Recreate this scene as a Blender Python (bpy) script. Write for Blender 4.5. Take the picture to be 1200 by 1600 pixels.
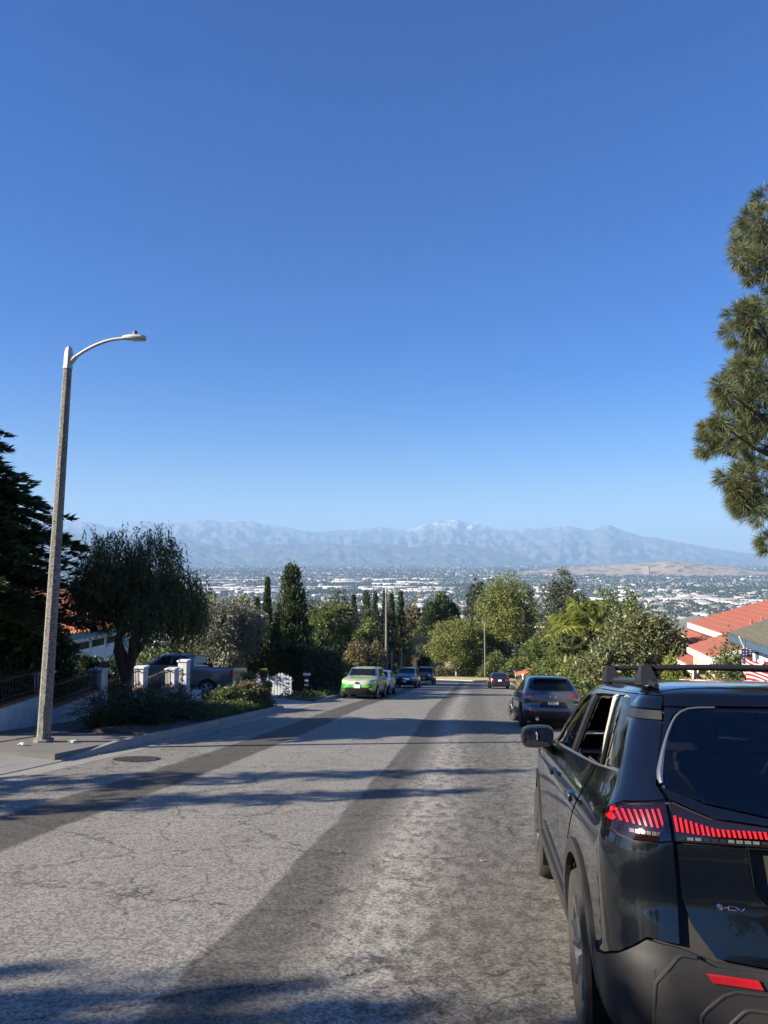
import bpy, bmesh, math, random
import numpy as np
from mathutils import Vector, Matrix, Quaternion
from mathutils.geometry import delaunay_2d_cdt

for _o in list(bpy.data.objects): bpy.data.objects.remove(_o)
SC = bpy.context.scene
COL = SC.collection
R = math.radians

# ------------------------------------------------------------------ camera
F, CAMH, SLOPE = 1130.0, 1.70, 0.152          # focal length in photo pixels, eye height, street gradient
PITCH, YAW = math.atan(70 / F), R(8.363)
cam_d = bpy.data.cameras.new('camera'); cam = bpy.data.objects.new('camera', cam_d); COL.objects.link(cam)
cam_d.sensor_fit = 'VERTICAL'; cam_d.sensor_height = 36; cam_d.lens = 36 * F / 1600
cam_d.clip_start = 0.05; cam_d.clip_end = 200000
cam.location = (0, 0, CAMH); cam.rotation_euler = (math.pi / 2 + PITCH, 0, YAW)
SC.camera = cam
# ------------------------------------------------------------------ light
SUN_EL = R(25); SUN_H = (-0.890, -0.456)      # horizontal direction towards the sun
W = bpy.data.worlds.new('World'); SC.world = W; W.use_nodes = True
nt = W.node_tree; nt.nodes.clear()
sky = nt.nodes.new('ShaderNodeTexSky'); sky.sky_type = 'NISHITA'; sky.sun_disc = False
sky.sun_elevation = SUN_EL; sky.sun_rotation = math.atan2(SUN_H[0], SUN_H[1])
sky.altitude = 250; sky.air_density = 1.0; sky.dust_density = 0.75; sky.ozone_density = 5.0
bg = nt.nodes.new('ShaderNodeBackground'); bg.inputs[1].default_value = 0.054
ow = nt.nodes.new('ShaderNodeOutputWorld')
hs = nt.nodes.new('ShaderNodeHueSaturation'); hs.inputs['Saturation'].default_value = 1.40; hs.inputs['Hue'].default_value = .5185
nt.links.new(sky.outputs[0], hs.inputs['Color']); nt.links.new(hs.outputs[0], bg.inputs[0]); nt.links.new(bg.outputs[0], ow.inputs[0])
sd = bpy.data.lights.new('sun', 'SUN'); sun = bpy.data.objects.new('sun', sd); COL.objects.link(sun)
sd.energy = 5.0; sd.angle = R(0.53); sd.color = (1.0, 0.905, 0.75)
sun.rotation_euler = Vector((-SUN_H[0] * math.cos(SUN_EL), -SUN_H[1] * math.cos(SUN_EL), -math.sin(SUN_EL))).to_track_quat('-Z', 'Y').to_euler()
sun.location = (-60, -30, 60)
SC.view_settings.view_transform = 'Standard'; SC.view_settings.look = 'None'
SC.view_settings.exposure = 1.55; SC.view_settings.gamma = 1.0; SC.view_settings.use_curve_mapping = False
SC.render.engine = 'CYCLES'
SC.cycles.max_bounces = 6; SC.cycles.diffuse_bounces = 3; SC.cycles.glossy_bounces = 3; SC.cycles.transmission_bounces = 4
SC.cycles.transparent_max_bounces = 12; SC.cycles.volume_bounces = 0
SC.cycles.caustics_reflective = False; SC.cycles.caustics_refractive = False
SC.cycles.use_denoising = True; SC.cycles.sample_clamp_indirect = 6

# ------------------------------------------------------------------ photo pixel -> world (used to measure where things stand)
CP, SP, CT, ST = math.cos(YAW), math.sin(YAW), math.cos(PITCH), math.sin(PITCH)
def ray(px, py):
    x, y = (px - 600) / F, (800 - py) / F
    f, u = CT - y * ST, ST + y * CT
    return x * CP - f * SP, x * SP + f * CP, u
def on_street(px, py, dz=0.0):
    a, b, c = ray(px, py); t = (CAMH - dz) / (-c - SLOPE * b); return Vector((a * t, b * t, CAMH + c * t))
def at(px, py, Y):
    a, b, c = ray(px, py); t = Y / b; return Vector((a * t, Y, CAMH + c * t))
def zg(X, Y): return -SLOPE * Y

# ------------------------------------------------------------------ helpers
def tag(o, label, cat, group=None, kind=None):
    if label: o['label'] = label
    if cat: o['category'] = cat
    if group: o['group'] = group
    if kind: o['kind'] = kind
    return o
def link(name, me, parent=None, mat=None):
    o = bpy.data.objects.new(name, me); COL.objects.link(o)
    if parent is not None: o.parent = parent
    if mat is not None and me is not None and len(me.materials) == 0: me.materials.append(mat)
    return o
def thing(name, label, cat, loc=(0, 0, 0), rot=(0, 0, 0), group=None):
    o = link(name, None); o.location = loc; o.rotation_euler = rot; o.empty_display_size = 0.2
    return tag(o, label, cat, group)
def copy_tree(o, parent=None):
    c = o.copy(); COL.objects.link(c); c.parent = parent
    for ch in list(o.children): copy_tree(ch, c)
    return c
def np_mesh(name, V, Fq, smooth=False, fattr=None):
    me = bpy.data.meshes.new(name)
    V = np.asarray(V, np.float32); Fq = np.asarray(Fq, np.int32)
    n, k = Fq.shape
    me.vertices.add(len(V)); me.vertices.foreach_set('co', V.ravel())
    me.loops.add(n * k); me.loops.foreach_set('vertex_index', Fq.ravel())
    me.polygons.add(n); me.polygons.foreach_set('loop_start', np.arange(0, n * k, k, dtype=np.int32))
    me.polygons.foreach_set('loop_total', np.full(n, k, np.int32))
    if smooth: me.polygons.foreach_set('use_smooth', np.ones(n, bool))
    if fattr is not None:
        a = me.attributes.new('tint', 'FLOAT', 'FACE'); a.data.foreach_set('value', np.asarray(fattr, np.float32))
    me.update(calc_edges=True); me.validate()
    return me
class MB:
    def __init__(s): s.v = []; s.f = []
    def add(s, V, Fs):
        n = len(s.v); s.v += [tuple(v) for v in V]; s.f += [tuple(i + n for i in f) for f in Fs]; return s
    def box(s, c, d, rz=0.0, bev=0.0, M=None):
        c = Vector(c); hx, hy, hz = d[0] / 2, d[1] / 2, d[2] / 2
        if bev > 0:
            b = min(bev, hx * .9, hy * .9, hz * .9)
            V = []; Fs = []
            for sz, e in ((-hz, b), (-hz + b, 0), (hz - b, 0), (hz, b)):
                X, Y = hx - e, hy - e; k = b * .6 if e == 0 else 0
                V += [(-X + k, -Y, sz), (X - k, -Y, sz), (X, -Y + k, sz), (X, Y - k, sz), (X - k, Y, sz), (-X + k, Y, sz), (-X, Y - k, sz), (-X, -Y + k, sz)]
            for r in range(3):
                for i in range(8): Fs.append((r * 8 + i, r * 8 + (i + 1) % 8, r * 8 + 8 + (i + 1) % 8, r * 8 + 8 + i))
            Fs.append(tuple(range(7, -1, -1))); Fs.append(tuple(range(24, 32)))
        else:
            V = [(x, y, z) for z in (-hz, hz) for x, y in ((-hx, -hy), (hx, -hy), (hx, hy), (-hx, hy))]
            Fs = [(3, 2, 1, 0), (4, 5, 6, 7), (0, 1, 5, 4), (1, 2, 6, 5), (2, 3, 7, 6), (3, 0, 4, 7)]
        cz, sz_ = math.cos(rz), math.sin(rz)
        V = [Vector((x * cz - y * sz_, x * sz_ + y * cz, z)) + c for x, y, z in V]
        if M is not None: V = [M @ v for v in V]
        return s.add(V, Fs)
    def tube(s, P, rad, n=8, cap=True, twist=0.0):
        P = [Vector(p) for p in P]
        if not hasattr(rad, '__len__'): rad = [rad] * len(P)
        V = []; Fs = []; ref = None
        for i, p in enumerate(P):
            d = (P[min(i + 1, len(P) - 1)] - P[max(i - 1, 0)]).normalized()
            if ref is None:
                ref = Vector((1, 0, 0)) if abs(d.x) < .8 else Vector((0, 1, 0))
            a = (ref - d * ref.dot(d)).normalized(); b = d.cross(a); ref = a
            for k in range(n):
                t = 2 * math.pi * k / n + twist; V.append(p + (a * math.cos(t) + b * math.sin(t)) * rad[i])
        for i in range(len(P) - 1):
            for k in range(n): Fs.append((i * n + k, i * n + (k + 1) % n, i * n + n + (k + 1) % n, i * n + n + k))
        if cap: Fs.append(tuple(range(n - 1, -1, -1))); Fs.append(tuple(range((len(P) - 1) * n, len(P) * n)))
        return s.add(V, Fs)
    def lathe(s, prof, n=20, M=None):
        V = []; Fs = []
        for r, z in prof:
            for k in range(n):
                t = 2 * math.pi * k / n; V.append(Vector((r * math.cos(t), r * math.sin(t), z)))
        for i in range(len(prof) - 1):
            for k in range(n): Fs.append((i * n + k, i * n + (k + 1) % n, i * n + n + (k + 1) % n, i * n + n + k))
        Fs.append(tuple(range(n - 1, -1, -1))); Fs.append(tuple(range((len(prof) - 1) * n, len(prof) * n)))
        if M is not None: V = [M @ v for v in V]
        return s.add(V, Fs)
    def prism(s, pts, thick):              # pts: 3D polygon, extruded along its normal
        P = [Vector(p) for p in pts]; nrm = Vector((0, 0, 0))
        for i in range(len(P)): nrm += P[i].cross(P[(i + 1) % len(P)])
        nrm.normalize(); n = len(P)
        V = P + [p - nrm * thick for p in P]
        Fs = [tuple(range(n)), tuple(range(2 * n - 1, n - 1, -1))] + [(i, n + i, n + (i + 1) % n, (i + 1) % n) for i in range(n)]
        return s.add(V, Fs)
    def mesh(s, name, smooth=False):
        me = bpy.data.meshes.new(name); me.from_pydata([tuple(v) for v in s.v], [], s.f); me.update()
        if smooth:
            me.polygons.foreach_set('use_smooth', [True] * len(me.polygons))
            if smooth != 'all': me.set_sharp_from_angle(angle=R(38))
        return me
    def build(s, name, mat, parent=None, smooth=False):
        me = s.mesh(name, smooth); me.materials.append(mat); return link(name, me, parent)

# ------------------------------------------------------------------ materials
class NT:
    def __init__(s, name):
        s.m = bpy.data.materials.new(name); s.m.use_nodes = True; s.t = s.m.node_tree; s.t.nodes.clear()
        s.out = s.n('ShaderNodeOutputMaterial')
    def n(s, typ, **k):
        q = s.t.nodes.new(typ)
        for a, b in k.items(): setattr(q, a, b)
        return q
    def set(s, sock, v):
        if isinstance(v, bpy.types.NodeSocket): s.t.links.new(v, sock)
        else:
            if sock.type == 'RGBA' and len(v) == 3: v = (*v, 1)
            sock.default_value = v
    def coord(s, kind='Object'): return s.n('ShaderNodeTexCoord').outputs[kind]
    def mapping(s, vec, scale=(1, 1, 1), loc=(0, 0, 0)):
        q = s.n('ShaderNodeMapping'); s.set(q.inputs[0], vec); q.inputs['Scale'].default_value = scale; q.inputs['Location'].default_value = loc; return q.outputs[0]
    def noise(s, vec, scale, detail=4, rough=.55, dist=0.0, col=False):
        q = s.n('ShaderNodeTexNoise'); s.set(q.inputs['Vector'], vec); q.inputs['Scale'].default_value = scale
        q.inputs['Detail'].default_value = detail; q.inputs['Roughness'].default_value = rough; q.inputs['Distortion'].default_value = dist
        return q.outputs['Color' if col else 'Fac']
    def voro(s, vec, scale, feature='F1', out='Distance', rnd=1.0):
        q = s.n('ShaderNodeTexVoronoi', feature=feature); s.set(q.inputs['Vector'], vec); q.inputs['Scale'].default_value = scale
        q.inputs['Randomness'].default_value = rnd; return q.outputs[out]
    def math(s, op, a, b=0.0, clamp=False):
        q = s.n('ShaderNodeMath', operation=op, use_clamp=clamp); s.set(q.inputs[0], a); s.set(q.inputs[1], b); return q.outputs[0]
    def ramp(s, fac, stops, interp='LINEAR'):
        q = s.n('ShaderNodeValToRGB'); q.color_ramp.interpolation = interp; e = q.color_ramp.elements
        while len(e) < len(stops): e.new(.5)
        for i, (p, c) in enumerate(stops):
            e[i].position = p; e[i].color = (c, c, c, 1) if isinstance(c, (int, float)) else (*c[:3], 1)
        s.set(q.inputs[0], fac); return q.outputs[0]
    def mix(s, fac, a, b, mode='MIX'):
        q = s.n('ShaderNodeMix', data_type='RGBA', blend_type=mode); s.set(q.inputs[0], fac); s.set(q.inputs[6], a); s.set(q.inputs[7], b); return q.outputs[2]
    def sep(s, vec):
        q = s.n('ShaderNodeSeparateXYZ'); s.set(q.inputs[0], vec); return q.outputs
    def bump(s, h, strength=.3, dist=.01):
        q = s.n('ShaderNodeBump'); s.set(q.inputs['Height'], h); q.inputs['Strength'].default_value = strength; q.inputs['Distance'].default_value = dist; return q.outputs[0]
    def bsdf(s, col, rough=.6, metal=0.0, normal=None, spec=.5, coat=0.0, **k):
        q = s.n('ShaderNodeBsdfPrincipled'); s.set(q.inputs['Base Color'], col); s.set(q.inputs['Roughness'], rough); s.set(q.inputs['Metallic'], metal)
        q.inputs['Specular IOR Level'].default_value = spec; q.inputs['Coat Weight'].default_value = coat; q.inputs['Coat Roughness'].default_value = .02
        if normal is not None: s.set(q.inputs['Normal'], normal)
        for a, b in k.items(): s.set(q.inputs[a], b)
        return q.outputs[0]
    def done(s, sh): s.t.links.new(sh, s.out.inputs[0]); return s.m
def rnd_obj(t): return t.n('ShaderNodeObjectInfo').outputs['Random']
def plain(name, col, rough=.6, var=.12, scale=6.0, bump=0.0, metal=0.0, spec=.5, coat=0.0, bscale=None):
    t = NT(name); c = t.coord(); f = t.noise(c, scale, 5, .6)
    a = tuple(x * (1 - var) for x in col); b = tuple(min(1, x * (1 + var)) for x in col)
    nm = t.bump(t.noise(c, bscale or scale * 6, 5, .65), bump, .01) if bump else None
    return t.done(t.bsdf(t.mix(t.ramp(f, [(.3, 0.), (.7, 1.)]), a, b), rough, metal, nm, spec, coat))
def leafmat(name, dark, light, rough=.45, trans=.25, spec=.35):
    t = NT(name); a = t.n('ShaderNodeAttribute', attribute_name='tint').outputs['Fac']
    f = t.math('ADD', t.math('MULTIPLY', a, .75), t.math('MULTIPLY', t.noise(t.coord(), .7, 2), .35), True)
    col = t.mix(f, dark, light)
    p = t.bsdf(col, rough, spec=spec)
    tr = t.n('ShaderNodeBsdfTranslucent'); t.set(tr.inputs[0], t.mix(.5, col, light))
    mx = t.n('ShaderNodeMixShader'); mx.inputs[0].default_value = trans; t.t.links.new(p, mx.inputs[1]); t.t.links.new(tr.outputs[0], mx.inputs[2])
    return t.done(mx.outputs[0])
def barkmat(name, a, b):
    t = NT(name); c = t.coord(); v = t.mapping(c, (6, 6, 1.2)); f = t.noise(v, 3, 6, .7)
    return t.done(t.bsdf(t.mix(f, a, b), .9, normal=t.bump(f, .7, .03), spec=.2))
# ================================================================== the large setting: hillside, valley, mountains
rng = np.random.default_rng(7)
VALLEY_Z = -190.0
def ground_z(X, Y):
    z = -SLOPE * Y
    k = 12.0                                                   # soft join of the slope and the valley floor
    return VALLEY_Z + k * np.log1p(np.exp(np.clip((z - VALLEY_Z) / k, -50, 50))) if np.ndim(Y) else VALLEY_Z + k * math.log1p(math.exp(max(-50, min(50, (z - VALLEY_Z) / k))))
def vnoise(x, y, seed=0):
    xi, yi = np.floor(x).astype(np.int64), np.floor(y).astype(np.int64); xf, yf = x - xi, y - yi
    def h(a, b):
        n = (a * 374761393 + b * 668265263 + seed * 974711) & 0x7fffffff; n = ((n ^ (n >> 13)) * 1274126177) & 0x7fffffff
        return ((n ^ (n >> 16)) & 0xffff) / 65535.0
    u, v = xf * xf * (3 - 2 * xf), yf * yf * (3 - 2 * yf)
    return (h(xi, yi) * (1 - u) + h(xi + 1, yi) * u) * (1 - v) + (h(xi, yi + 1) * (1 - u) + h(xi + 1, yi + 1) * u) * v
def fbm(x, y, o=5, seed=0, ridged=False):
    s = 0; a = .5; tot = 0
    for i in range(o):
        n = vnoise(x * 2 ** i + 17.3 * i, y * 2 ** i - 9.1 * i, seed + i)
        if ridged: n = 1 - np.abs(2 * n - 1)
        s = s + a * n; tot += a; a *= .52
    return s / tot
def grid_faces(nu, nv):
    i = np.arange(nu - 1)[:, None] * nv + np.arange(nv - 1)[None, :]
    return np.stack([i, i + nv, i + nv + 1, i + 1], -1).reshape(-1, 4)

# ground: one sheet from behind the camera to the foot of the mountains
xs = np.concatenate([-np.geomspace(40, 26000, 40)[::-1], np.linspace(-38, 38, 20), np.geomspace(40, 26000, 40)])
ys = np.concatenate([np.linspace(-400, -20, 8), np.linspace(-10, 300, 63), np.geomspace(310, 30000, 90)])
GX, GY = np.meshgrid(xs, ys, indexing='ij'); GZ = ground_z(GX, GY) - 0.10
GZ = GZ - np.clip((GX - 6.5) / 5, 0, 1) * .55 * np.clip((Y0 := GY) / 5, 0, 1) * (GY < 600)
t = NT('earth'); c = t.coord(); sx = t.sep(c)
far = t.ramp(t.math('DIVIDE', sx[1], 3000.0, True), [(.3, 0.), (.45, 1.)])
near = t.mix(t.noise(c, .8, 6, .65), (.10, .085, .055), (.20, .165, .10))
city = t.mix(t.ramp(t.noise(c, .006, 8, .72), [(.40, 0.), (.60, 1.)]), (.045, .06, .035), (.24, .23, .21))
city = t.mix(t.ramp(t.noise(c, .05, 4, .7), [(.5, 0.), (.72, 1.)]), city, (.36, .35, .33))
ground = link('ground', np_mesh('ground', np.stack([GX, GY, GZ], -1).reshape(-1, 3), grid_faces(*GX.shape), True), None, t.done(t.bsdf(t.mix(far, near, city), .95, spec=.1)))
tag(ground, None, None, kind='structure')

# mountains: measured skyline (photo pixel column -> row) turned into ridge heights at their distance
def ridge_heights(table, az, dist):
    px = np.array([p[0] for p in table], float); py = np.array([p[1] for p in table], float)
    el = []; a2 = []
    for x, y in zip(px, py):
        a, b, c_ = ray(x, y); a2.append(math.atan2(a, b)); el.append(c_ / math.hypot(a, b))
    return np.interp(az, a2, el) * dist + CAMH
main_t = [(-300, 830), (-100, 822), (20, 818), (100, 816), (130, 815), (150, 817), (165, 823), (185, 825), (200, 818), (225, 813), (245, 817), (262, 818), (290, 815), (320, 811), (345, 815), (365, 815), (388, 813), (415, 820), (440, 822), (470, 829), (490, 832), (520, 829), (560, 828), (597, 822), (612, 827), (640, 826), (660, 820), (680, 817), (700, 813), (715, 812), (730, 817), (750, 818), (770, 825), (790, 829), (805, 828), (820, 825), (835, 827), (850, 824), (862, 824), (884, 819), (905, 826), (925, 829), (940, 822), (952, 820), (970, 828), (1000, 837), (1040, 843), (1100, 854), (1150, 862), (1200, 867), (1300, 872), (1500, 876)]
front_t = [(-300, 832), (0, 830), (100, 832), (200, 836), (250, 840), (290, 843), (320, 849), (350, 857), (375, 860), (400, 852), (430, 850), (460, 852), (500, 847), (540, 852), (560, 848), (600, 850), (640, 855), (680, 850), (720, 851), (760, 858), (800, 866), (830, 875), (860, 880), (1000, 884), (1500, 884)]
def rock(name, a, b, pale, lo, hi, peak=None):
    t = NT(name); c = t.coord(); z = t.sep(c)[2]
    f = t.noise(t.mapping(c, (.0016, .0016, .004)), 1, 8, .65)
    m = t.math('MULTIPLY', t.ramp(t.math('DIVIDE', t.math('SUBTRACT', z, lo), hi - lo, True), [(.3, 0.), (1, 1.)]), t.ramp(t.noise(t.mapping(c, (.0032, .0012, .0006)), 1, 7, .7), [(.44, 0.), (.55, 1.)]))
    if peak:
        ds = t.n('ShaderNodeVectorMath', operation='DISTANCE'); t.set(ds.inputs[0], c); ds.inputs[1].default_value = peak
        m = t.math('MULTIPLY', m, t.ramp(t.math('DIVIDE', ds.outputs['Value'], 9000.0), [(.22, 1.), (.5, .25)]))
    g = t.ramp(t.noise(t.mapping(c, (.0045, .0045, .0015)), 1, 6, .7), [(.42, 0.), (.58, 1.)])
    k = t.mix(t.math('MULTIPLY', g, .35), t.mix(t.ramp(f, [(.38, 0.), (.62, 1.)]), a, b), tuple(x * .35 for x in a))
    return t.done(t.bsdf(t.mix(m, k, pale), .95, spec=.1))
def mountain(name, table, dist, depth, mat, seed, rough, n_az=520, n_r=60):
    az = np.linspace(R(-48), R(42), n_az); tt = np.concatenate([np.linspace(0, 1, n_r), [1.1, 1.3]])
    A, T = np.meshgrid(az, tt, indexing='ij'); H = ridge_heights(table, A, dist)
    rr = dist - depth * (1 - T) + 400 * (fbm(A * 20, T * 0, 3, seed) - .5)
    X, Y = rr * np.sin(A), rr * np.cos(A)
    n = fbm(A * 60, T * 5 + A * 9, 6, seed, True)
    n2 = fbm(A * 190, T * 9, 4, seed + 9, True)
    shape = np.clip(T, 0, 1) ** 1.35
    Z = VALLEY_Z - 30 + (H - VALLEY_Z + 30) * (shape + rough * (n - .62) * np.clip(T * (1.02 - T) * 4, 0, 1) + rough * .22 * (n2 - .6) * np.clip(T * 3, 0, 1) * np.clip((1.0 - T) * 8, 0.0, 1))
    jag = (fbm(A * 300, T * 0, 4, seed + 5, True) - .6) * 38 * (T > .93)
    Z = Z + jag
    Z = np.where(T > 1.01, VALLEY_Z + (H - VALLEY_Z) * (1.35 - T) / .4, Z)
    return tag(link(name, np_mesh(name, np.stack([X, Y, Z], -1).reshape(-1, 3), grid_faces(*A.shape)[:, ::-1], True), None, mat), None, None, kind='structure')
mountain('mountains', main_t, 26000, 8200, rock('mountain rock', (.05, .055, .05), (.19, .17, .14), (.85, .84, .82), 600, 1330, tuple(v * 26000 for v in (lambda q: (q[0] / math.hypot(q[0], q[1]), q[1] / math.hypot(q[0], q[1]), .05))(ray(718, 812)))), 3, .5)
mountain('foothills', front_t, 18600, 2600, rock('foothill scrub', (.04, .05, .035), (.13, .115, .085), (.30, .27, .22), 300, 900), 11, .45)

# the bare brown hill on the valley floor, right of the street
a0, b0, _ = ray(985, 870); hd = 8600; hc = Vector((a0, b0, 0)).normalized() * hd
hx = np.linspace(-1900, 1900, 150); hy = np.linspace(-1000, 1000, 70); HX, HY = np.meshgrid(hx, hy, indexing='ij')
prof = np.interp(HX, [-1900, -1250, -900, -500, -150, 350, 560, 900, 1250, 1900], [0, 14, 66, 84, 108, 136, 130, 100, 48, 0])
HZ = VALLEY_Z - 3 + prof * np.exp(-(HY / 520) ** 2) * (.72 + .45 * fbm(HX / 420, HY / 420, 5, 21)) 
yawh = -math.atan2(hc.x, hc.y); ch, sh = math.cos(yawh), math.sin(yawh)
t = NT('dry hillside'); c = t.coord()
dry = t.mix(t.noise(t.mapping(c, (.004, .004, .02)), 1, 7, .7), (.22, .155, .10), (.42, .33, .24))
dry = t.mix(t.ramp(t.noise(c, .009, 6, .7), [(.52, 0.), (.60, 1.)]), dry, (.06, .07, .04))
tag(link('hill', np_mesh('hill', np.stack([hc.x + HX * ch - HY * sh, hc.y + HX * sh + HY * ch, HZ], -1).reshape(-1, 3), grid_faces(*HX.shape), True), None, t.done(t.bsdf(dry, .95, spec=.1))), None, None, kind='structure')

# ------------------------------------------------------------------ the city on the valley floor
def boxes_mesh(name, P, S, rz, tint, roof=None):
    """many boxes with a low hipped top; P base centres, S sizes"""
    n = len(P); c, s = np.cos(rz), np.sin(rz)
    k = np.array([(-1, -1), (1, -1), (1, 1), (-1, 1)], float)
    V = np.zeros((n, 12, 3))
    for lv, (zf, sc) in enumerate(((0, 1), (1, 1), (1.0 if roof is None else roof, .97 if roof is None else .45))):
        x = k[None, :, 0] * S[:, None, 0] / 2 * sc; y = k[None, :, 1] * S[:, None, 1] / 2 * sc
        V[:, lv * 4:lv * 4 + 4, 0] = P[:, None, 0] + x * c[:, None] - y * s[:, None]
        V[:, lv * 4:lv * 4 + 4, 1] = P[:, None, 1] + x * s[:, None] + y * c[:, None]
        V[:, lv * 4:lv * 4 + 4, 2] = P[:, None, 2] + S[:, None, 2] * (zf if lv < 2 else (1.03 if roof is None else roof))
    fb = [[0, 1, 5, 4], [1, 2, 6, 5], [2, 3, 7, 6], [3, 0, 4, 7], [4, 5, 9, 8], [5, 6, 10, 9], [6, 7, 11, 10], [7, 4, 8, 11], [8, 9, 10, 11]]
    Fq = (np.arange(n)[:, None, None] * 12 + np.array(fb)[None]).reshape(-1, 4)
    ft = np.repeat(tint[:, None], 9, 1); ft[:, 4:] = (ft[:, 4:] * 7.13) % 1.0
    return np_mesh(name, V.reshape(-1, 3), Fq, False, ft.reshape(-1))
def blobs_mesh(name, P, S, seed=0):
    """many small rough tree masses"""
    r = np.random.default_rng(seed); n = len(P)
    base = []
    for z, rad, m in ((0.0, .45, 5), (.45, 1.0, 5), (.82, .7, 5)):
        for i in range(m): base.append((rad * math.cos(i * 2 * math.pi / m + z * 2), rad * math.sin(i * 2 * math.pi / m + z * 2), z))
    base.append((0, 0, 1.05)); base = np.array(base)
    V = base[None] * S[:, None, :] * (1 + .35 * (r.random((n, len(base), 1)) - .5)); V = V + P[:, None, :]
    fb = []
    for l in range(2):
        for i in range(5): a, b = l * 5 + i, l * 5 + (i + 1) % 5; fb += [(a, b, b + 5), (a, b + 5, a + 5)]
    for i in range(5): fb.append((10 + i, 10 + (i + 1) % 5, 15))
    Fq = (np.arange(n)[:, None, None] * len(base) + np.array(fb)[None]).reshape(-1, 3)
    return np_mesh(name, V.reshape(-1, 3), Fq, False, np.repeat(r.random(n), len(fb)))
def wedge(n, d0, d1, p0=-60, p1=1300, power=1.0):
    d = d0 * (d1 / d0) ** (rng.random(n) ** power); px = p0 + (p1 - p0) * rng.random(n)
    x = (px - 600) / F; az = np.arctan(x) - YAW
    return np.stack([d * np.sin(az), d * np.cos(az)], -1), d
def tintmat(name, stops, rough=.8):
    t = NT(name); a = t.n('ShaderNodeAttribute', attribute_name='tint').outputs['Fac']
    return t.done(t.bsdf(t.ramp(a, stops, 'CONSTANT'), rough, spec=.25))
HOUSE_M = tintmat('valley house', [(0, (0.320, 0.304, 0.280)), (.16, (0.440, 0.432, 0.416)), (.24, (0.160, 0.144, 0.128)), (.46, (0.264, 0.224, 0.184)), (.60, (0.176, 0.088, 0.064)), (.66, (0.528, 0.520, 0.504)), (.71, (0.128, 0.128, 0.136)), (.88, (0.224, 0.208, 0.192))])
WARE_M = tintmat('warehouse', [(0, (.50, .47, .42)), (.3, (.42, .37, .31)), (.45, (.58, .56, .53)), (.75, (.36, .30, .24)), (.85, (.46, .44, .42))])
VTREE_M = leafmat('valley tree', (.018, .028, .014), (.05, .065, .03), .9, 0.0, .1)
def gz2(P): return ground_z(P[:, 0], P[:, 1]) - .3
# 240 nearest houses as things, the rest as one mass
Pn, _ = wedge(240, 1320, 1750)
variants = []
for i in range(10):
    s = np.array([[11 + 7 * rng.random(), 9 + 4 * rng.random(), 3.2 + 2.6 * rng.random()]])
    me = boxes_mesh('valley_house', np.zeros((1, 3)), s, np.zeros(1), rng.random(1), 1.5); me.materials.append(HOUSE_M); variants.append(me)
for i, (p, z) in enumerate(zip(Pn, gz2(Pn))):
    o = link('valley_house', variants[i % 10]); o.location = (p[0], p[1], z); o.rotation_euler.z = [0.2, .2 + math.pi / 2][i % 2] + .3 * rng.random()
    tag(o, 'small pale-walled house on the near edge of the valley floor', 'house', 'houses on the near edge of the valley floor')
P1, d1 = wedge(15000, 1500, 5200, power=.75); P2, d2 = wedge(12000, 5000, 17000, power=.8)
P = np.concatenate([P1, P2]); d = np.concatenate([d1, d2]); n = len(P)
keep = vnoise(P[:, 0] / 420, P[:, 1] / 420, 5) * .7 + vnoise(P[:, 0] / 150, P[:, 1] / 150, 6) * .3 > .42 + .1 * rng.random(n)
P, d = P[keep], d[keep]; n = len(P)
big = np.where(rng.random(n) < .05, 3.2, 1.0) * np.clip(d / 5500, 1, 2.2)
S = np.stack([(8 + 7 * rng.random(n)) * big, (7 + 4 * rng.random(n)) * big, (3.5 + 2.5 * rng.random(n)) * np.clip(big, 1, 2.2)], -1)
rzs = rng.integers(0, 2, n) * math.pi / 2 + .2 + .15 * rng.standard_normal(n); tn = rng.random(n); lg = S[:, 0] > 38; P3 = np.column_stack([P, gz2(P)])
o = link('city_blocks', boxes_mesh('city_blocks', P3[lg], S[lg], rzs[lg], tn[lg], None), None, WARE_M); tag(o, 'larger flat-roofed buildings scattered among the valley houses', 'city', kind='stuff')
o = link('city_houses', boxes_mesh('city_houses', P3[~lg], S[~lg], rzs[~lg], tn[~lg], 1.45), None, HOUSE_M)
tag(o, 'countless small houses spread over the hazy valley floor', 'city', kind='stuff')
P1, d1 = wedge(40000, 1250, 5200, power=.72); P2, d2 = wedge(20000, 5000, 17300, power=.85)
P = np.concatenate([P1, P2]); d = np.concatenate([d1, d2]); n = len(P)
keep = vnoise(P[:, 0] / 300, P[:, 1] / 300, 15) * .6 + vnoise(P[:, 0] / 90, P[:, 1] / 90, 16) * .4 > .24 + .16 * rng.random(n)
P, d = P[keep], d[keep]; n = len(P); k = (3.0 + 3.5 * rng.random(n)) * np.clip(d / 3500, 1, 3.4)
o = link('valley_woods', blobs_mesh('valley_woods', np.column_stack([P, gz2(P)]), np.stack([k, k, (5 + 7 * rng.random(n)) * np.clip(d / 5000, 1, 2)], -1)), None, VTREE_M)
tag(o, 'dark tree cover between the houses of the valley', 'trees', kind='stuff')
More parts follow.
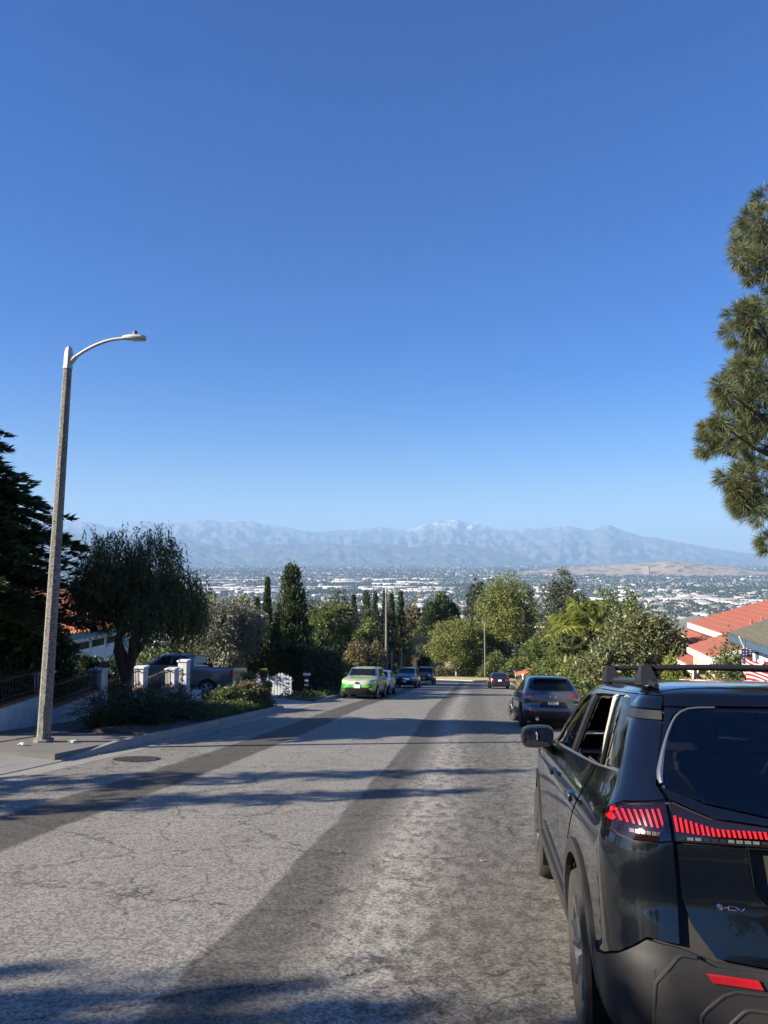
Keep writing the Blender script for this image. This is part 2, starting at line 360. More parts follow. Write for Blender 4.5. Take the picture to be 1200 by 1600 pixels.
# warehouses of the pale industrial belt, each a thing with roof panels
wv = []
for i in range(6):
    L, Dp, Hh = 90 + 110 * rng.random(), 45 + 40 * rng.random(), 9 + 4 * rng.random()
    me = boxes_mesh('warehouse', np.zeros((1, 3)), np.array([[L, Dp, Hh]]), np.zeros(1), np.array([[.1, .5, .62, .3, .9, .8][i]]), None); me.materials.append(WARE_M); wv.append(me)
wspots = []
for k in range(42):
    px = 285 + 420 * rng.random(); py = rng.choice([905, 909, 913, 917, 921, 924]) + 2 * rng.random(); wspots.append((px, py))
for k in range(9): wspots.append((900 + 320 * rng.random(), rng.choice([926, 930, 934]) + 3 * rng.random()))
for k, (px, py) in enumerate(wspots):
    dd = 191 / ((py - 870) / F); x = (px - 600) / F; az = math.atan(x) - YAW
    o = link('warehouse', wv[k % 6]); o.location = (dd * math.sin(az), dd * math.cos(az), ground_z(0, dd * math.cos(az)) - .4); o.rotation_euler.z = .12 * rng.standard_normal() + (math.pi / 2 if k % 7 == 3 else 0) - az * .5
    o.scale = (1.0 + .5 * rng.random(), 1.0, 1.0)
    tag(o, 'long flat-roofed pale warehouse in the industrial belt of the valley', 'warehouse', 'warehouses in the pale industrial belt of the valley')
# block of flats below the brown hill
tw = thing('tower_block', 'brown multi-storey block standing alone in front of the bare brown hill', 'building')
p = Vector((*[v * 7900 for v in Vector(ray(1009, 870)[:2]).normalized()], VALLEY_Z)); tw.location = p; tw.rotation_euler.z = -.5
TB = plain('tan concrete', (.30, .23, .18), .8, .1, .2); TG = plain('tower glass', (.10, .10, .11), .4, .1, .2)
MB().box((0, 0, 42), (70, 30, 84)).build('wall', TB, tw)
for k in range(6): MB().box((0, 0, 26 + 10 * k), (71, 31, 3.6)).build('window_band', TG, tw)
MB().box((10, 0, 87), (24, 14, 6)).build('roof_plant', TB, tw)
# one closed box of air round everything
t = NT('air'); v = t.n('ShaderNodeVolumePrincipled'); v.inputs['Color'].default_value = (.40, .65, 1.0, 1); v.inputs['Density'].default_value = 6.2e-5; v.inputs['Anisotropy'].default_value = 0.0
t.t.links.new(v.outputs[0], t.out.inputs['Volume'])
hz = MB().box((0, 13500, 650), (54000, 34000, 1800)); haze = hz.build('haze', t.m)
tag(haze, 'pale blue haze lying over the valley and mountains', 'haze', kind='stuff')
# ================================================================== street
BEND_V, BEND_X = 88.0, -24.2
def street(u, v, dz=0.0):
    """u metres across (0 = under the camera), v metres along the street"""
    s1 = min(1, max(0, (v - 10) / 26)); s2 = min(1, max(0, (v - 36) / 44)); s1 = s1 * s1 * (3 - 2 * s1); s2 = s2 * s2 * (3 - 2 * s2)
    u0 = u; u = u - .42 * s1 * (1 - max(-7.4, min(3, u0)) / 5) - .45 * s2          # the street drifts a little to the left
    if v <= BEND_V: X, Y = u, v
    else:
        r = u - BEND_X; ph = (v - BEND_V) / 22.0; X, Y = BEND_X + r * math.cos(ph), BEND_V + r * math.sin(ph)
    crown = -.012 * ((u0 + 2.2) / 5) ** 2 if -7.3 < u0 < 3 else -.012
    return Vector((X, Y, -SLOPE * Y + crown + dz))
VEND = BEND_V + 22 * R(100)
def strip_mesh(name, us, vs, dz):
    V = [street(u, v, dz(u, v) if callable(dz) else dz) for u in us for v in vs]
    me = np_mesh(name, V, grid_faces(len(us), len(vs)), True)
    uv = me.uv_layers.new(name='UVMap'); li = np.zeros(len(me.loops), np.int32); me.loops.foreach_get('vertex_index', li)
    UV = np.array([(u, v) for u in us for v in vs])[li]; uv.data.foreach_set('uv', UV.astype(np.float32).ravel()); return me
t = NT('old asphalt'); uv = t.n('ShaderNodeUVMap').outputs[0]; s = t.sep(uv); u = s[0]; v = s[1]
wob = t.math('MULTIPLY', t.math('SUBTRACT', t.noise(uv, .9, 4, .6), .5), .22)
uw = t.math('ADD', t.math('ADD', u, wob), t.math('MULTIPLY', v, .012))
def band(a, b, soft_a, soft_b):
    x = t.math('DIVIDE', t.math('SUBTRACT', uw, a), soft_a, True); y = t.math('DIVIDE', t.math('SUBTRACT', b, uw), soft_b, True); return t.math('MULTIPLY', x, y)
fine = t.noise(uv, 150, 3, .7); grit = t.voro(uv, 62, 'F1', 'Color'); gl = t.sep(grit)[0]
patch = t.noise(t.mapping(uv, (1, .35, 1)), 1.3, 6, .7); mott = t.noise(t.mapping(uv, (1, .55, 1)), 7, 7, .72)
base = t.mix(t.ramp(patch, [(.2, 0.), (.8, 1.)]), (.188, .178, .157), (.262, .249, .220))
# worn lane right of the seam: binder showing dark between pale stones
worn = band(-1.3, 2.4, .8, .5)
wm = t.math('MULTIPLY', worn, t.ramp(mott, [(.40, 1.), (.56, 0.)]))
base = t.mix(t.math('MULTIPLY', wm, .8), base, (.080, .073, .062))
track = t.math('MULTIPLY', band(-.45, .75, .4, .4), .45); base = t.mix(track, base, (.078, .072, .062))
pale = t.math('MULTIPLY', t.math('MULTIPLY', band(-1.30, -.30, .35, .45), t.ramp(mott, [(.40, 0.), (.58, 1.)])), .85); base = t.mix(pale, base, (.36, .335, .285))
seam = t.math('MAXIMUM', t.math('MULTIPLY', band(-1.66, -.80, .05, .45), t.ramp(mott, [(.33, .6), (.6, 1.)])), band(-5.28, -4.26, .12, .08))
base = t.mix(t.math('MULTIPLY', seam, .95), base, t.mix(mott, (.056, .052, .045), (.092, .085, .073)))
lane2 = t.math('MULTIPLY', band(-7, -5.3, .3, .3), .25); base = t.mix(lane2, base, (.12, .115, .105))
oil = t.math('MULTIPLY', t.ramp(t.noise(t.mapping(uv, (1, .2, 1)), .8, 5, .7), [(.55, 0.), (.75, 1.)]), .35); base = t.mix(oil, base, (.09, .086, .08))
base = t.mix(.62, base, t.mix(1.0, base, t.mix(t.ramp(gl, [(.1, 0.), (.9, 1.)]), (.35, .35, .35), (1.75, 1.72, 1.62)), 'MULTIPLY'))
base = t.mix(t.ramp(fine, [(.62, 0.), (.74, .7)]), base, (.40, .385, .35))
wv_ = t.mix(.30, uv, t.noise(uv, 3.0, 9, .75, col=True), 'ADD')
wv2 = t.mix(.55, t.mapping(uv, (.7, 1.1, 1)), t.noise(uv, 1.6, 9, .78, col=True), 'ADD')
e1 = t.voro(wv2, .62, 'DISTANCE_TO_EDGE'); e2 = t.voro(wv_, 1.9, 'DISTANCE_TO_EDGE')
msk = t.ramp(t.noise(uv, .45, 4, .6), [(.44, 0.), (.56, 1.)]); msk2 = t.ramp(t.noise(uv, .38, 4, .6), [(.34, 0.), (.44, 1.)])
br = t.ramp(t.noise(uv, 4.0, 4, .7), [(.43, 0.), (.54, 1.)])
cr = t.math('MAXIMUM', t.math('MULTIPLY', t.math('MULTIPLY', t.ramp(e1, [(.003, 1.), (.010, 0.)]), msk2), br), t.math('MULTIPLY', t.math('MULTIPLY', t.ramp(e2, [(.005, 1.), (.015, 0.)]), msk), br))
base = t.mix(t.math('MULTIPLY', cr, .72), base, (.022, .02, .018))
hgt = t.math('SUBTRACT', t.math('ADD', t.math('MULTIPLY', fine, .5), t.math('MULTIPLY', gl, .5)), t.math('MULTIPLY', cr, 2.0))
ASPH = t.done(t.bsdf(base, .86, normal=t.bump(hgt, .55, .006), spec=.3))
us = [-6.75, -5, -3.5, -2.2, -1, .3, 1.4, 2.45]; vs = list(np.arange(-14, 88, 3.0)) + list(np.linspace(88, VEND, 26))
tag(link('road', strip_mesh('road', us, vs, 0.0), None, ASPH), None, None, kind='structure')

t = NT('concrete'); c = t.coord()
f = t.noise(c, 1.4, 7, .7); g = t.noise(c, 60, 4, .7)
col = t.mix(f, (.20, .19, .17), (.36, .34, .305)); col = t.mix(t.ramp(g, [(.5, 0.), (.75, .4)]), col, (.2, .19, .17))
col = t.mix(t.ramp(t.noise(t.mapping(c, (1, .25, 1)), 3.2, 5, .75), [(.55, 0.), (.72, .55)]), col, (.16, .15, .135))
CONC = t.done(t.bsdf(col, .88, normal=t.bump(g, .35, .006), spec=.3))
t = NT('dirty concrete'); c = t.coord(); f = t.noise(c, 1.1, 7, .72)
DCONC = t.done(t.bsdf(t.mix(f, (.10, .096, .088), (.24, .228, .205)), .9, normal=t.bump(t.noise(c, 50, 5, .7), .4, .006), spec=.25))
SOIL = plain('soil', (.085, .066, .046), .95, .4, 5, .8)
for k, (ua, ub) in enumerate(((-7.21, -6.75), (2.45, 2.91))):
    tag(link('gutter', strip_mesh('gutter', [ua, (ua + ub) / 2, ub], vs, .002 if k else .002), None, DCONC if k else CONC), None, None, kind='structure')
KPROF = [(0, -.10), (.0, .02), (-.02, .125), (-.05, .148), (-.15, .152), (-.15, -.10)]
def kerb_run(name, u0, sgn, v0, v1, step, mat):
    par = link(name, None); tag(par, None, None, kind='structure'); v = v0
    while v < v1 - .2:
        w = min(v + step, v1); m = MB(); n = 5 if v > 80 else 2; V = []; L = len(KPROF)
        for i in range(n):
            vv = v + .006 + (w - v - .012) * i / (n - 1)
            drop = max(0, 1 - abs(vv - v0) / .9) * .13 * (v0 > 5 and vv - v0 < .9)
            V += [street(u0 + sgn * a, vv, (b - (drop if b > .05 else 0))) for a, b in KPROF]
        Fs = [(i * L + k, i * L + (k + 1) % L, i * L + L + (k + 1) % L, i * L + L + k) for i in range(n - 1) for k in range(L)]
        Fs += [tuple(range(L - 1, -1, -1)), tuple(range((n - 1) * L, n * L))]
        m.add(V, Fs).build('kerb_stone', mat, par); v = w
    return par
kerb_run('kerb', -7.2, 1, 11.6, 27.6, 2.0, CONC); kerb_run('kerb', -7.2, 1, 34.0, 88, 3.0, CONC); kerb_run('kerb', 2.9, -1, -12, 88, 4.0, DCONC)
kerb_run('kerb', 2.9, -1, 88, VEND, 4.0, CONC); kerb_run('kerb', -7.2, 1, 88, VEND, 4.0, CONC)
def slab_run(name, ua, ub, v0, v1, step, mat, dz=.14, th=.12):
    par = link(name, None); tag(par, None, None, kind='structure'); v = v0; i = 0
    while v < v1 - .3:
        w = min(v + step, v1); m = MB(); j = .006 * math.sin(i * 2.7); i += 1
        P = [street(ua, v + .008, dz + j), street(ub, v + .008, dz + j), street(ub, w - .008, dz - j), street(ua, w - .008, dz - j)]
        m.prism(P, th).build('slab', mat, par); v = w
    return par
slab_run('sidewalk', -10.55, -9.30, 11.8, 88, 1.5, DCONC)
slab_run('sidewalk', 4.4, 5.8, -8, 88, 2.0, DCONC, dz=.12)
def sheet(name, us, vs, dz, mat, depth=.35):
    o = tag(link(name, strip_mesh(name, us, vs, dz), None, mat), None, None, kind='structure'); m = MB()   # edges of the slab go down into the ground
    rim = [(u, vs[0]) for u in us] + [(us[-1], v) for v in vs[1:]] + [(u, vs[-1]) for u in us[::-1][1:]] + [(us[0], v) for v in vs[::-1][1:-1]]
    P = [street(u, v, dz(u, v) if callable(dz) else dz) for u, v in rim]; n = len(P)
    m.add(P + [p - Vector((0, 0, depth)) for p in P], [(i, (i + 1) % n, n + (i + 1) % n, n + i) for i in range(n)]).build('slab_edge', mat, o)
    return o
# aprons and verge
ap = lambda ua, ub: (lambda u, v: .012 + .125 * (ua - u) / (ua - ub))
sheet('driveway_apron', [-7.22, -8.0, -9.29], list(np.linspace(3.5, 11.6, 8)), ap(-7.22, -9.29), CONC)
sheet('driveway', [-9.29, -10.9, -16], list(np.linspace(3.5, 11.7, 6)), lambda u, v: .137, DCONC)
sheet('driveway_apron', [-7.22, -8.0, -9.29], list(np.linspace(27.6, 34.0, 6)), ap(-7.22, -9.29), CONC)
sheet('driveway', [-10.56, -14, -24], list(np.linspace(27.6, 34.0, 6)), lambda u, v: .135, CONC)
sheet('verge', [-9.29, -8.3, -7.36], list(np.linspace(11.6, 15.2, 5)), .125, DCONC)
sheet('verge', [-9.29, -8.3, -7.36], list(np.linspace(15.2, 27.6, 12)), lambda u, v: .125 + .12 * math.sin(max(0, min(1, (u + 9.29) / 1.93)) * math.pi), SOIL)
sheet('verge', [-9.29, -8.3, -7.36], list(np.linspace(34.0, 88, 24)), .12, SOIL)
sheet('verge', [3.06, 3.7, 4.39], list(np.arange(-8, 90, 4.0)), .11, SOIL)
DRYG = plain('dry lawn', (.42, .34, .17), .95, .3, 1.5, .5)
sheet('verge', [3.06, 5.0, 7.2, 10.0], list(np.linspace(88, VEND, 30)), lambda u, v: .12 + .05 * (u - 3), DRYG)

# manhole
mh = thing('manhole_cover', 'round iron manhole cover in the asphalt near the kerb', 'manhole cover', street(-6.2, 12.25, .004), (-math.atan(SLOPE), 0, 0))
IRON = plain('cast iron', (.055, .047, .040), .6, .3, 20, .3, .6)
MB().lathe([(.36, -.02), (.40, -.02), (.40, .005), (.36, .008)], 36).build('ring', IRON, mh)
lid = MB().lathe([(.35, -.02), (.35, .001), (.3, .001), (.001, .001)], 36).build('lid', IRON, mh)
STUD = plain('lit stud iron', (.22, .19, .16), .5, .3, 30, .2, .4)  # paler than the lid: light on the raised pattern put into the colour
for r_, n_ in ((.08, 6), (.16, 11), (.24, 17), (.31, 22)):
    stud = MB()
    for k in range(n_): a = 2 * math.pi * k / n_ + r_ * 9; stud.box((r_ * math.cos(a), r_ * math.sin(a), .004), (.045, .022, .010), a, .003)
    stud.build('stud_ring', STUD, lid)

# ------------------------------------------------------------------ street lamps
t = NT('aggregate concrete'); c = t.coord(); g = t.voro(c, 70, 'F1', 'Color'); f = t.noise(c, 2, 4)
AGG = t.done(t.bsdf(t.mix(1.0, t.mix(t.sep(g)[1], (.05, .047, .043), (.40, .38, .345)), t.mix(f, (.62, .62, .62), (.95, .94, .92)), 'MULTIPLY'), .85, normal=t.bump(t.voro(c, 70), .5, .01), spec=.3))
GALV = plain('galvanised grey', (.42, .42, .40), .5, .1, 5, .1, .35)
DARKP = plain('dark plastic', (.03, .03, .032), .5, .1)
def street_lamp(label, base, h, rb, rt, arm_dir, lean=(0, 0), arm_len=1.55):
    root = thing('street_lamp', label, 'street lamp', base, (lean[0], lean[1], 0), 'street lamps along the road')
    MB().tube([(0, 0, -.3), (0, 0, .02), (0, 0, h)], [rb * 1.02, rb, rt], 8, twist=R(22.5)).build('pole', AGG, root)
    MB().box((rb * .62, -rb * .72, .55), (.11, .012, .26), R(45 - 4), .004).build('access_cover', DCONC, root)
    MB().lathe([(rb * 1.45, -.05), (rb * 1.45, .03), (rb * 1.05, .05)], 8).build('base_collar', DCONC, root)
    capo = MB().tube([(0, 0, h - .02), (0, 0, h + .02), (0, 0, h + .03), (0, 0, h + .30), (0, 0, h + .40), (0, 0, h + .45)], [rt * 1.2, rt * 1.2, rt * 1.08, rt * 1.02, rt * .75, .01], 8, twist=R(22.5)).build('pole_cap', GALV, root)
    ca, sa = math.cos(arm_dir), math.sin(arm_dir); P = []
    for k in range(11):
        q = k / 10; x = rt * .6 + arm_len * q; P.append((x * ca, x * sa, h + .12 + .50 * math.sin(q * math.pi / 2) ** .8 * 1.0))
    MB().tube(P[:2], [.065, .045], 10).build('arm_socket', GALV, capo)
    MB().tube(P, [.032] * 11, 10).build('arm', GALV, root, True)
    e = Vector(P[-1]); hd_ = MB(); n = 12; L = 10; V = []
    for i in range(L):
        q = i / (L - 1); w = .055 + .085 * math.sin(min(1, q * 1.25) * math.pi * .62) if q < .95 else .05; hh = .05 + .03 * math.sin(q * math.pi)
        for k in range(n):
            a = 2 * math.pi * k / n; yy = w * math.cos(a); zz = hh * max(-.35, math.sin(a)) + .005; xx = -.06 + .46 * q
            V.append((e.x + xx * ca - yy * sa, e.y + xx * sa + yy * ca, e.z + zz))
    hd_.add(V, [(i * n + k, i * n + (k + 1) % n, i * n + n + (k + 1) % n, i * n + n + k) for i in range(L - 1) for k in range(n)] + [tuple(range(n - 1, -1, -1)), tuple(range((L - 1) * n, L * n))])
    head = hd_.build('lamp_head', GALV, root, True)
    MB().box((e.x + .20 * ca, e.y + .20 * sa, e.z - .018), (.24, .13, .02), arm_dir, .005).build('lens', plain('lamp lens', (.55, .55, .5), .25, .05), head)
    MB().lathe([(.045, .0), (.045, .07), (.03, .085), (.001, .09)], 12, Matrix.Translation((e.x + .18 * ca, e.y + .18 * sa, e.z + .068))).build('photocell', DARKP, head)
    return root
pb = on_street(68, 1157, .14)
street_lamp('tall concrete street lamp with curved arm standing nearest, by the manhole', pb, 7.35, .130, .080, R(4), (0, R(2.3)), 1.12)
q = at(598, 1040, 57); street_lamp('slim grey street lamp with short arm rising behind the parked minivan', (-8.2, 57, zg(0, 57) + .12), 7.45, .12, .08, R(0))
q = at(758, 1060, 115.5); street_lamp('pale bare-looking lamp post on the dry verge at the bend', (q.x, 115.5, zg(0, 115.5) + .1), 8.4, .12, .10, R(-100), arm_len=1.2)

km = thing('kerb_plaque', 'small white plaque on the kerb end beside the driveway', 'plaque', street(-7.19, 27.2, .085)); MB().box((0, 0, 0), (.02, .30, .11), 0, .004).build('plate', plain('chalky white', (.6, .6, .57), .8, .1, 9), km); MB().box((.012, 0, 0), (.004, .18, .05)).build('marking', DARKP, km)
kp = thing('kerb_paint', 'faded yellow paint patch on the kerb below the lilies', 'paint patch', street(-7.19, 15.6, .08)); MB().box((0, 0, 0), (.012, .42, .10), 0, .003).build('patch', plain('faded yellow', (.36, .32, .20), .9, .2, 12), kp)
# ================================================================== vehicles
# A body is a stack of horizontal outlines: for every height z the half width w, rear x, front x, rear and front corner radius and bow.
def pchip(xk, yk, x):
    xk, yk = np.asarray(xk, float), np.asarray(yk, float); h = np.diff(xk); dl = np.diff(yk) / h; m = np.zeros_like(yk)
    m[0], m[-1] = dl[0], dl[-1]
    for i in range(1, len(yk) - 1):
        if dl[i - 1] * dl[i] > 0: m[i] = 2 * dl[i - 1] * dl[i] / (dl[i - 1] + dl[i])
    x = np.clip(x, xk[0], xk[-1]); i = np.clip(np.searchsorted(xk, x) - 1, 0, len(xk) - 2); t_ = (x - xk[i]) / h[i]
    return (2 * t_**3 - 3 * t_**2 + 1) * yk[i] + (t_**3 - 2 * t_**2 + t_) * h[i] * m[i] + (-2 * t_**3 + 3 * t_**2) * yk[i + 1] + (t_**3 - t_**2) * h[i] * m[i + 1]
class Body:
    def __init__(s, rows, bow=(.05, .10)):
        a = np.array(rows, float); s.a = a; s.k = np.arange(len(a)) / (len(a) - 1); s.bow = bow
        s.zt = pchip(s.k, a[:, 0], np.linspace(0, 1, 4001)); s.vt = np.linspace(0, 1, 4001)
    def v_of(s, z): return np.interp(z, s.zt, s.vt)
    def par(s, v): return [pchip(s.k, s.a[:, i], v) for i in range(6)]
    def pos(s, u, v):
        z, w, xr, xf, rc, rf = s.par(v); u = np.asarray(u, float); v = np.asarray(v, float)
        br, bf = s.bow; A = np.clip(u, 0, 1); B = np.clip(u - 1, 0, 1) * math.pi / 2; C = np.clip(u - 2, 0, 1); D = np.clip(u - 3, 0, 1) * math.pi / 2; E = np.clip(u - 4, 0, 1)
        y = np.where(u <= 1, A * (w - rc), np.where(u <= 2, w - rc + rc * np.sin(B), np.where(u <= 3, w, np.where(u <= 4, w - rf + rf * np.cos(D), (w - rf) * (1 - E)))))
        xr2 = xr + br * (np.minimum(y, w - rc * .2) / w) ** 2; xf2 = xf - bf * (np.minimum(y, w - rf * .2) / w) ** 2
        xs0 = xr + br + rc; xs1 = xf - bf - rf
        x = np.where(u <= 1, xr2, np.where(u <= 2, xr2 + (xs0 - xr2) * (1 - np.cos(B)), np.where(u <= 3, xs0 + (xs1 - xs0) * C, np.where(u <= 4, xs1 + (xf2 - xs1) * np.sin(D), xf2))))
        y = y - np.where((u > 2) & (u < 3), .035 * (2 * C - 1) ** 4, np.where(u >= 3, .035, np.where(u >= 1, .035 * np.clip(B / 1.57, 0, 1), 0))) * np.clip(w / .6, 0, 1)
        return np.stack([x, y, z + 0 * x], -1)
    def nor(s, u, v):
        e = 1e-3; du = s.pos(np.clip(u + e, 0, 5), v) - s.pos(np.clip(u - e, 0, 5), v); dv = s.pos(u, np.clip(v + e, 0, 1)) - s.pos(u, np.clip(v - e, 0, 1))
        n = np.cross(dv, du); l = np.linalg.norm(n, axis=-1, keepdims=True); n = n / np.maximum(l, 1e-9)
        return n
    def uv_side(s, x, z):
        v = float(s.v_of(z)); uu = np.linspace(0.9, 4.1, 1601); xx = s.pos(uu, np.full_like(uu, v))[:, 0]
        return float(np.interp(x, np.maximum.accumulate(xx), uu)), v
    def uv_rear(s, y, z):
        v = float(s.v_of(z)); uu = np.linspace(0, 2, 801); yy = s.pos(uu, np.full_like(uu, v))[:, 1]
        return float(np.interp(y, np.maximum.accumulate(yy), uu)), v
    def uv_front(s, y, z):
        v = float(s.v_of(z)); uu = np.linspace(5, 3, 801); yy = s.pos(uu, np.full_like(uu, v))[:, 1]
        return float(np.interp(y, np.maximum.accumulate(yy), uu)), v
    def uv(s, p):
        k, a, b = p; return s.uv_side(a, b) if k == 's' else s.uv_rear(a, b) if k == 'r' else s.uv_front(a, b)
    def outline(s, pts, step=.05):
        out = []; n = len(pts)
        for i in range(n):
            p, q = pts[i], pts[(i + 1) % n]
            if p[0] == q[0]:
                L = math.hypot(p[1] - q[1], p[2] - q[2]); m = max(1, int(L / step))
                out += [s.uv((p[0], p[1] + (q[1] - p[1]) * j / m, p[2] + (q[2] - p[2]) * j / m)) for j in range(m)]
            else:
                A, B = s.uv(p), s.uv(q); m = max(2, int(abs(A[0] - B[0]) * 6 + abs(A[1] - B[1]) * 20))
                out += [(A[0] + (B[0] - A[0]) * j / m, A[1] + (B[1] - A[1]) * j / m) for j in range(m)]
        return out
    def panel(s, name, pts, mat, parent, off=0.0, skirt=.012, step=.06, mirror=False, center=False, smooth=True):
        """patch of the body surface bounded by pts; center: pts run from the middle line out and are mirrored across it"""
        P = s.outline(pts, step)
        if center: P = P + [(-a, b) if pts[0][0] == 'r' else (10 - a, b) for a, b in reversed(P)]
        Q = []
        for p in P:
            if not Q or abs(p[0] - Q[-1][0]) + abs(p[1] - Q[-1][1]) > 1e-6: Q.append(p)
        if abs(Q[0][0] - Q[-1][0]) + abs(Q[0][1] - Q[-1][1]) < 1e-6: Q.pop()
        P = Q; n = len(P); a = np.array(P)
        u0, u1, v0, v1 = a[:, 0].min(), a[:, 0].max(), a[:, 1].min(), a[:, 1].max()
        um = np.linspace(u0, u1, 60); vm = np.linspace(v0, v1, 60)
        def S(uu, vv):
            f = np.where(uu < 0, -1, np.where(uu > 5, -1, 1)); u_ = np.where(uu < 0, -uu, np.where(uu > 5, 10 - uu, uu))
            p = s.pos(u_, vv); q = s.nor(u_, vv); p[:, 1] *= f; q[:, 1] *= f; return p, q
        du = np.linalg.norm(np.diff(S(um, np.full(60, (v0 + v1) / 2))[0], axis=0), axis=1).sum(); dv = np.linalg.norm(np.diff(S(np.full(60, (u0 + u1) / 2), vm)[0], axis=0), axis=1).sum()
        nu, nv = max(2, min(60, int(du / step))), max(2, min(40, int(dv / step)))
        scu, scv = nu / max(1e-6, u1 - u0), nv / max(1e-6, v1 - v0)
        pts2 = [Vector(((p[0] - u0) * scu, (p[1] - v0) * scv)) for p in P]
        gi = [Vector((i + .37 * ((j % 2) - .5), j)) for i in range(0, nu + 1) for j in range(0, nv + 1)]
        poly = np.array([(p.x, p.y) for p in pts2]); inner = []
        for g in gi:
            x, y = g; px_, py_ = poly[:, 0], poly[:, 1]; qx, qy = np.roll(px_, -1), np.roll(py_, -1)
            c_ = ((py_ > y) != (qy > y)) & (x < (qx - px_) * (y - py_) / np.where(qy == py_, 1e-9, qy - py_) + px_)
            if c_.sum() % 2:
                tt = np.clip(((x - px_) * (qx - px_) + (y - py_) * (qy - py_)) / np.maximum((qx - px_) ** 2 + (qy - py_) ** 2, 1e-9), 0, 1)
                if np.min((px_ + tt * (qx - px_) - x) ** 2 + (py_ + tt * (qy - py_) - y) ** 2) > .12: inner.append(g)
        vo, _, fo, _, _, _ = delaunay_2d_cdt(pts2 + inner, [], [list(range(n))], 1, 1e-5)
        if not fo: return None
        uu = np.array([q.x / scu + u0 for q in vo]); vv = np.array([q.y / scv + v0 for q in vo])
        pp, qq = S(uu, vv); Vt = pp + qq * off
        me, N = s._mesh(name, Vt, qq, fo, skirt, mirror, smooth)
        me.materials.append(mat); return link(name, me, parent)
    def _mesh(s, name, Vt, qq, fo, skirt, mirror, smooth):
        nV = len(Vt); fs = []
        for f in fo:
            a, b, c_ = (Vt[i] for i in f[:3]); nn = np.cross(b - a, c_ - a)
            fs.append(list(f) if np.dot(nn, qq[f[0]]) > 0 else list(f)[::-1])
        V = list(map(tuple, Vt)); N = list(map(tuple, qq))
        if skirt:
            cnt = {}
            for f in fs:
                for i in range(len(f)): e = (f[i], f[(i + 1) % len(f)]); cnt[e] = 1
            be = [e for e in cnt if (e[1], e[0]) not in cnt]; mp = {}
            sk = []
            for a, b in be:
                for i in (a, b):
                    if i not in mp:
                        mp[i] = len(V); V.append(tuple(Vt[i] - qq[i] * skirt)); N.append(tuple(qq[i]))
                sk.append([b, a, mp[a], mp[b]])
            nf = len(fs); fs = fs + sk
        else: nf = len(fs)
        if mirror:
            V = [(x, -y, z) for x, y, z in V]; N = [(x, -y, z) for x, y, z in N]; fs = [f[::-1] for f in fs]
        me = bpy.data.meshes.new(name); me.from_pydata(V, [], fs); me.update()
        if smooth:
            sm = [i < nf for i in range(len(fs))]; me.polygons.foreach_set('use_smooth', sm)
            try:
                ln = []
                for p in me.polygons:
                    for li in p.loop_indices: ln.append(N[me.loops[li].vertex_index] if p.index < nf else tuple(p.normal))
                me.normals_split_custom_set(ln)
            except Exception: pass
        return me, N
    def skin(s, name, mat, parent, nu=(6, 6, 22, 6, 6), nv=46, off=0.0, drop=None, v0=0.0, v1=1.0):
        """the whole closed body as one mesh; drop(u, v) leaves faces out"""
        U = np.concatenate([np.linspace(i, i + 1, n + 1)[(0 if i == 0 else 1):] for i, n in enumerate(nu)])
        Vv = np.unique(np.concatenate([np.linspace(v0, v1, nv), s.k[(s.k >= v0) & (s.k <= v1)]]))
        A, B = np.meshgrid(U, Vv, indexing='ij'); P = s.pos(A, B) + s.nor(A, B) * off
        m = len(U); k = len(Vv); L = P.reshape(-1, 3); Rr = L * np.array([1, -1, 1])
        F1 = grid_faces(m, k)
        if drop is not None:
            um, vm = (U[:-1] + U[1:]) / 2, (Vv[:-1] + Vv[1:]) / 2; kp = np.array([not drop(a, b) for a in um for b in vm]); F1 = F1[kp]
        fs = [list(f) for f in F1] + [[i + len(L) for i in f[::-1]] for f in F1]
        me = bpy.data.meshes.new(name); bm = bmesh.new()
        vs_ = [bm.verts.new(p) for p in np.concatenate([L, Rr])]
        for f in fs:
            try: bm.faces.new([vs_[i] for i in f])
            except ValueError: pass
        if drop is None or True:
            top = [vs_[i * k + k - 1] for i in range(m)] + [vs_[len(L) + i * k + k - 1] for i in range(m - 1, -1, -1)]
            bot = [vs_[i * k] for i in range(m)] + [vs_[len(L) + i * k] for i in range(m - 1, -1, -1)]
            for loop in (top, bot[::-1]):
                try: bm.faces.new(loop)
                except ValueError: pass
        bmesh.ops.remove_doubles(bm, verts=bm.verts, dist=1e-4); bmesh.ops.recalc_face_normals(bm, faces=bm.faces)
        for f in bm.faces: f.smooth = True
        bm.to_mesh(me); bm.free(); me.set_sharp_from_angle(angle=R(50)); me.materials.append(mat); return link(name, me, parent)

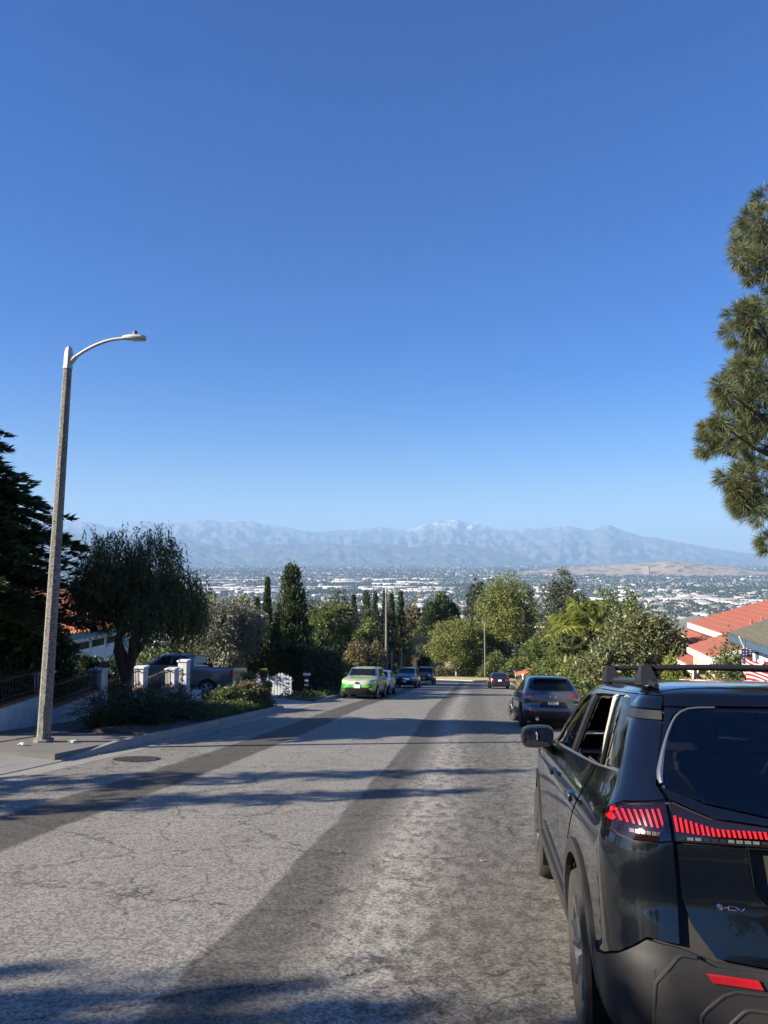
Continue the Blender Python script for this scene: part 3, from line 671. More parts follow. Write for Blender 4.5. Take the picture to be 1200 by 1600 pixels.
def paint(name, col, flake=.25, rough=.28, dust=.12, metal=.5, spec=.5):
    t = NT(name); c = t.coord(); f = t.noise(c, 900, 2, .5)
    k = t.mix(t.math('MULTIPLY', f, flake), col, tuple(min(1, x * 2.2 + .02) for x in col))
    d = t.math('MULTIPLY', t.ramp(t.noise(c, 3.5, 7, .75), [(.35, 0.), (.75, 1.)]), dust)
    z = t.ramp(t.sep(c)[2], [(.25, 1.), (1.0, .25)])
    d = t.math('MULTIPLY', d, z)
    k = t.mix(d, k, (.30, .27, .23)); r = t.math('ADD', rough, t.math('MULTIPLY', d, .6))
    return t.done(t.bsdf(k, r, metal, spec=spec, coat=.9))
def glassmat(name, tint, mixf=.0):
    t = NT(name); fr = t.n('ShaderNodeFresnel'); fr.inputs[0].default_value = 1.5
    g = t.n('ShaderNodeBsdfGlossy'); g.inputs['Roughness'].default_value = .01; g.inputs[0].default_value = (.95, .97, 1, 1)
    tr = t.n('ShaderNodeBsdfTransparent'); tr.inputs[0].default_value = (*tint, 1)
    mx = t.n('ShaderNodeMixShader'); t.set(mx.inputs[0], t.math('ADD', fr.outputs[0], mixf, True)); t.t.links.new(tr.outputs[0], mx.inputs[1]); t.t.links.new(g.outputs[0], mx.inputs[2])
    return t.done(mx.outputs[0])
BLACKG = NT('dark car glass'); BLACKG = BLACKG.done(BLACKG.bsdf((.010, .012, .015), .08, spec=.32, coat=.0))
t = NT('tyre rubber'); c = t.coord(); d = t.noise(c, 5, 5, .7); RUBBER = t.done(t.bsdf(t.mix(d, (.018, .018, .018), (.06, .056, .05)), .85, spec=.25))
ALLOY = plain('alloy rim', (.42, .43, .44), .32, .1, 3, 0, .8); DALLOY = plain('dark alloy rim', (.05, .052, .056), .35, .2, 3, 0, .6)
CLAD = NT('black plastic cladding'); c = CLAD.coord(); dd_ = CLAD.ramp(CLAD.noise(c, 4, 6, .75), [(.3, 0.), (.8, 1.)])
CLAD = CLAD.done(CLAD.bsdf(CLAD.mix(CLAD.math('MULTIPLY', dd_, .5), (.019, .019, .020), (.060, .056, .050)), .55, normal=CLAD.bump(CLAD.noise(c, 420, 2, .5), .12, .002), spec=.35))
CHROME = plain('chrome', (.75, .76, .78), .12, .03, 5, 0, 1.0); BLKP = plain('black trim', (.016, .016, .017), .35, .15, 5); VOID = plain('wheel housing and well shade', (.008, .008, .008), .95, .1, 5, spec=.05)
REDL = NT('red lens'); REDL = REDL.done(REDL.bsdf((.42, .012, .016), .12, spec=.6, coat=.6)); PLATE = plain('plate white', (.72, .73, .72), .45, .05); CLEARL = plain('headlamp lens', (.55, .57, .58), .15, .15, 14, 0, .3, .6, .6)
PLTXT = plain('plate blue lettering', (.03, .04, .16), .5, .05); GOLD = plain('plate gold', (.75, .42, .06), .5, .05)
def wheel(parent, x, y, r, w, side, spokes=5, rim=ALLOY, steer=0.0, detail=24):
    """side +1: outer face towards +y"""
    M = Matrix.Translation((x, y, r)) @ Matrix.Rotation(steer, 4, 'Z') @ Matrix.Rotation(-math.pi / 2 * side, 4, 'X')
    n = detail; h = w / 2; ri = r * .67
    wh = link('wheel', None, parent); wh.matrix_local = M; wh.empty_display_size = .1
    MB().lathe([(ri, -h * .8), (r * .80, -h), (r * .93, -h), (r * .985, -h * .8), (r, -h * .45), (r, -h * .02), (r * .978, -h * .0), (r * .978, h * .06), (r, h * .08), (r, h * .45), (r * .985, h * .78), (r * .95, h * .97), (r * .84, h * 1.02), (r * .74, h * .95), (ri, h * .82), (ri, h * .3)], n + 12).build('tyre', RUBBER, wh, True)
    m = MB(); m.lathe([(ri * 1.0, -h * .5), (ri * 1.0, h * .84), (ri * .94, h * .84), (ri * .88, h * .5), (ri * .86, h * .1), (.05, h * .0)], n + 12)
    for k in range(spokes):
        a = 2 * math.pi * k / spokes; ca, sa = math.cos(a), math.sin(a)
        for da in (-.16, .16):
            P = [Vector((r_ * math.cos(a + da * s_), r_ * math.sin(a + da * s_), z_)) for r_, z_, s_ in ((.05, h * .62, .3), (ri * .55, h * .66, .8), (ri * .95, h * .74, 1.35))]
            m.tube(P, [.028, .024, .026], 4)
    m.lathe([(.07, h * .3), (.07, h * .62), (.05, h * .72), (.001, h * .74)], 16)
    m.build('rim', rim, wh, False)
    return wh
def text_on(parent, txt, loc, rot, size, mat, name='lettering', ext=.001):
    cu = bpy.data.curves.new(name, 'FONT'); cu.body = txt; cu.size = size; cu.align_x = 'CENTER'; cu.align_y = 'CENTER'; cu.extrude = ext
    o = bpy.data.objects.new(name, cu); COL.objects.link(o); o.parent = parent; o.location = loc; o.rotation_euler = rot; cu.materials.append(mat)
    dg = bpy.context.evaluated_depsgraph_get(); me = bpy.data.meshes.new_from_object(o.evaluated_get(dg)); bpy.data.objects.remove(o)
    o = link(name, me, parent); o.location = loc; o.rotation_euler = rot
    return o
def plate(parent, x, z, rear, txt=None):
    p = MB().box((x, 0, z), (.012, .31, .16), 0, .003).build('number_plate', PLATE, parent)
    s = -1 if rear else 1; rot = (math.pi / 2, 0, -math.pi / 2 if rear else math.pi / 2)
    if txt: text_on(p, txt, (x + s * .008, 0, z - .015), rot, .085, PLTXT); MB().box((x + s * .0075, 0, z + .058), (.002, .10, .02)).build('plate_band', GOLD, p)
    return p
def place_car(root, X, Y, heading, dz=0.0):
    """root's local x is the car's forward direction; heading is measured from +Y (downhill) clockwise; the car sits on the slope"""
    up = Vector((0, SLOPE, 1)).normalized(); f = Vector((math.sin(heading), math.cos(heading), 0)); f = (f - up * f.dot(up)).normalized(); l = up.cross(f)
    M = Matrix((f, l, up)).transposed().to_4x4(); M.translation = Vector((X, Y, zg(X, Y) - .008 + dz)); root.matrix_world = M
def arch_pts(x0, z0, r, n=10, a0=0, a1=math.pi): return [('s', x0 + r * math.cos(a0 + (a1 - a0) * i / n), z0 + r * math.sin(a0 + (a1 - a0) * i / n)) for i in range(n + 1)]

def make_car(name, label, rows, mat, wb, rear_ax, wr=.35, bow=(.05, .12), glass=None, lamps=None, rim=ALLOY, spokes=5, clad=None, track=None, plate_txt=None, plate_z=(.75, .55), grille=None, group='cars parked along the kerb', steer=0.0, cat='car', handles=((.95, .92),), mirror=(1.0, .92), lower=CLAD, seams=(), roof_rails=False):
    root = thing(name, label, cat, group=group); b = Body(rows, bow)
    b.skin('body', mat, root)
    W_ = max(r[1] for r in rows)
    for key, P in (glass or {}).items():
        if key in ('windshield', 'rear_window'): b.panel(key, P, BLACKG, root, .004, .006, center=True)
        else:
            for mi in (False, True): b.panel('side_window', P, BLACKG, root, .004, .006, mirror=mi)
    for key, P, m_ in (lamps or ()):
        for mi in (False, True): b.panel(key, P, m_, root, .008, .012, mirror=mi)
    for key, P, m_ in (grille or ()): b.panel(key, P, m_, root, .008, .012, center=True)
    for P in seams:
        for mi in (False, True): b.panel('door', P, mat, root, .003, .006, mirror=mi)
    if lower is not None:
        zl = rows[0][0]
        b.skin('lower_cladding', lower, root, off=.006, v0=0.0, v1=float(b.v_of(clad or .36)), nv=8)
    for x in (rear_ax, rear_ax + wb):
        for sd_ in (1, -1):
            for mi in (False,) if sd_ > 0 else (True,):
                b.panel('wheel_well_shade', arch_pts(x, wr, wr * 1.16, 14) + [('s', x - wr * 1.16, rows[0][0] + .01), ('s', x + wr * 1.16, rows[0][0] + .01)], VOID, root, .010, .004, mirror=mi)  # flat black panel stands in for the shaded hollow around the wheel
            wheel(root, x, sd_ * ((track or W_) - .085), wr, .22, sd_, spokes, rim, steer if x > rear_ax else 0.0)
    for (hx, hz_) in handles:
        u_, v_ = b.uv_side(hx, hz_); p = b.pos(np.array([u_]), np.array([v_]))[0]
        for sg in (1, -1): MB().box((p[0], sg * (p[1] + .012), p[2]), (.18, .03, .03), 0, .008).build('door_handle', mat, root)
    if mirror:
        u_, v_ = b.uv_side(mirror[0], mirror[1]); p = b.pos(np.array([u_]), np.array([v_]))[0]
        for sg in (1, -1):
            mm = MB().box((p[0], sg * (p[1] + .13), p[2] + .09), (.11, .20, .14), 0, .035).build('wing_mirror', mat, root); MB().box((p[0], sg * (p[1] + .02), p[2] + .03), (.06, .10, .03)).build('mirror_stalk', BLKP, mm)
    pl = []
    L0, L1 = min(r[2] for r in rows), max(r[3] for r in rows)
    xr_ = float(b.pos(np.array([0.0]), np.array([b.v_of(plate_z[0])]))[0, 0]); xf_ = float(b.pos(np.array([5.0]), np.array([b.v_of(plate_z[1])]))[0, 0])
    plate(root, xr_ - .012, plate_z[0], True, plate_txt); plate(root, xf_ + .012, plate_z[1], False)
    if roof_rails:
        for sg in (1, -1):
            x0, x1, yy, zz = roof_rails; MB().tube([(x0, sg * yy, zz - .05), (x0 + .08, sg * yy, zz), (x1 - .08, sg * yy, zz), (x1, sg * yy, zz - .05)], .018, 6).build('roof_rail', BLKP, root)
    root['_b'] = 0
    del root['_b']
    return root, b
# ------------------------------------------------------------------ the dark crossover parked in front of the camera
NROWS = [(.22,.80,.24,4.30,.30,.45),(.30,.90,.10,4.45,.28,.45),(.42,.925,.03,4.52,.26,.45),(.58,.935,.018,4.55,.25,.45),(.66,.935,.032,4.55,.25,.45),(.75,.935,.046,4.55,.25,.45),(.85,.935,.06,4.54,.25,.45),(.98,.93,.065,4.45,.25,.45),(1.06,.912,.07,4.15,.25,.45),(1.13,.885,.085,3.6,.25,.42),(1.20,.850,.12,3.25,.24,.35),(1.30,.812,.19,3.05,.22,.3),(1.45,.755,.29,2.75,.20,.28),(1.56,.705,.35,2.5,.18,.25),(1.60,.665,.38,2.36,.18,.25),(1.635,.58,.50,2.12,.2,.25),(1.652,.44,.70,1.9,.2,.2),(1.658,.20,1.0,1.7,.1,.1)]
nc = thing('parked_car', 'dark blue-grey crossover with roof bars and red comb tail lamps, parked nearest', 'car', group='cars parked along the kerb')
nb = Body(NROWS, (.05, .10))
NP = paint('deep blue-black paint', (.024, .030, .039), .05, .16, .05, .9, .5)
GLT = glassmat('tinted privacy glass', (.20, .22, .23), .03); GLC = glassmat('clear car glass', (.72, .76, .75), .0)
SMOKE = NT('smoked lamp lens'); SMOKE = SMOKE.done(SMOKE.bsdf((.010, .006, .007), .05, spec=.6, coat=.5))
DKI = plain('dark interior trim', (.022, .021, .020), .8, .1); CREAM = plain('cream pillar trim', (.62, .57, .48), .7, .05)
SATIN = plain('satin trim', (.30, .31, .32), .3, .05, 5, 0, .8)
def both(fn):
    for mi in (False, True): fn(mi)
S_ = lambda x, z: ('s', x, z)
R_ = lambda y, z: ('r', y, z)
F_ = lambda y, z: ('f', y, z)
def arch(x0, r, a0, a1, n=12, z0=.36): return [S_(x0 + r * math.cos(R(a0 + (a1 - a0) * i / n)), z0 + r * math.sin(R(a0 + (a1 - a0) * i / n))) for i in range(n + 1)]
XR, XF = .95, 3.64
QW = [S_(.40, 1.285), S_(.40, 1.30), S_(.52, 1.45), S_(.60, 1.545), S_(.70, 1.572), S_(.865, 1.572), S_(.705, 1.255), S_(.44, 1.265)]
RW = [S_(.735, 1.252), S_(.895, 1.572), S_(1.40, 1.562), S_(1.52, 1.553), S_(1.60, 1.225)]
FW = [S_(1.72, 1.218), S_(1.64, 1.548), S_(1.85, 1.530), S_(2.12, 1.44), S_(2.45, 1.29), S_(2.66, 1.185), S_(2.4, 1.19)]
RG = [R_(0, 1.135), R_(.286, 1.150), R_(.5, 1.185), R_(.655, 1.24), R_(.652, 1.27), R_(.61, 1.40), R_(.55, 1.505), R_(.49, 1.537), R_(.40, 1.545), R_(0, 1.55)]
WS = [F_(0, 1.215), F_(.70, 1.205), F_(.64, 1.36), F_(.56, 1.54), F_(0, 1.555)]
holes = [np.array(nb.outline(q)) for q in (QW, RW, FW, RG, WS)]
def in_poly(x, y, P):
    a, b_ = P[:, 0], P[:, 1]; c_, d_ = np.roll(a, -1), np.roll(b_, -1); k = ((b_ > y) != (d_ > y)) & (x < (c_ - a) * (y - b_) / np.where(d_ == b_, 1e-9, d_ - b_) + a); return k.sum() % 2 == 1
H3 = np.concatenate([holes[3], [[-.01, holes[3][-1][1]], [-.01, holes[3][0][1]]]]); H4 = np.concatenate([holes[4], [[5.01, holes[4][-1][1]], [5.01, holes[4][0][1]]]])
def drop(u, v):
    if in_poly(u, v, H3) or in_poly(u, v, H4): return True
    if any(in_poly(u, v, h) for h in holes[:3]): return True
    p = nb.pos(np.array([u]), np.array([v]))[0]
    return any((p[0] - x) ** 2 + (p[2] - .36) ** 2 < .43 ** 2 and u > 1.2 for x in (XR, XF))
nb.skin('inner_shell', DKI, nc, nu=(24, 14, 70, 14, 24), nv=90, off=-.03, drop=drop)
# painted panels
quarter = arch(XR, .50, 33, 148) + [S_(.455, .575), S_(.40, .545), R_(.86, .62), R_(.764, .700), R_(.652, .690), R_(.645, .85), R_(.648, 1.042), R_(.70, 1.032), R_(.80, 1.030), S_(.30, 1.050), S_(.40, 1.080), S_(.40, 1.100), R_(.80, 1.165), R_(.655, 1.192), R_(.678, 1.24), R_(.668, 1.27), R_(.628, 1.40), R_(.603, 1.484), S_(.60, 1.484), S_(.515, 1.46), S_(.385, 1.30), S_(.385, 1.272), S_(.44, 1.255), S_(.79, 1.238), S_(.86, 1.10), S_(1.10, .90), S_(1.30, .74)]
both(lambda mi: nb.panel('quarter_panel', quarter, NP, nc, 0, .014, .045, mi))
both(lambda mi: nb.panel('pillar_band', [R_(.603, 1.490), S_(.606, 1.490), S_(.60, 1.530), R_(.598, 1.527)], BLKP, nc, -.002, .012, .05, mi))
both(lambda mi: nb.panel('roof_side', [R_(.597, 1.533), S_(.605, 1.535), S_(.66, 1.568), S_(.72, 1.579), S_(1.40, 1.569), S_(1.64, 1.556), S_(1.9, 1.535), S_(2.0, 1.545), S_(1.9, 1.588), S_(.6, 1.588), R_(.575, 1.588)], NP, nc, 0, .014, .045, mi))
rdoor = [S_(1.325, .735), S_(1.125, .905), S_(.885, 1.105), S_(.815, 1.235), S_(1.66, 1.208), S_(1.74, .9), S_(1.74, .47), S_(1.42, .47), S_(1.39, .60)]
fdoor = [S_(1.75, .9), S_(1.67, 1.207), S_(2.4, 1.175), S_(2.70, 1.165), S_(2.82, .9), S_(2.84, .47), S_(1.75, .47)]
doors = {}
for nm, pl_, hx in (('rear_door', rdoor, 1.07), ('front_door', fdoor, 2.06)):
    for mi in (False, True):
        d_ = nb.panel(nm, pl_, NP, nc, 0, .014, .045, mi); sg = -1 if mi else 1
        u_, v_ = nb.uv_side(hx, 1.045); p = nb.pos(np.array([u_]), np.array([v_]))[0]
        MB().box((p[0], sg * (p[1] + .028), p[2]), (.21, .022, .034), 0, .010).build('door_handle', NP, d_); MB().box((p[0] + .085, sg * (p[1] + .006), p[2]), (.035, .04, .03), 0, .01).build('handle_foot', CHROME, d_)
ffender = arch(XF, .50, 32, 150) + [S_(3.02, .47), S_(2.85, .47), S_(2.83, .9), S_(2.71, 1.165), S_(2.80, 1.16), S_(3.2, 1.075), S_(3.7, .985), F_(.78, .95), F_(.80, .70), S_(4.10, .62)]
both(lambda mi: nb.panel('front_wing', ffender, NP, nc, 0, .014, .06, mi))
nb.panel('bonnet', [F_(0, .96), F_(.76, .96), S_(3.72, .992), S_(3.2, 1.085), S_(2.84, 1.165), F_(.74, 1.195), F_(0, 1.205)], NP, nc, 0, .014, .06, center=True)
nb.panel('front_bumper', [F_(0, .40), F_(.80, .40), F_(.80, .70), F_(.78, .94), F_(0, .95)], NP, nc, 0, .014, .08, center=True)
both(lambda mi: nb.panel('headlamp', [F_(.45, .80), F_(.85, .84), S_(4.0, .90), F_(.80, .92), F_(.45, .88)], CLEARL, nc, .006, .014, .06, mi))
nb.panel('front_grille', [F_(0, .45), F_(.55, .45), F_(.62, .62), F_(0, .64)], BLKP, nc, .006, .014, .08, center=True)
both(lambda mi: nb.panel('fuel_door', [S_(.50, 1.085), S_(.60, 1.095), S_(.62, 1.16), S_(.56, 1.19), S_(.46, 1.17), S_(.44, 1.11)], NP, nc, .0015, .003, .03, mi))
roof = nb.skin('roof', NP, nc, nu=(10, 8, 30, 8, 10), nv=30, v0=float(nb.v_of(1.592)))
# tailgate
gate = nb.panel('tailgate', [R_(.0, .645), R_(.36, .640), R_(.525, .655), R_(.60, .756), R_(.628, .85), R_(.632, 1.036), R_(.38, 1.036), R_(.372, .90), R_(.33, .845), R_(0, .83)], NP, nc, .002, .02, .04, center=True)
nb.panel('plate_recess', [R_(0, .835), R_(.325, .85), R_(.368, .90), R_(.376, 1.036), R_(0, 1.036)], BLKP, gate, -.035, -.045, .06, center=True)
nb.panel('gate_band', [R_(0, 1.118), R_(.30, 1.120), R_(.50, 1.140), R_(.64, 1.195), R_(.664, 1.235), R_(.50, 1.178), R_(.286, 1.143), R_(0, 1.128)], NP, gate, .002, .02, .03, center=True)
nb.panel('rear_window', RG, GLT, gate, .0, 0, .05, center=True)
nb.panel('spoiler', [R_(0, 1.556), R_(.40, 1.551), R_(.50, 1.545), R_(.585, 1.545), R_(.57, 1.588), R_(0, 1.588)], NP, gate, .006, .05, .03, center=True)
both(lambda mi: nb.panel('gate_pillar', [R_(.664, 1.25), R_(.662, 1.28), R_(.622, 1.41), R_(.592, 1.50), R_(.583, 1.540), R_(.505, 1.540), R_(.56, 1.508), R_(.618, 1.40), R_(.657, 1.272)], NP, gate, .002, .016, .03, mi))
pl_ = plate(nc, .105, .935, True)
for sg in (1, -1):      # satin strip framing the glass
    P = [nb.pos(np.array([a]), np.array([b_]))[0] + .004 * nb.nor(np.array([a]), np.array([b_]))[0] for a, b_ in (nb.uv_rear(y, z) for y, z in ((.656, 1.243), (.657, 1.262), (.652, 1.285), (.640, 1.32), (.625, 1.36), (.608, 1.40), (.588, 1.44), (.568, 1.475), (.548, 1.503), (.522, 1.524), (.492, 1.537), (.45, 1.543), (.38, 1.546)))]
    MB().tube([(p[0], sg * p[1], p[2]) for p in P], [.008, .013, .014, .012, .009, .007, .006, .005, .005, .005, .004, .004, .003], 8).build('window_trim', SATIN, gate, True)
# tail lamps
LENSG = glassmat('red-tinted lamp glass', (.97, .82, .82), .0); REDS = plain('red reflector', (.58, .016, .022), .3, .1, 60)
GREYL = plain('grey lamp cell', (.16, .165, .17), .2, .3, 60, 0, .3)
lamp_out = [R_(.652, 1.048), R_(.70, 1.038), R_(.80, 1.036), S_(.29, 1.055), S_(.385, 1.082), S_(.385, 1.096), R_(.80, 1.158), R_(.658, 1.186)]
for mi in (False, True):
    lp = nb.panel('tail_lamp', lamp_out, SMOKE, nc, -.014, .012, .03, mi); nb.panel('lamp_lens', lamp_out, LENSG, lp, .002, .008, .03, mi)
    for k in range(9):
        y = .672 + .021 * k; zt = 1.158 - .0035 * k; zb = 1.088 + .001 * k
        nb.panel('lamp_segment', [R_(y, zb), R_(y + .0085, zb), R_(y + .020, zt), R_(y + .0115, zt)], REDS, lp, -.006, .006, .02, mi)
    nb.panel('lamp_tip', [S_(.27, 1.085), S_(.35, 1.090), S_(.27, 1.125), R_(.85, 1.140), R_(.845, 1.09)], REDL, lp, -.005, .006, .03, mi)
    for k in range(7): nb.panel('reversing_cell', [R_(.665 + .02 * k, 1.060), R_(.681 + .02 * k, 1.060), R_(.681 + .02 * k, 1.074), R_(.665 + .02 * k, 1.074)], GREYL, lp, -.006, .004, .02, mi)
bar = nb.panel('lamp_bar', [R_(0, 1.043), R_(.30, 1.043), R_(.637, 1.046), R_(.642, 1.190), R_(.50, 1.134), R_(.30, 1.114), R_(0, 1.112)], SMOKE, nc, -.014, .016, .03, center=True)
for mi in (False, True):
    for k in range(33):
        y = .622 - .019 * k; zt = 1.098 + .045 * max(0, (y - .46) / .18) ** 1.3; zb = 1.072 + .010 * max(0, (y - .5) / .14)
        if y > .01: nb.panel('lamp_segment', [R_(y, zb), R_(y + .008, zb), R_(y + .012, zt), R_(y + .004, zt)], REDS, bar, .002, .012, .02, mi)
    for k in range(16): nb.panel('reversing_cell', [R_(.60 - .03 * k, 1.052), R_(.622 - .03 * k, 1.052), R_(.622 - .03 * k, 1.063), R_(.60 - .03 * k, 1.063)], GREYL if k in (1, 2, 6, 7, 8, 9) else BLKP, bar, -.006, .004, .02, mi)
# windows, pillars, trim
both(lambda mi: nb.panel('quarter_window', QW, GLT, nc, -.004, 0, .05, mi))
both(lambda mi: nb.panel('rear_window_pane', [S_(.735, 1.252), S_(.895, 1.572), S_(.99, 1.570), S_(.86, 1.248)], GLC, nc, -.010, 0, .05, mi))
both(lambda mi: nb.panel('window_divider', [S_(.708, 1.250), S_(.868, 1.576), S_(.892, 1.576), S_(.732, 1.250)], BLKP, nc, .001, .02, .04, mi))
both(lambda mi: nb.panel('door_pillar', [S_(1.605, 1.222), S_(1.525, 1.556), S_(1.635, 1.552), S_(1.715, 1.214)], BLKP, nc, .001, .02, .04, mi))
both(lambda mi: nb.panel('belt_trim', [S_(.40, 1.258), S_(.40, 1.272), S_(.72, 1.250), S_(1.6, 1.222), S_(2.68, 1.184), S_(2.72, 1.170), S_(1.6, 1.209), S_(.80, 1.240)], SATIN, nc, .003, .02, .04, mi))
both(lambda mi: nb.panel('pillar_front', [S_(2.69, 1.18), S_(2.47, 1.295), S_(2.14, 1.445), S_(1.87, 1.535), S_(2.02, 1.548), F_(.58, 1.545), F_(.66, 1.36), F_(.715, 1.205), S_(2.84, 1.172)], NP, nc, 0, .014, .05, mi))
both(lambda mi: nb.panel('front_window_pane', FW, GLC, nc, -.010, 0, .05, mi))
nb.panel('windscreen', WS, GLC, nc, -.002, 0, .08, center=True)
# cladding
for x0, nm in ((XR, 'wheel_arch_trim'), (XF, 'wheel_arch_trim')):
    both(lambda mi: nb.panel(nm, arch(x0, .43, -12, 192, 18) + arch(x0, .497, 190, -10, 18), CLAD, nc, .012, .03, .05, mi))
both(lambda mi: nb.panel('sill', [S_(1.37, .30), S_(1.43, .46), S_(2.85, .46), S_(3.17, .46), S_(3.20, .30), S_(3.1, .24), S_(1.45, .24)], CLAD, nc, .014, .03, .06, mi))
both(lambda mi: nb.panel('door_strip', [S_(1.40, .52), S_(1.42, .56), S_(2.80, .60), S_(2.84, .57), S_(2.84, .54)], CLAD, nc, .010, .012, .06, mi))
bmp = nb.panel('rear_bumper', [R_(0, .235), R_(.60, .235), S_(.50, .24), S_(.49, .45), S_(.44, .565), S_(.40, .535), R_(.86, .61), R_(.764, .690), R_(.655, .678), R_(.53, .644), R_(.36, .632), R_(0, .634)], CLAD, nc, .010, .03, .04, center=True)
step1 = nb.panel('bumper_plate', [R_(0, .236), R_(.735, .236), R_(.745, .50), R_(.74, .565), R_(.655, .662), R_(.60, .655), R_(.54, .628), R_(0, .618)], CLAD, bmp, .032, .03, .04, center=True)
step2 = nb.panel('bumper_plate', [R_(0, .237), R_(.60, .237), R_(.60, .48), R_(.56, .53), R_(.48, .572), R_(0, .565)], CLAD, bmp, .048, .02, .04, center=True)
step3 = nb.panel('bumper_plate', [R_(0, .238), R_(.52, .238), R_(.52, .455), R_(.45, .525), R_(0, .51)], CLAD, bmp, .060, .016, .04, center=True)
for k in range(9):
    both(lambda mi: nb.panel('bumper_rib', [R_(.43 - .05 * k, .25), R_(.44 - .05 * k, .25), R_(.44 - .05 * k, .43), R_(.43 - .05 * k, .43)], CLAD, step3, .067, .008, .04, mi))
def crease(pts, off, par, rad=.007):
    for sg in (1, -1):
        uvs = [nb.uv_rear(y, z) for y, z in pts]; P = [nb.pos(np.array([a]), np.array([b_]))[0] + off * nb.nor(np.array([a]), np.array([b_]))[0] for a, b_ in uvs]
        MB().tube([(p[0], sg * p[1], p[2]) for p in P], rad, 8).build('bumper_crease', CLAD, par, True)
crease([(.735, .24), (.745, .40), (.745, .50), (.74, .565), (.70, .612), (.665, .650), (.648, .660), (.60, .655)], .028, bmp, .009)
crease([(.60, .24), (.60, .40), (.60, .48), (.58, .505), (.52, .555), (.48, .570), (.30, .568), (.0, .565)], .045, bmp)
crease([(.52, .24), (.52, .40), (.52, .455), (.50, .478), (.46, .515), (.44, .523), (.25, .517), (.0, .51)], .058, bmp)
both(lambda mi: nb.panel('reflector', [R_(.575, .612), R_(.40, .606), R_(.385, .582), R_(.555, .589)], REDL, bmp, .043, .014, .03, mi))
# badge
u_, v_ = nb.uv_rear(.497, .826); p0 = nb.pos(np.array([u_]), np.array([v_]))[0]
bd = link('badge', None, gate); bd.location = (p0[0] - .004, p0[1], p0[2]); bd.empty_display_size = .05
Mr = Matrix.Rotation(-math.pi / 2, 4, 'Y')
MB().lathe([(.0115, 0), (.0115, .003), (.0085, .004), (.0085, .002)], 20, Mr).build('badge_ring', CHROME, bd)
MB().tube([(-.004, .008, .008), (-.004, -.009, -.009)], .0022, 6).build('badge_bar', CHROME, bd)
for pts_ in ([(-.015, 0), (-.032, 0)], [(-.032, .006), (-.032, -.008)], [(-.036, .006), (-.062, .003), (-.070, -.006)], [(-.036, -.007), (-.060, -.008)], [(-.072, -.010), (-.080, -.008), (-.090, 0.002)]):
    MB().tube([(-.004, y, z) for y, z in pts_], .0018, 6).build('badge_stroke', CHROME if len(pts_) > 2 else SATIN, bd)
# mirrors
for sg in (1, -1):
    m = MB(); n = 12; V = []; secs = ((-.055, .62, .70), (-.05, .92, .95), (-.01, 1, 1), (.06, .92, .9), (.11, .6, .6))
    for dx, sy, sz in secs:
        for k in range(16):
            a = 2 * math.pi * k / 16; c_, s2_ = math.cos(a), math.sin(a)
            yy = .115 * sy * math.copysign(abs(c_) ** .55, c_); zz = .078 * sz * math.copysign(abs(s2_) ** .6, s2_)
            V.append((2.36 + dx, sg * (1.005 + yy), 1.235 + zz - yy * .05))
    N_ = 16
    m.add(V, [(i * N_ + k, i * N_ + (k + 1) % N_, i * N_ + N_ + (k + 1) % N_, i * N_ + N_ + k) for i in range(4) for k in range(N_)] + [tuple(range(N_ - 1, -1, -1)), tuple(range(4 * N_, 5 * N_))])
    mm = m.build('wing_mirror', BLKP, nc, True)
    G_ = MB(); V = []
    for k in range(20):
        a = 2 * math.pi * k / 20; c_, s2_ = math.cos(a), math.sin(a); V.append((2.302 - .05 * s2_ * .3, sg * (1.003 + .098 * math.copysign(abs(c_) ** .6, c_)), 1.235 + .066 * math.copysign(abs(s2_) ** .6, s2_)))
    G_.prism(V if sg > 0 else V, .003).build('mirror_glass', plain('mirror', (.55, .56, .58), .03, .02, 3, 0, 1.0), mm)
    MB().tube([(2.38, sg * .94, 1.18), (2.42, sg * .90, 1.14), (2.46, sg * .87, 1.12)], [.035, .032, .04], 8).build('mirror_stalk', BLKP, mm, True)
# roof rails and cross bars
for sg in (1, -1): MB().tube([(.50, sg * .585, 1.63), (.60, sg * .59, 1.650), (1.9, sg * .59, 1.640), (2.05, sg * .585, 1.615)], [.012, .018, .018, .012], 8).build('roof_rail', BLKP, nc, True)
for bx_ in (.66, 1.66):
    cb = MB().tube([(bx_, y, 1.712 + .012 * (1 - (y / .6) ** 2)) for y in np.linspace(-.58, .58, 9)], .0145, 10).build('cross_bar', BLKP, nc, True)
    for sg in (1, -1):
        MB().add([(bx_ + dx * wx, sg * (.60 + dy * wy), z) for z, wx, wy in ((1.632, .085, .040), (1.662, .070, .036), (1.705, .035, .026), (1.728, .026, .020)) for dx, dy in ((-1, -1), (1, -1), (1, 1), (-1, 1))],
                 [(i * 4 + k, i * 4 + (k + 1) % 4, i * 4 + 4 + (k + 1) % 4, i * 4 + 4 + k) for i in range(3) for k in range(4)] + [(3, 2, 1, 0), (12, 13, 14, 15)]).build('bar_foot', BLKP, cb)
# wheels and housings
for x in (XR, XF):
    for sg in (1, -1):
        wheel(nc, x, sg * .825, .36, .225, sg, 5, DALLOY, 0.0, 36)
        m = MB(); n = 20; V = []
        for y in (.60, .92):
            for k in range(n + 1): a = R(-25) + R(230) * k / n; V.append((x + .432 * math.cos(a), sg * y, .36 + .432 * math.sin(a)))
        m.add(V, [(k, k + 1, n + 2 + k, n + 1 + k) for k in range(n)]); m.build('wheel_housing', VOID, nc)
        MB().box((x, sg * .60, .42), (.9, .01, .6)).build('wheel_housing_back', VOID, nc)
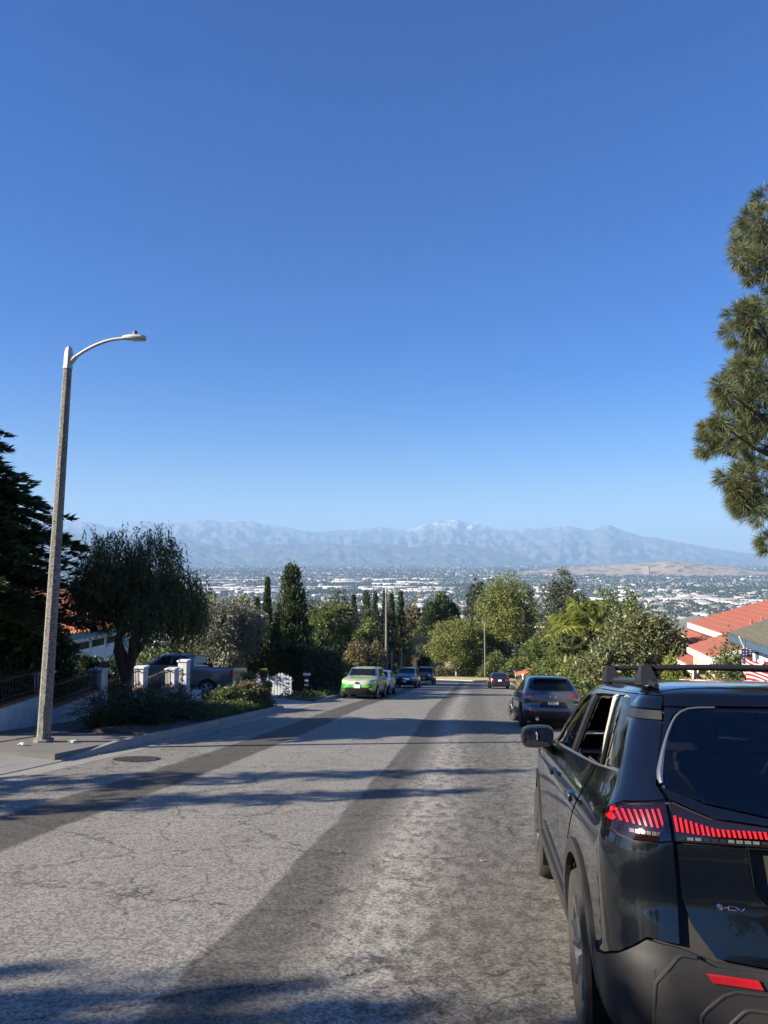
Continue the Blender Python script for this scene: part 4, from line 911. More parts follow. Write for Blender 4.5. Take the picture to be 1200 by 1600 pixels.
# cabin
def seat(x, y, w, mat=DKI):
    m = MB(); m.box((x, y, .62), (.52, w, .22), 0, .06); Mx = Matrix.Translation((x - .24, y, .70)) @ Matrix.Rotation(R(-14), 4, 'Y'); m.box((0, 0, .32), (.16, w, .66), 0, .06, Mx)
    s2 = m.build('seat', mat, nc, True); MB().box((0, 0, .76), (.10, .26 if w < 1 else .24, .17), 0, .04, Mx).build('headrest', mat, s2, True); return s2
seat(2.0, .38, .50); seat(2.0, -.38, .50); sb = seat(1.05, 0, 1.25)
for y in (.42, -.42): MB().box((0, y, .78), (.10, .26, .17), 0, .04, Matrix.Translation((.81, 0, .70)) @ Matrix.Rotation(R(-14), 4, 'Y')).build('headrest', DKI, sb, True)
MB().box((2.78, 0, .98), (.45, 1.5, .25), 0, .08).build('dashboard', DKI, nc, True)
for sg in (1, -1): MB().tube([(.93, sg * .745, 1.20), (1.0, sg * .715, 1.35), (1.10, sg * .64, 1.56)], [.045, .04, .04], 8).build('pillar_trim', CREAM, nc, True)
MB().tube([(2.48 + .06 * math.cos(a) * .3, .38 + .18 * math.cos(a), 1.02 + .17 * math.sin(a)) for a in np.linspace(0, 2 * math.pi, 19)], .016, 6).build('steering_wheel', DKI, nc, True)
MB().box((.5, 0, .58), (.9, 1.5, .04)).build('cargo_floor', DKI, nc)
place_car(nc, 1.345, 2.80, R(-.6))
# ------------------------------------------------------------------ the other vehicles
def auto_glass(b, zb, zt, xb=None, rz=None, tail=.10):
    def ends(z):
        v = b.v_of(z); _, w, xr, xf, rc, rf = [float(q) for q in b.par(np.array([v]))]
        return w, xr + b.bow[0] + rc, xf - b.bow[1] - rf, rc, rf
    w0, r0, f0, rc0, rf0 = ends(zb); w1, r1, f1, rc1, rf1 = ends(zt)
    g = {'windshield': [F_(0, zb + .02), F_(w0 - rf0 * .42, zb + .01), F_(w1 - rf1 * .5, zt - .01), F_(0, zt)]}
    z2 = rz or zb + .03; w2, _, _, rc2, _ = ends(z2)
    g['rear_window'] = [R_(0, z2), R_(w2 - rc2 * .45, z2), R_(w1 - rc1 * .6, zt - .02), R_(0, zt - .01)]
    xb = xb or (r0 + f0) / 2 + .1
    g['w1'] = [S_(xb + .04, zb), S_(xb + .04, zt), S_(f1 - .02, zt - .01), S_(f0 - .06, zb)]
    g['w2'] = [S_(xb - .04, zb), S_(r0 + tail, zb + .06), S_(r1 + tail + .08, zt - .03), S_(r1 + tail + .2, zt), S_(xb - .04, zt)]
    return g
def suv_rows(L, w, h, hood=1.0, cowl=1.16, belt=1.1, ws=(.62, .42), tail=.14, rw=.12, nose=.25, gl=.20):
    """generic two-box outline: ws windscreen run, rw rear glass run"""
    xc = L - nose - 1.0
    return [(.24, w - .11, .20, L - .28, .28, .48), (.40, w - .025, .05, L - .08, .28, .48), (.60, w, .0, L, .27, .46), (.80, w, .03, L - .01, .27, .46), (hood - .06, w - .005, .05, L - .08, .27, .45), (hood, w - .015, .06, L - .32, .26, .44), (cowl - .06, w - .035, .08, xc + .35, .26, .40), (cowl, w - .07, .11, xc, .25, .36), (cowl + (h - cowl) * .38, w - .15, .11 + rw * .45, xc - ws[0] * .55, .22, .30), (h - .11, w - .225, .11 + rw, xc - ws[0], .2, .26), (h - .05, w - .29, .16 + rw, xc - ws[0] - .22, .2, .24), (h - .015, w - .43, .42 + rw, xc - ws[0] - .55, .2, .2), (h, .22, .8 + rw, xc - ws[0] - .95, .1, .1)]
def wrap_paint():
    t = NT('green printed wrap'); c = t.coord(); s = t.sep(c)
    n = t.noise(c, 2.2, 4, .6, 1.0); f = t.math('ADD', t.math('MULTIPLY', n, .8), t.math('MULTIPLY', s[1], .15))
    k = t.ramp(f, [(.25, (.015, .14, .02)), (.42, (.05, .38, .04)), (.52, (.26, .56, .05)), (.60, (.07, .32, .06)), (.75, (.02, .17, .04))])
    top = t.math('MULTIPLY', t.ramp(s[2], [(.92, 0.), (.98, 1.)]), t.ramp(t.math('DIVIDE', s[0], 5.0), [(.66, 0.), (.68, 1.)]))
    hood = t.mix(t.noise(c, 5, 4, .7), (.55, .50, .22), (.35, .22, .16)); k = t.mix(t.math('MULTIPLY', t.math('MULTIPLY', top, t.ramp(t.math('DIVIDE', s[2], 2.0), [(.58, 1.), (.61, 0.)])), .6), k, hood)
    side = t.ramp(t.math('DIVIDE', s[0], 5.0), [(.70, 1.), (.82, 0.)]); k = t.mix(t.math('MULTIPLY', side, .75), k, t.mix(n, (.16, .20, .12), (.36, .38, .28)))
    return t.done(t.bsdf(k, .3, 0, spec=.5, coat=.5))
BLUEOV = plain('blue oval', (.02, .035, .12), .25, .05)
def front_kit(b, L, w, z0, z1, yl=.50, emb=None):
    return [('headlamp', [F_(yl, z0 + .06), F_(w * .86, z0 + .10), S_(L - .62, z1 - .01), F_(w * .86, z1), F_(yl, z1 - .04)], CLEARL)]
def rear_kit(L, w, z0, z1, yi=.45, xs=.42): return [('tail_lamp', [R_(yi, z0 + .03), R_(w * .85, z0), S_(xs, z0 + .06), S_(xs - .03, z1), R_(w * .83, z1), R_(yi, z1 - .03)], REDL)]
# green wrapped SUV
WHGR = plain('bright grille bar', (.6, .6, .6), .4, .05)
rows = suv_rows(4.72, .965, 1.71, 1.05, 1.18, nose=.15, rw=.22); b0 = Body(rows, (.05, .12))
GW = wrap_paint(); GRL = plain('grille grey', (.30, .31, .32), .55, .1)
car, b = make_car('parked_car', 'green printed-wrap SUV facing uphill, first of the row on the far kerb', rows, GW, 2.82, .95, .365, glass=auto_glass(b0, 1.20, 1.58), lamps=front_kit(b0, 4.72, .965, .72, .95) + rear_kit(4.72, .965, .8, 1.05) + [('fog_lamp', [F_(.60, .50), F_(.78, .50), F_(.78, .58), F_(.60, .57)], CHROME)], grille=[('grille', [F_(0, .74), F_(.50, .74), F_(.52, .93), F_(0, .94)], GRL), ('lower_grille', [F_(0, .40), F_(.70, .42), F_(.60, .60), F_(0, .62)], BLKP)], clad=.42, plate_z=(.85, .66), handles=((1.3, .98), (2.3, .98)), mirror=(2.65, 1.18), roof_rails=(.9, 2.4, .62, 1.73))
for z in (.79, .84, .89): b.panel('grille_bar', [F_(0, z), F_(.49, z), F_(.49, z + .022), F_(0, z + .022)], WHGR, car, .016, .008, center=True)
e_ = MB().lathe([(.001, .004), (.5, .004), (.5, 0)], 20, Matrix.Translation((4.735, 0, .84)) @ Matrix.Rotation(math.pi / 2, 4, 'Y') @ Matrix.Diagonal((.10, .26, 1, 1))).build('emblem', BLUEOV, car)
place_car(car, -6.98, 37.6 + 4.72, math.pi)
# silver hatchback
rows = suv_rows(4.1, .86, 1.52, .95, 1.04, nose=.05, rw=.25, ws=(.72, .4)); b0 = Body(rows, (.05, .14)); SIL = paint('silver paint', (.36, .37, .39), .3, .3, .06, .7)
car, b = make_car('parked_car', 'silver hatchback tucked close behind the green SUV', rows, SIL, 2.55, .75, .31, glass=auto_glass(b0, 1.06, 1.41), lamps=front_kit(b0, 4.1, .86, .62, .86, .46) + rear_kit(4.1, .86, .75, 1.0), grille=[('grille', [F_(0, .40), F_(.45, .40), F_(.52, .62), F_(0, .64)], BLKP)], clad=.30, plate_z=(.75, .50), handles=((1.2, .86), (2.1, .86)), mirror=(2.35, 1.03))
place_car(car, -7.08, 43.9 + 4.1, math.pi)
# dark minivan
rows = suv_rows(4.9, .96, 1.74, 1.02, 1.16, nose=-.15, rw=.14, ws=(.85, .4)); b0 = Body(rows, (.05, .16)); NAV = paint('dark slate paint', (.030, .034, .046), .3, .3, .1, .6)
car, b = make_car('parked_car', 'dark slate minivan facing uphill, in the shade beyond the silver hatchback', rows, NAV, 2.95, 1.0, .34, glass=auto_glass(b0, 1.18, 1.60), lamps=front_kit(b0, 4.9, .96, .70, .95, .52) + rear_kit(4.9, .96, .9, 1.2), grille=[('grille', [F_(0, .66), F_(.40, .68), F_(.46, .82), F_(0, .84)], CHROME), ('lower_grille', [F_(0, .36), F_(.6, .36), F_(.6, .50), F_(0, .50)], BLKP)], clad=.30, plate_z=(.9, .56), handles=((1.5, 1.0), (2.6, 1.0)), mirror=(2.7, 1.15), roof_rails=(.9, 2.5, .6, 1.76))
place_car(car, -7.25, 61.0 + 4.9, math.pi)
# boxy SUV
rows = [(.40, .80, .15, 4.3, .14, .22), (.55, .92, .03, 4.46, .14, .22), (.75, .94, .0, 4.50, .13, .22), (.95, .94, .02, 4.48, .13, .22), (1.08, .935, .03, 4.42, .13, .22), (1.13, .93, .03, 4.1, .13, .22), (1.18, .92, .04, 3.35, .13, .2), (1.24, .90, .05, 3.1, .13, .18), (1.45, .85, .08, 2.92, .12, .16), (1.70, .78, .12, 2.68, .12, .15), (1.77, .73, .16, 2.5, .12, .15), (1.80, .6, .4, 2.2, .12, .12), (1.81, .3, .8, 1.8, .1, .1)]
b0 = Body(rows, (.02, .05)); BGR = paint('dark bronze paint', (.045, .042, .036), .3, .35, .2, .5)
car, b = make_car('parked_car', 'boxy dark off-road SUV with square nose, last of the uphill-facing row', rows, BGR, 2.65, .9, .39, bow=(.02, .05), glass=auto_glass(b0, 1.26, 1.70, tail=.08), lamps=[('headlamp', [F_(.50, .86), F_(.72, .86), F_(.72, 1.04), F_(.50, 1.04)], CLEARL), ('fog_lamp', [F_(.55, .60), F_(.68, .60), F_(.68, .70), F_(.55, .70)], CLEARL)] + rear_kit(4.5, .94, .8, 1.1, .7, .16), grille=[('grille', [F_(0, .84), F_(.44, .84), F_(.44, 1.05), F_(0, 1.05)], BLKP)], clad=.56, plate_z=(.9, .62), handles=((1.3, 1.1), (2.3, 1.1)), mirror=(2.75, 1.22), roof_rails=(.5, 2.3, .66, 1.86))
for k in range(7): MB().box((4.50, -.30 + .1 * k, .945), (.02, .045, .19), 0, .008).build('grille_slot', CHROME, car)
place_car(car, -6.95, 75.5 + 4.5, math.pi)
# black saloon, rear view
rows = [(.20, .78, .20, 4.35, .26, .45), (.35, .86, .04, 4.55, .28, .45), (.55, .90, .0, 4.62, .28, .45), (.72, .905, .03, 4.58, .28, .44), (.84, .90, .05, 4.35, .28, .44), (.93, .885, .07, 3.7, .28, .42), (.985, .865, .14, 3.3, .28, .38), (1.00, .855, .50, 3.15, .26, .36), (1.10, .81, .72, 2.95, .24, .32), (1.28, .72, 1.10, 2.55, .22, .28), (1.37, .64, 1.30, 2.3, .2, .25), (1.41, .50, 1.5, 2.05, .2, .2), (1.42, .25, 1.65, 1.9, .1, .1)]
b0 = Body(rows, (.06, .12)); BLKPAINT = paint('black paint', (.008, .008, .009), .2, .25, .08, .3)
g = auto_glass(b0, 1.01, 1.33, tail=.16); g['rear_window'] = [R_(0, 1.02), R_(.66, 1.03), R_(.56, 1.33), R_(0, 1.35)]
car, b = make_car('parked_car', 'small black saloon parked near the bend on the right kerb, red tail lamps towards us', rows, BLKPAINT, 2.7, .95, .325, bow=(.06, .12), glass=g, lamps=rear_kit(4.6, .9, .70, .88, .48, .36) + front_kit(b0, 4.6, .9, .55, .76), clad=.26, plate_z=(.74, .45), handles=((1.6, .88), (2.5, .88)), mirror=(2.75, .98))
place_car(car, .72, 65.6, R(-2))
# grey crossover ahead
rows = [(.20, .80, .22, 4.1, .28, .46), (.34, .88, .06, 4.30, .28, .46), (.52, .90, .0, 4.38, .30, .46), (.62, .90, .02, 4.38, .30, .46), (.72, .90, .09, 4.36, .30, .45), (.86, .895, .05, 4.22, .30, .44), (.98, .87, .06, 3.75, .32, .42), (1.06, .835, .14, 3.25, .32, .38), (1.20, .77, .30, 2.95, .30, .33), (1.38, .69, .52, 2.55, .27, .28), (1.47, .62, .60, 2.32, .24, .25), (1.52, .5, .85, 2.05, .22, .2), (1.535, .25, 1.2, 1.7, .1, .1)]
b0 = Body(rows, (.08, .14)); GREYP = paint('machine grey paint', (.095, .108, .115), .35, .28, .06, .6)
g = auto_glass(b0, 1.05, 1.40, tail=.18); g['rear_window'] = [R_(0, 1.085), R_(.60, 1.11), R_(.68, 1.17), R_(.58, 1.375), R_(.40, 1.42), R_(0, 1.43)]
car, b = make_car('parked_car', 'grey rounded crossover with front wheels turned out, parked ahead of the nearest car', rows, GREYP, 2.65, .85, .35, bow=(.08, .14), glass=g, lamps=[('tail_lamp', [R_(.40, .985), R_(.62, .935), R_(.80, .93), S_(.44, .975), S_(.46, 1.015), R_(.78, 1.03), R_(.62, 1.00)], REDL), ('reflector', [R_(.45, .475), R_(.70, .475), R_(.70, .505), R_(.45, .505)], REDL)] + front_kit(b0, 4.38, .9, .58, .80), grille=[('bumper_recess', [R_(0, .62), R_(.42, .62), R_(.34, .76), R_(.30, .775), R_(0, .78)], BLKP)], clad=.52, plate_z=(.705, .42), plate_txt='9MCW364', handles=((1.5, .93), (2.4, .93)), mirror=(2.55, 1.03), steer=R(16), rim=DALLOY)
for sg in (1, -1): MB().lathe([(.05, -.06), (.05, .03), (.042, .03), (.042, -.05)], 16, Matrix.Translation((.06, sg * .48, .30)) @ Matrix.Rotation(-math.pi / 2, 4, 'Y')).build('exhaust', CHROME, car)
MB().box((.60, 0, 1.455), (.30, 1.05, .03), 0, .012).build('spoiler', GREYP, car)
em = MB().tube([(.055, .085 * math.cos(a), .93 + .062 * math.sin(a)) for a in np.linspace(R(150), R(390), 13)], .006, 6); em.tube([(.05, -.075, .965), (.048, -.03, .945), (.046, 0, .915), (.048, .03, .945), (.05, .075, .965)], .007, 6); em.build('emblem', CHROME, car, True)
for yy, tx in ((.52, 'CX-30'),): text_on(car, tx, (.085, yy, .845), (math.pi / 2, 0, -math.pi / 2), .06, CHROME)
MB().tube([(.13, .05, 1.10), (.16, .30, 1.115), (.17, .42, 1.12)], [.012, .010, .006], 6).build('wiper', BLKP, car)
place_car(car, 1.80, 22.0, R(-3.5))
# pickup in the driveway
rows = [(.45, .86, .12, 5.6, .12, .40), (.60, .98, .02, 5.75, .12, .40), (.80, 1.01, .0, 5.82, .12, .40), (1.05, 1.01, .02, 5.80, .12, .38), (1.25, 1.0, .03, 5.72, .12, .36), (1.33, .985, .04, 5.4, .12, .34), (1.35, .975, .05, 4.9, .12, .34), (1.37, .95, 1.75, 4.55, .12, .30), (1.40, .93, 1.93, 4.45, .12, .28), (1.60, .86, 1.98, 4.15, .14, .25), (1.84, .77, 2.05, 3.78, .14, .22), (1.92, .69, 2.15, 3.55, .14, .2), (1.955, .52, 2.4, 3.2, .14, .16), (1.96, .3, 2.7, 2.9, .1, .1)]
b0 = Body(rows, (.01, .10)); TRK = paint('silver-grey truck paint', (.15, .145, .14), .3, .3, .12, .7)
g = auto_glass(b0, 1.42, 1.83, xb=3.05, tail=.06); g['rear_window'] = [R_(0, 1.45), R_(.72, 1.45), R_(.62, 1.80), R_(0, 1.81)]
car, b = make_car('pickup_truck', 'silver-grey crew-cab pickup backed by a white driveway gate pillar', rows, TRK, 3.57, 1.22, .40, bow=(.01, .10), glass=g, lamps=[('tail_lamp', [R_(.86, .92), R_(.955, .92), S_(.20, .94), S_(.22, 1.24), R_(.955, 1.25), R_(.86, 1.25)], REDL)] + front_kit(b0, 5.8, 1.0, .9, 1.2), clad=None, lower=BLKP, plate_z=(.72, .6), handles=((2.55, 1.18), (3.5, 1.18)), mirror=(4.0, 1.36), group=None, cat='pickup truck')
car['label'] = 'silver-grey crew-cab pickup standing in the driveway behind the iron fence'
b.panel('tailgate', [R_(0, .80), R_(.82, .80), R_(.82, 1.27), R_(0, 1.28)], TRK, car, .008, .012, center=True); b.panel('rear_bumper', [R_(0, .56), R_(.93, .56), S_(.16, .58), S_(.16, .74), R_(.95, .75), R_(0, .75)], CHROME, car, .05, .06, center=True)
MB().box((.9, 0, 1.372), (1.68, 1.84, .02), 0, .006).build('bed_cover', BLKP, car)
place_car(car, -11.35, 32.1, -math.pi / 2, .14)
# ================================================================== vegetation
def unit(v): return v / np.maximum(np.linalg.norm(v, axis=-1, keepdims=True), 1e-9)
def blades(P, D, L, W, r, flat=None, bend=0.0):
    """one leaf per point: four-cornered blade from P along D"""
    n = len(P); D = unit(D); q = r.standard_normal((n, 3)) if flat is None else flat + .35 * r.standard_normal((n, 3))
    side = unit(np.cross(D, q)); L = np.broadcast_to(L, n)[:, None]; W = np.broadcast_to(W, n)[:, None]
    mid = P + D * L * .5; tip = P + D * L; tip[:, 2] -= bend * L[:, 0]
    V = np.stack([P, mid + side * W / 2, tip, mid - side * W / 2], 1).reshape(-1, 3)
    return V, np.arange(n * 4).reshape(n, 4), r.random(n)
class Leafage:
    def __init__(s, seed): s.r = np.random.default_rng(seed); s.V = []; s.F = []; s.T = []; s.n = 0
    def add(s, V, Fq, T):
        s.V.append(V); s.F.append(Fq + s.n); s.T.append(T); s.n += len(V); return s
    def sprays(s, C, O, k, spread, L, W, out=.7, rnd=.8, grav=0.0, jit=.3, tone=None):
        """k leaves round each twig point C heading along O"""
        n = len(C); r = s.r; i = np.repeat(np.arange(n), k)
        P = C[i] + r.standard_normal((n * k, 3)) * spread; D = O[i] * out + r.standard_normal((n * k, 3)) * rnd; D[:, 2] -= grav
        V, Fq, T = blades(P, D, L * (1 - jit + 2 * jit * r.random(n * k)), W * (1 - jit + 2 * jit * r.random(n * k)), r)
        tw = r.random(n)[i]; T = .45 * T + .55 * tw if tone is None else .4 * T + .6 * tone[i]
        return s.add(V, Fq, T)
    def mesh(s, name): return np_mesh(name, np.concatenate(s.V), np.concatenate(s.F), False, np.concatenate(s.T))
def clump_points(r, clumps, n, inner=.5):
    c = np.array(clumps, float); w = (c[:, 3] * c[:, 4] + c[:, 3] * c[:, 5] + c[:, 4] * c[:, 5]); i = r.choice(len(c), n, p=w / w.sum())
    d = unit(r.standard_normal((n, 3))); rad = inner + (1 - inner) * r.random(n) ** .6
    rad = rad * (1 + .16 * np.sin(d[:, 0] * 7 + i) * np.cos(d[:, 1] * 6 - i * 2) + .10 * r.standard_normal(n))
    P = c[i, :3] + d * c[i, 3:] * rad[:, None]; O = unit(d / c[i, 3:]); return P, O
def limbs(name, mat, parent, base, targets, r0, seed, forks=1, h0=.35, n=7, gnarl=.12):
    """trunk to h0 of the height, then limbs to the targets"""
    rr = random.Random(seed); m = MB(); base = Vector(base); T = [Vector(t) for t in targets]; mean = sum(T, Vector()) / len(T)
    split = base.lerp(Vector((mean.x, mean.y, mean.z)), h0); split.x = base.x + (split.x - base.x) * .5; split.y = base.y + (split.y - base.y) * .5
    H = (split - base).length
    P = [base + Vector((0, 0, -.2))] + [base.lerp(split, k / 4) + Vector((rr.uniform(-1, 1), rr.uniform(-1, 1), 0)) * gnarl * r0 * 3 * (k > 0) for k in range(5)]
    m.tube(P, [r0 * 1.5, r0 * 1.25, r0, r0 * .92, r0 * .86, r0 * .8], n)
    for t_ in T:
        P = []; L = (t_ - P0).length if False else (t_ - split).length
        for k in range(6):
            q = k / 5; p = (P and split.lerp(t_, q)) or (split.lerp(t_, q) - Vector((0, 0, H * .08)))
            P.append(p + Vector((rr.uniform(-1, 1), rr.uniform(-1, 1), rr.uniform(-1, 1))) * gnarl * L * .35 * (0 < k) + Vector((0, 0, math.sin(q * math.pi) * L * .08)))
        m.tube(P, [r0 * .62 * (1 - .8 * k / 5) for k in range(6)], 5)
        for f in range(forks):
            k = rr.choice([2, 3, 4]); e = P[k] + Vector((rr.uniform(-1, 1), rr.uniform(-1, 1), rr.uniform(-.1, 1))) * L * .45
            m.tube([P[k], P[k].lerp(e, .5) + Vector((0, 0, .05 * L)), e], [r0 * .3, r0 * .2, r0 * .07], 4)
    return m.build(name, mat, parent, 'all')
BARK = barkmat('brown bark', (.045, .034, .026), (.14, .11, .085)); GBARK = barkmat('pale grey bark', (.22, .20, .17), (.46, .42, .37)); OBARK = barkmat('tan bark', (.16, .13, .10), (.38, .31, .25))
LF = dict(dark=leafmat('dark conifer leaf', (.018, .034, .014), (.100, .135, .045), .55, .25), weep=leafmat('weeping leaf', (.026, .044, .017), (.13, .155, .052), .5, .3), olive=leafmat('grey olive leaf', (.075, .085, .052), (.24, .24, .165), .6, .2),
          mid=leafmat('mid green leaf', (.042, .064, .018), (.17, .20, .055), .5, .3), light=leafmat('light green leaf', (.075, .100, .026), (.25, .27, .075), .5, .35), lime=leafmat('lime leaf', (.10, .13, .025), (.30, .33, .07), .5, .35),
          cyp=leafmat('cypress leaf', (.020, .036, .016), (.085, .115, .045), .6, .12), eu=leafmat('eucalypt leaf', (.035, .046, .032), (.11, .125, .085), .5, .25), loq=leafmat('loquat leaf', (.026, .045, .020), (.19, .20, .085), .4, .2),
          palm=leafmat('palm leaf', (.045, .066, .020), (.17, .19, .06), .45, .3), kpalm=leafmat('king palm leaf', (.08, .11, .02), (.30, .32, .06), .45, .35), pine=leafmat('pine needle', (.040, .058, .026), (.175, .19, .085), .5, .2), ivy=leafmat('ivy leaf', (.014, .028, .012), (.06, .085, .028), .4, .2),
          brown=leafmat('brownish leaf', (.06, .058, .03), (.20, .17, .08), .6, .25), cover=leafmat('ground cover leaf', (.025, .045, .014), (.12, .15, .05), .55, .25), strap=leafmat('strap leaf', (.012, .024, .010), (.05, .07, .025), .4, .2), dry=leafmat('dry grass', (.28, .20, .09), (.58, .44, .24), .7, .3), big=leafmat('broad glossy leaf', (.03, .07, .02), (.13, .20, .06), .35, .3))
GRP = 'trees and shrubs along the street'
def finish(root, lf, leaf, crown='crown'): return link(crown, lf.mesh(crown), root, LF[leaf])
def hz_(X, Y, side=0): return zg(X, Y) + side
def spot(px, ytop, Y, side=0.0):
    """where a tree stands from its photo column, its top row and its distance; returns base point and height"""
    p = at(px, ytop, Y); zb = hz_(p.x, Y, side); return Vector((p.x, Y, zb)), p.z - zb
def broad(name, label, base, H, Rx, leaf, seed, twigs=1100, k=9, L=.2, W=.10, trunk=.3, bark=BARK, clumps=None, n_cl=9, ry=None, low=.30, grav=0.0, cat='tree', spread=.14, inner=.5, rtrunk=None):
    root = thing(name, label, cat, base, group=GRP); rr = random.Random(seed); ry = ry or Rx
    if clumps is None:
        clumps = []
        for i in range(n_cl):
            a = i * 2.4 + rr.random(); q = (i + .5) / n_cl; rad = math.sqrt(max(.05, 1 - (2 * abs(q - .45)) ** 2)) * .60
            cr = .36 + .16 * rr.random(); clumps.append((Rx * rad * math.cos(a), ry * rad * math.sin(a), H * (low + (.98 - low - .14) * q), Rx * cr, ry * cr, H * (1 - low) * .24 * (.8 + .5 * rr.random())))
        clumps.append((0, 0, H * (low + (1 - low) * .5), Rx * .55, ry * .55, H * (1 - low) * .36))
    limbs('trunk', bark, root, (0, 0, 0), [(c[0] * .9, c[1] * .9, c[2]) for c in clumps[:7]], rtrunk or max(.06, H * .018), seed, 2, trunk)
    lf = Leafage(seed); P, O = clump_points(lf.r, clumps, twigs, inner); P[:, 2] = np.maximum(P[:, 2], H * low * .45)
    lf.sprays(P, O, k + 3, spread * 1.1, L * 1.1, W * 1.35, .6, .8, grav); finish(root, lf, leaf); return root
def spindle(name, label, base, H, rad, leaf, seed, twigs=900, k=8, L=.16, W=.05, fat=.35, cat='tree', wob=.15):
    root = thing(name, label, cat, base, group=GRP); MB().tube([(0, 0, -.2), (0, 0, H * .5), (0, 0, H * .9)], [rad * .22, rad * .14, .02], 6).build('trunk', BARK, root)
    lf = Leafage(seed); r = lf.r; q = r.random(twigs) ** .85; a = r.random(twigs) * 2 * math.pi
    pr = np.sin(np.clip(q, 0, 1) ** fat * math.pi) ** .75 * (1 - .25 * q); pr = pr / pr.max()
    pr = np.clip(pr, .03, 1) * (1 + wob * np.sin(a * 3 + q * 14) + .12 * r.standard_normal(twigs)) * (.72 + .28 * r.random(twigs) ** .5)
    if wob > .2:                                                              # ragged outline: twigs gathered on branches of uneven length
        nb_ = max(40, twigs // 16); g = r.integers(0, nb_, twigs); q = (r.random(nb_) ** .85)[g]; a = (r.random(nb_) * 2 * math.pi)[g] + r.standard_normal(twigs) * .07; ln = (.72 + .5 * r.random(nb_))[g]; s_ = .35 + .65 * r.random(twigs) ** .6
        pr = np.sin(np.clip(q, 0, 1) ** fat * math.pi) ** .75 * (1 - .25 * q); pr = np.clip(pr / pr.max(), .04, 1) * ln * s_; q = q + pr * rad / H * .25 * s_
    P = np.stack([np.cos(a) * pr * rad, np.sin(a) * pr * rad, .04 * H + q * H * .95], -1); O = np.stack([np.cos(a) * .45, np.sin(a) * .45, np.full(twigs, 1.0)], -1)
    lf.sprays(P, O, k, rad * .10, L, W, 1.0, .35); finish(root, lf, leaf); return root
def tiered(name, label, base, H, rad, leaf, seed, tiers=16, per=9, k=5, L=.22, W=.05, z0=.10, up=.25, profile=None, step=.13, cat='tree', bark=BARK, droop=.25, jz=1.0):
    """conifer: whorls of branches carrying flat feathery sprays"""
    root = thing(name, label, cat, base, group=GRP); MB().tube([(0, 0, -.3), (0, 0, H * .5), (0, 0, H * .97)], [H * .022, H * .013, .015], 7).build('trunk', bark, root)
    lf = Leafage(seed); r = lf.r; br = MB(); C = []; O = []
    for i in range(tiers):
        q = i / (tiers - 1); z = H * (z0 + (1 - z0) * q); R0 = rad * (profile(q) if profile else (1 - q) ** .8 + .04)
        for j in range(per):
            a = (j + r.random() * .8) * 2 * math.pi / per + i * 1.3; ln = R0 * (.82 + .24 * r.random()); zz = z + (r.random() - .5) * H / tiers * jz; up_ = up * (.4 + 1.2 * r.random())
            d = np.array([math.cos(a), math.sin(a), 0]); n = max(3, int(ln / step)); s_ = np.linspace(.12, 1, n)
            pts = d[None] * (s_ * ln)[:, None]; pts[:, 2] = zz + up_ * ln * s_ * (1 - .6 * s_) - droop * ln * s_ ** 2 * .6
            C.append(pts + r.standard_normal(pts.shape) * step * .25); O.append(np.repeat((d + np.array([0, 0, .10]))[None], n, 0))
            if ln > .5: br.tube([pts[0], pts[n // 2], pts[-1]], [.012 * ln + .004, .008 * ln, .002], 3, False)
    br.build('branches', bark, root)
    C = np.concatenate(C); O = unit(np.concatenate(O)); n = len(C); k = int(k * 1.7); W = W * 1.5; i = np.repeat(np.arange(n), k)
    side = unit(np.cross(O, np.array([0, 0, 1.0]))); sg = np.where(r.random(n * k) < .5, -1, 1)[:, None]
    D = O[i] * (.6 + .5 * r.random((n * k, 1))) + side[i] * sg * (.2 + .8 * r.random((n * k, 1))) + r.standard_normal((n * k, 3)) * .18
    V, Fq, T = blades(C[i] + r.standard_normal((n * k, 3)) * step * .2, D, L * (.6 + .8 * r.random(n * k)), W * (.7 + .6 * r.random(n * k)), r, flat=np.array([0, 0, 1.0]))
    tn = r.random(n)[i]; lf.add(V, Fq, .5 * T + .5 * tn); finish(root, lf, leaf); return root

# left foreground: dark feathery conifer beside the lamp
tiered('conifer_tree', 'tall dark feathery conifer at the picture edge behind the nearest street lamp', (-13.3, 15.6, zg(0, 15.6)), 8.3, 3.7, 'dark', 5, 34, 18, 9, .24, .05, .31, .40, lambda q: min(1, 1.25 * (1 - q) ** .85 + .03) * (.82 + .18 * math.sin(q * 37)), .10, droop=.35, jz=3.5)
# weeping tree
WB = Vector((-9.85, 18.6, zg(0, 18.6) + .12)); WH = 5.35
root = thing('weeping_tree', 'dark weeping tree with leaning trunk growing by the iron fence', 'tree', WB, group=GRP)
cl = [(-.9, .2, 3.7, .75, .75, .95), (-.25, -.2, 4.3, .8, .8, .85), (.75, .1, 4.25, .75, .8, .95), (1.45, .3, 3.35, .7, .8, .75), (1.0, -.3, 3.0, .75, .8, .7), (-.6, .5, 3.3, .65, .8, .6), (.2, .5, 3.4, .8, .9, .8), (1.75, .1, 3.0, .5, .6, .6), (-.95, -.1, 3.5, .45, .6, .6)]
limbs('trunk', BARK, root, (0, 0, 0), [(c[0], c[1], c[2]) for c in cl[:7]], .16, 4, 2, .30)
lf = Leafage(44); P, O = clump_points(lf.r, cl, 4300, .28); n = len(P); r = lf.r
for k in range(9):                                                        # strings of hanging leaves
    q = P + np.array([0, 0, -1.0]) * (k * .062) + O * .05 * np.sqrt(k + 1)[..., None] + r.standard_normal((n, 3)) * .02
    D = np.array([0, 0, -1.0]) + r.standard_normal((n, 3)) * .45 + O * .2; kk = r.random(n) < (1.0 if k < 5 else .55); V, Fq, T = blades(q[kk], D[kk],   .125 * (.7 + .6 * r.random(kk.sum())), .034, r); lf.add(V, Fq, T)
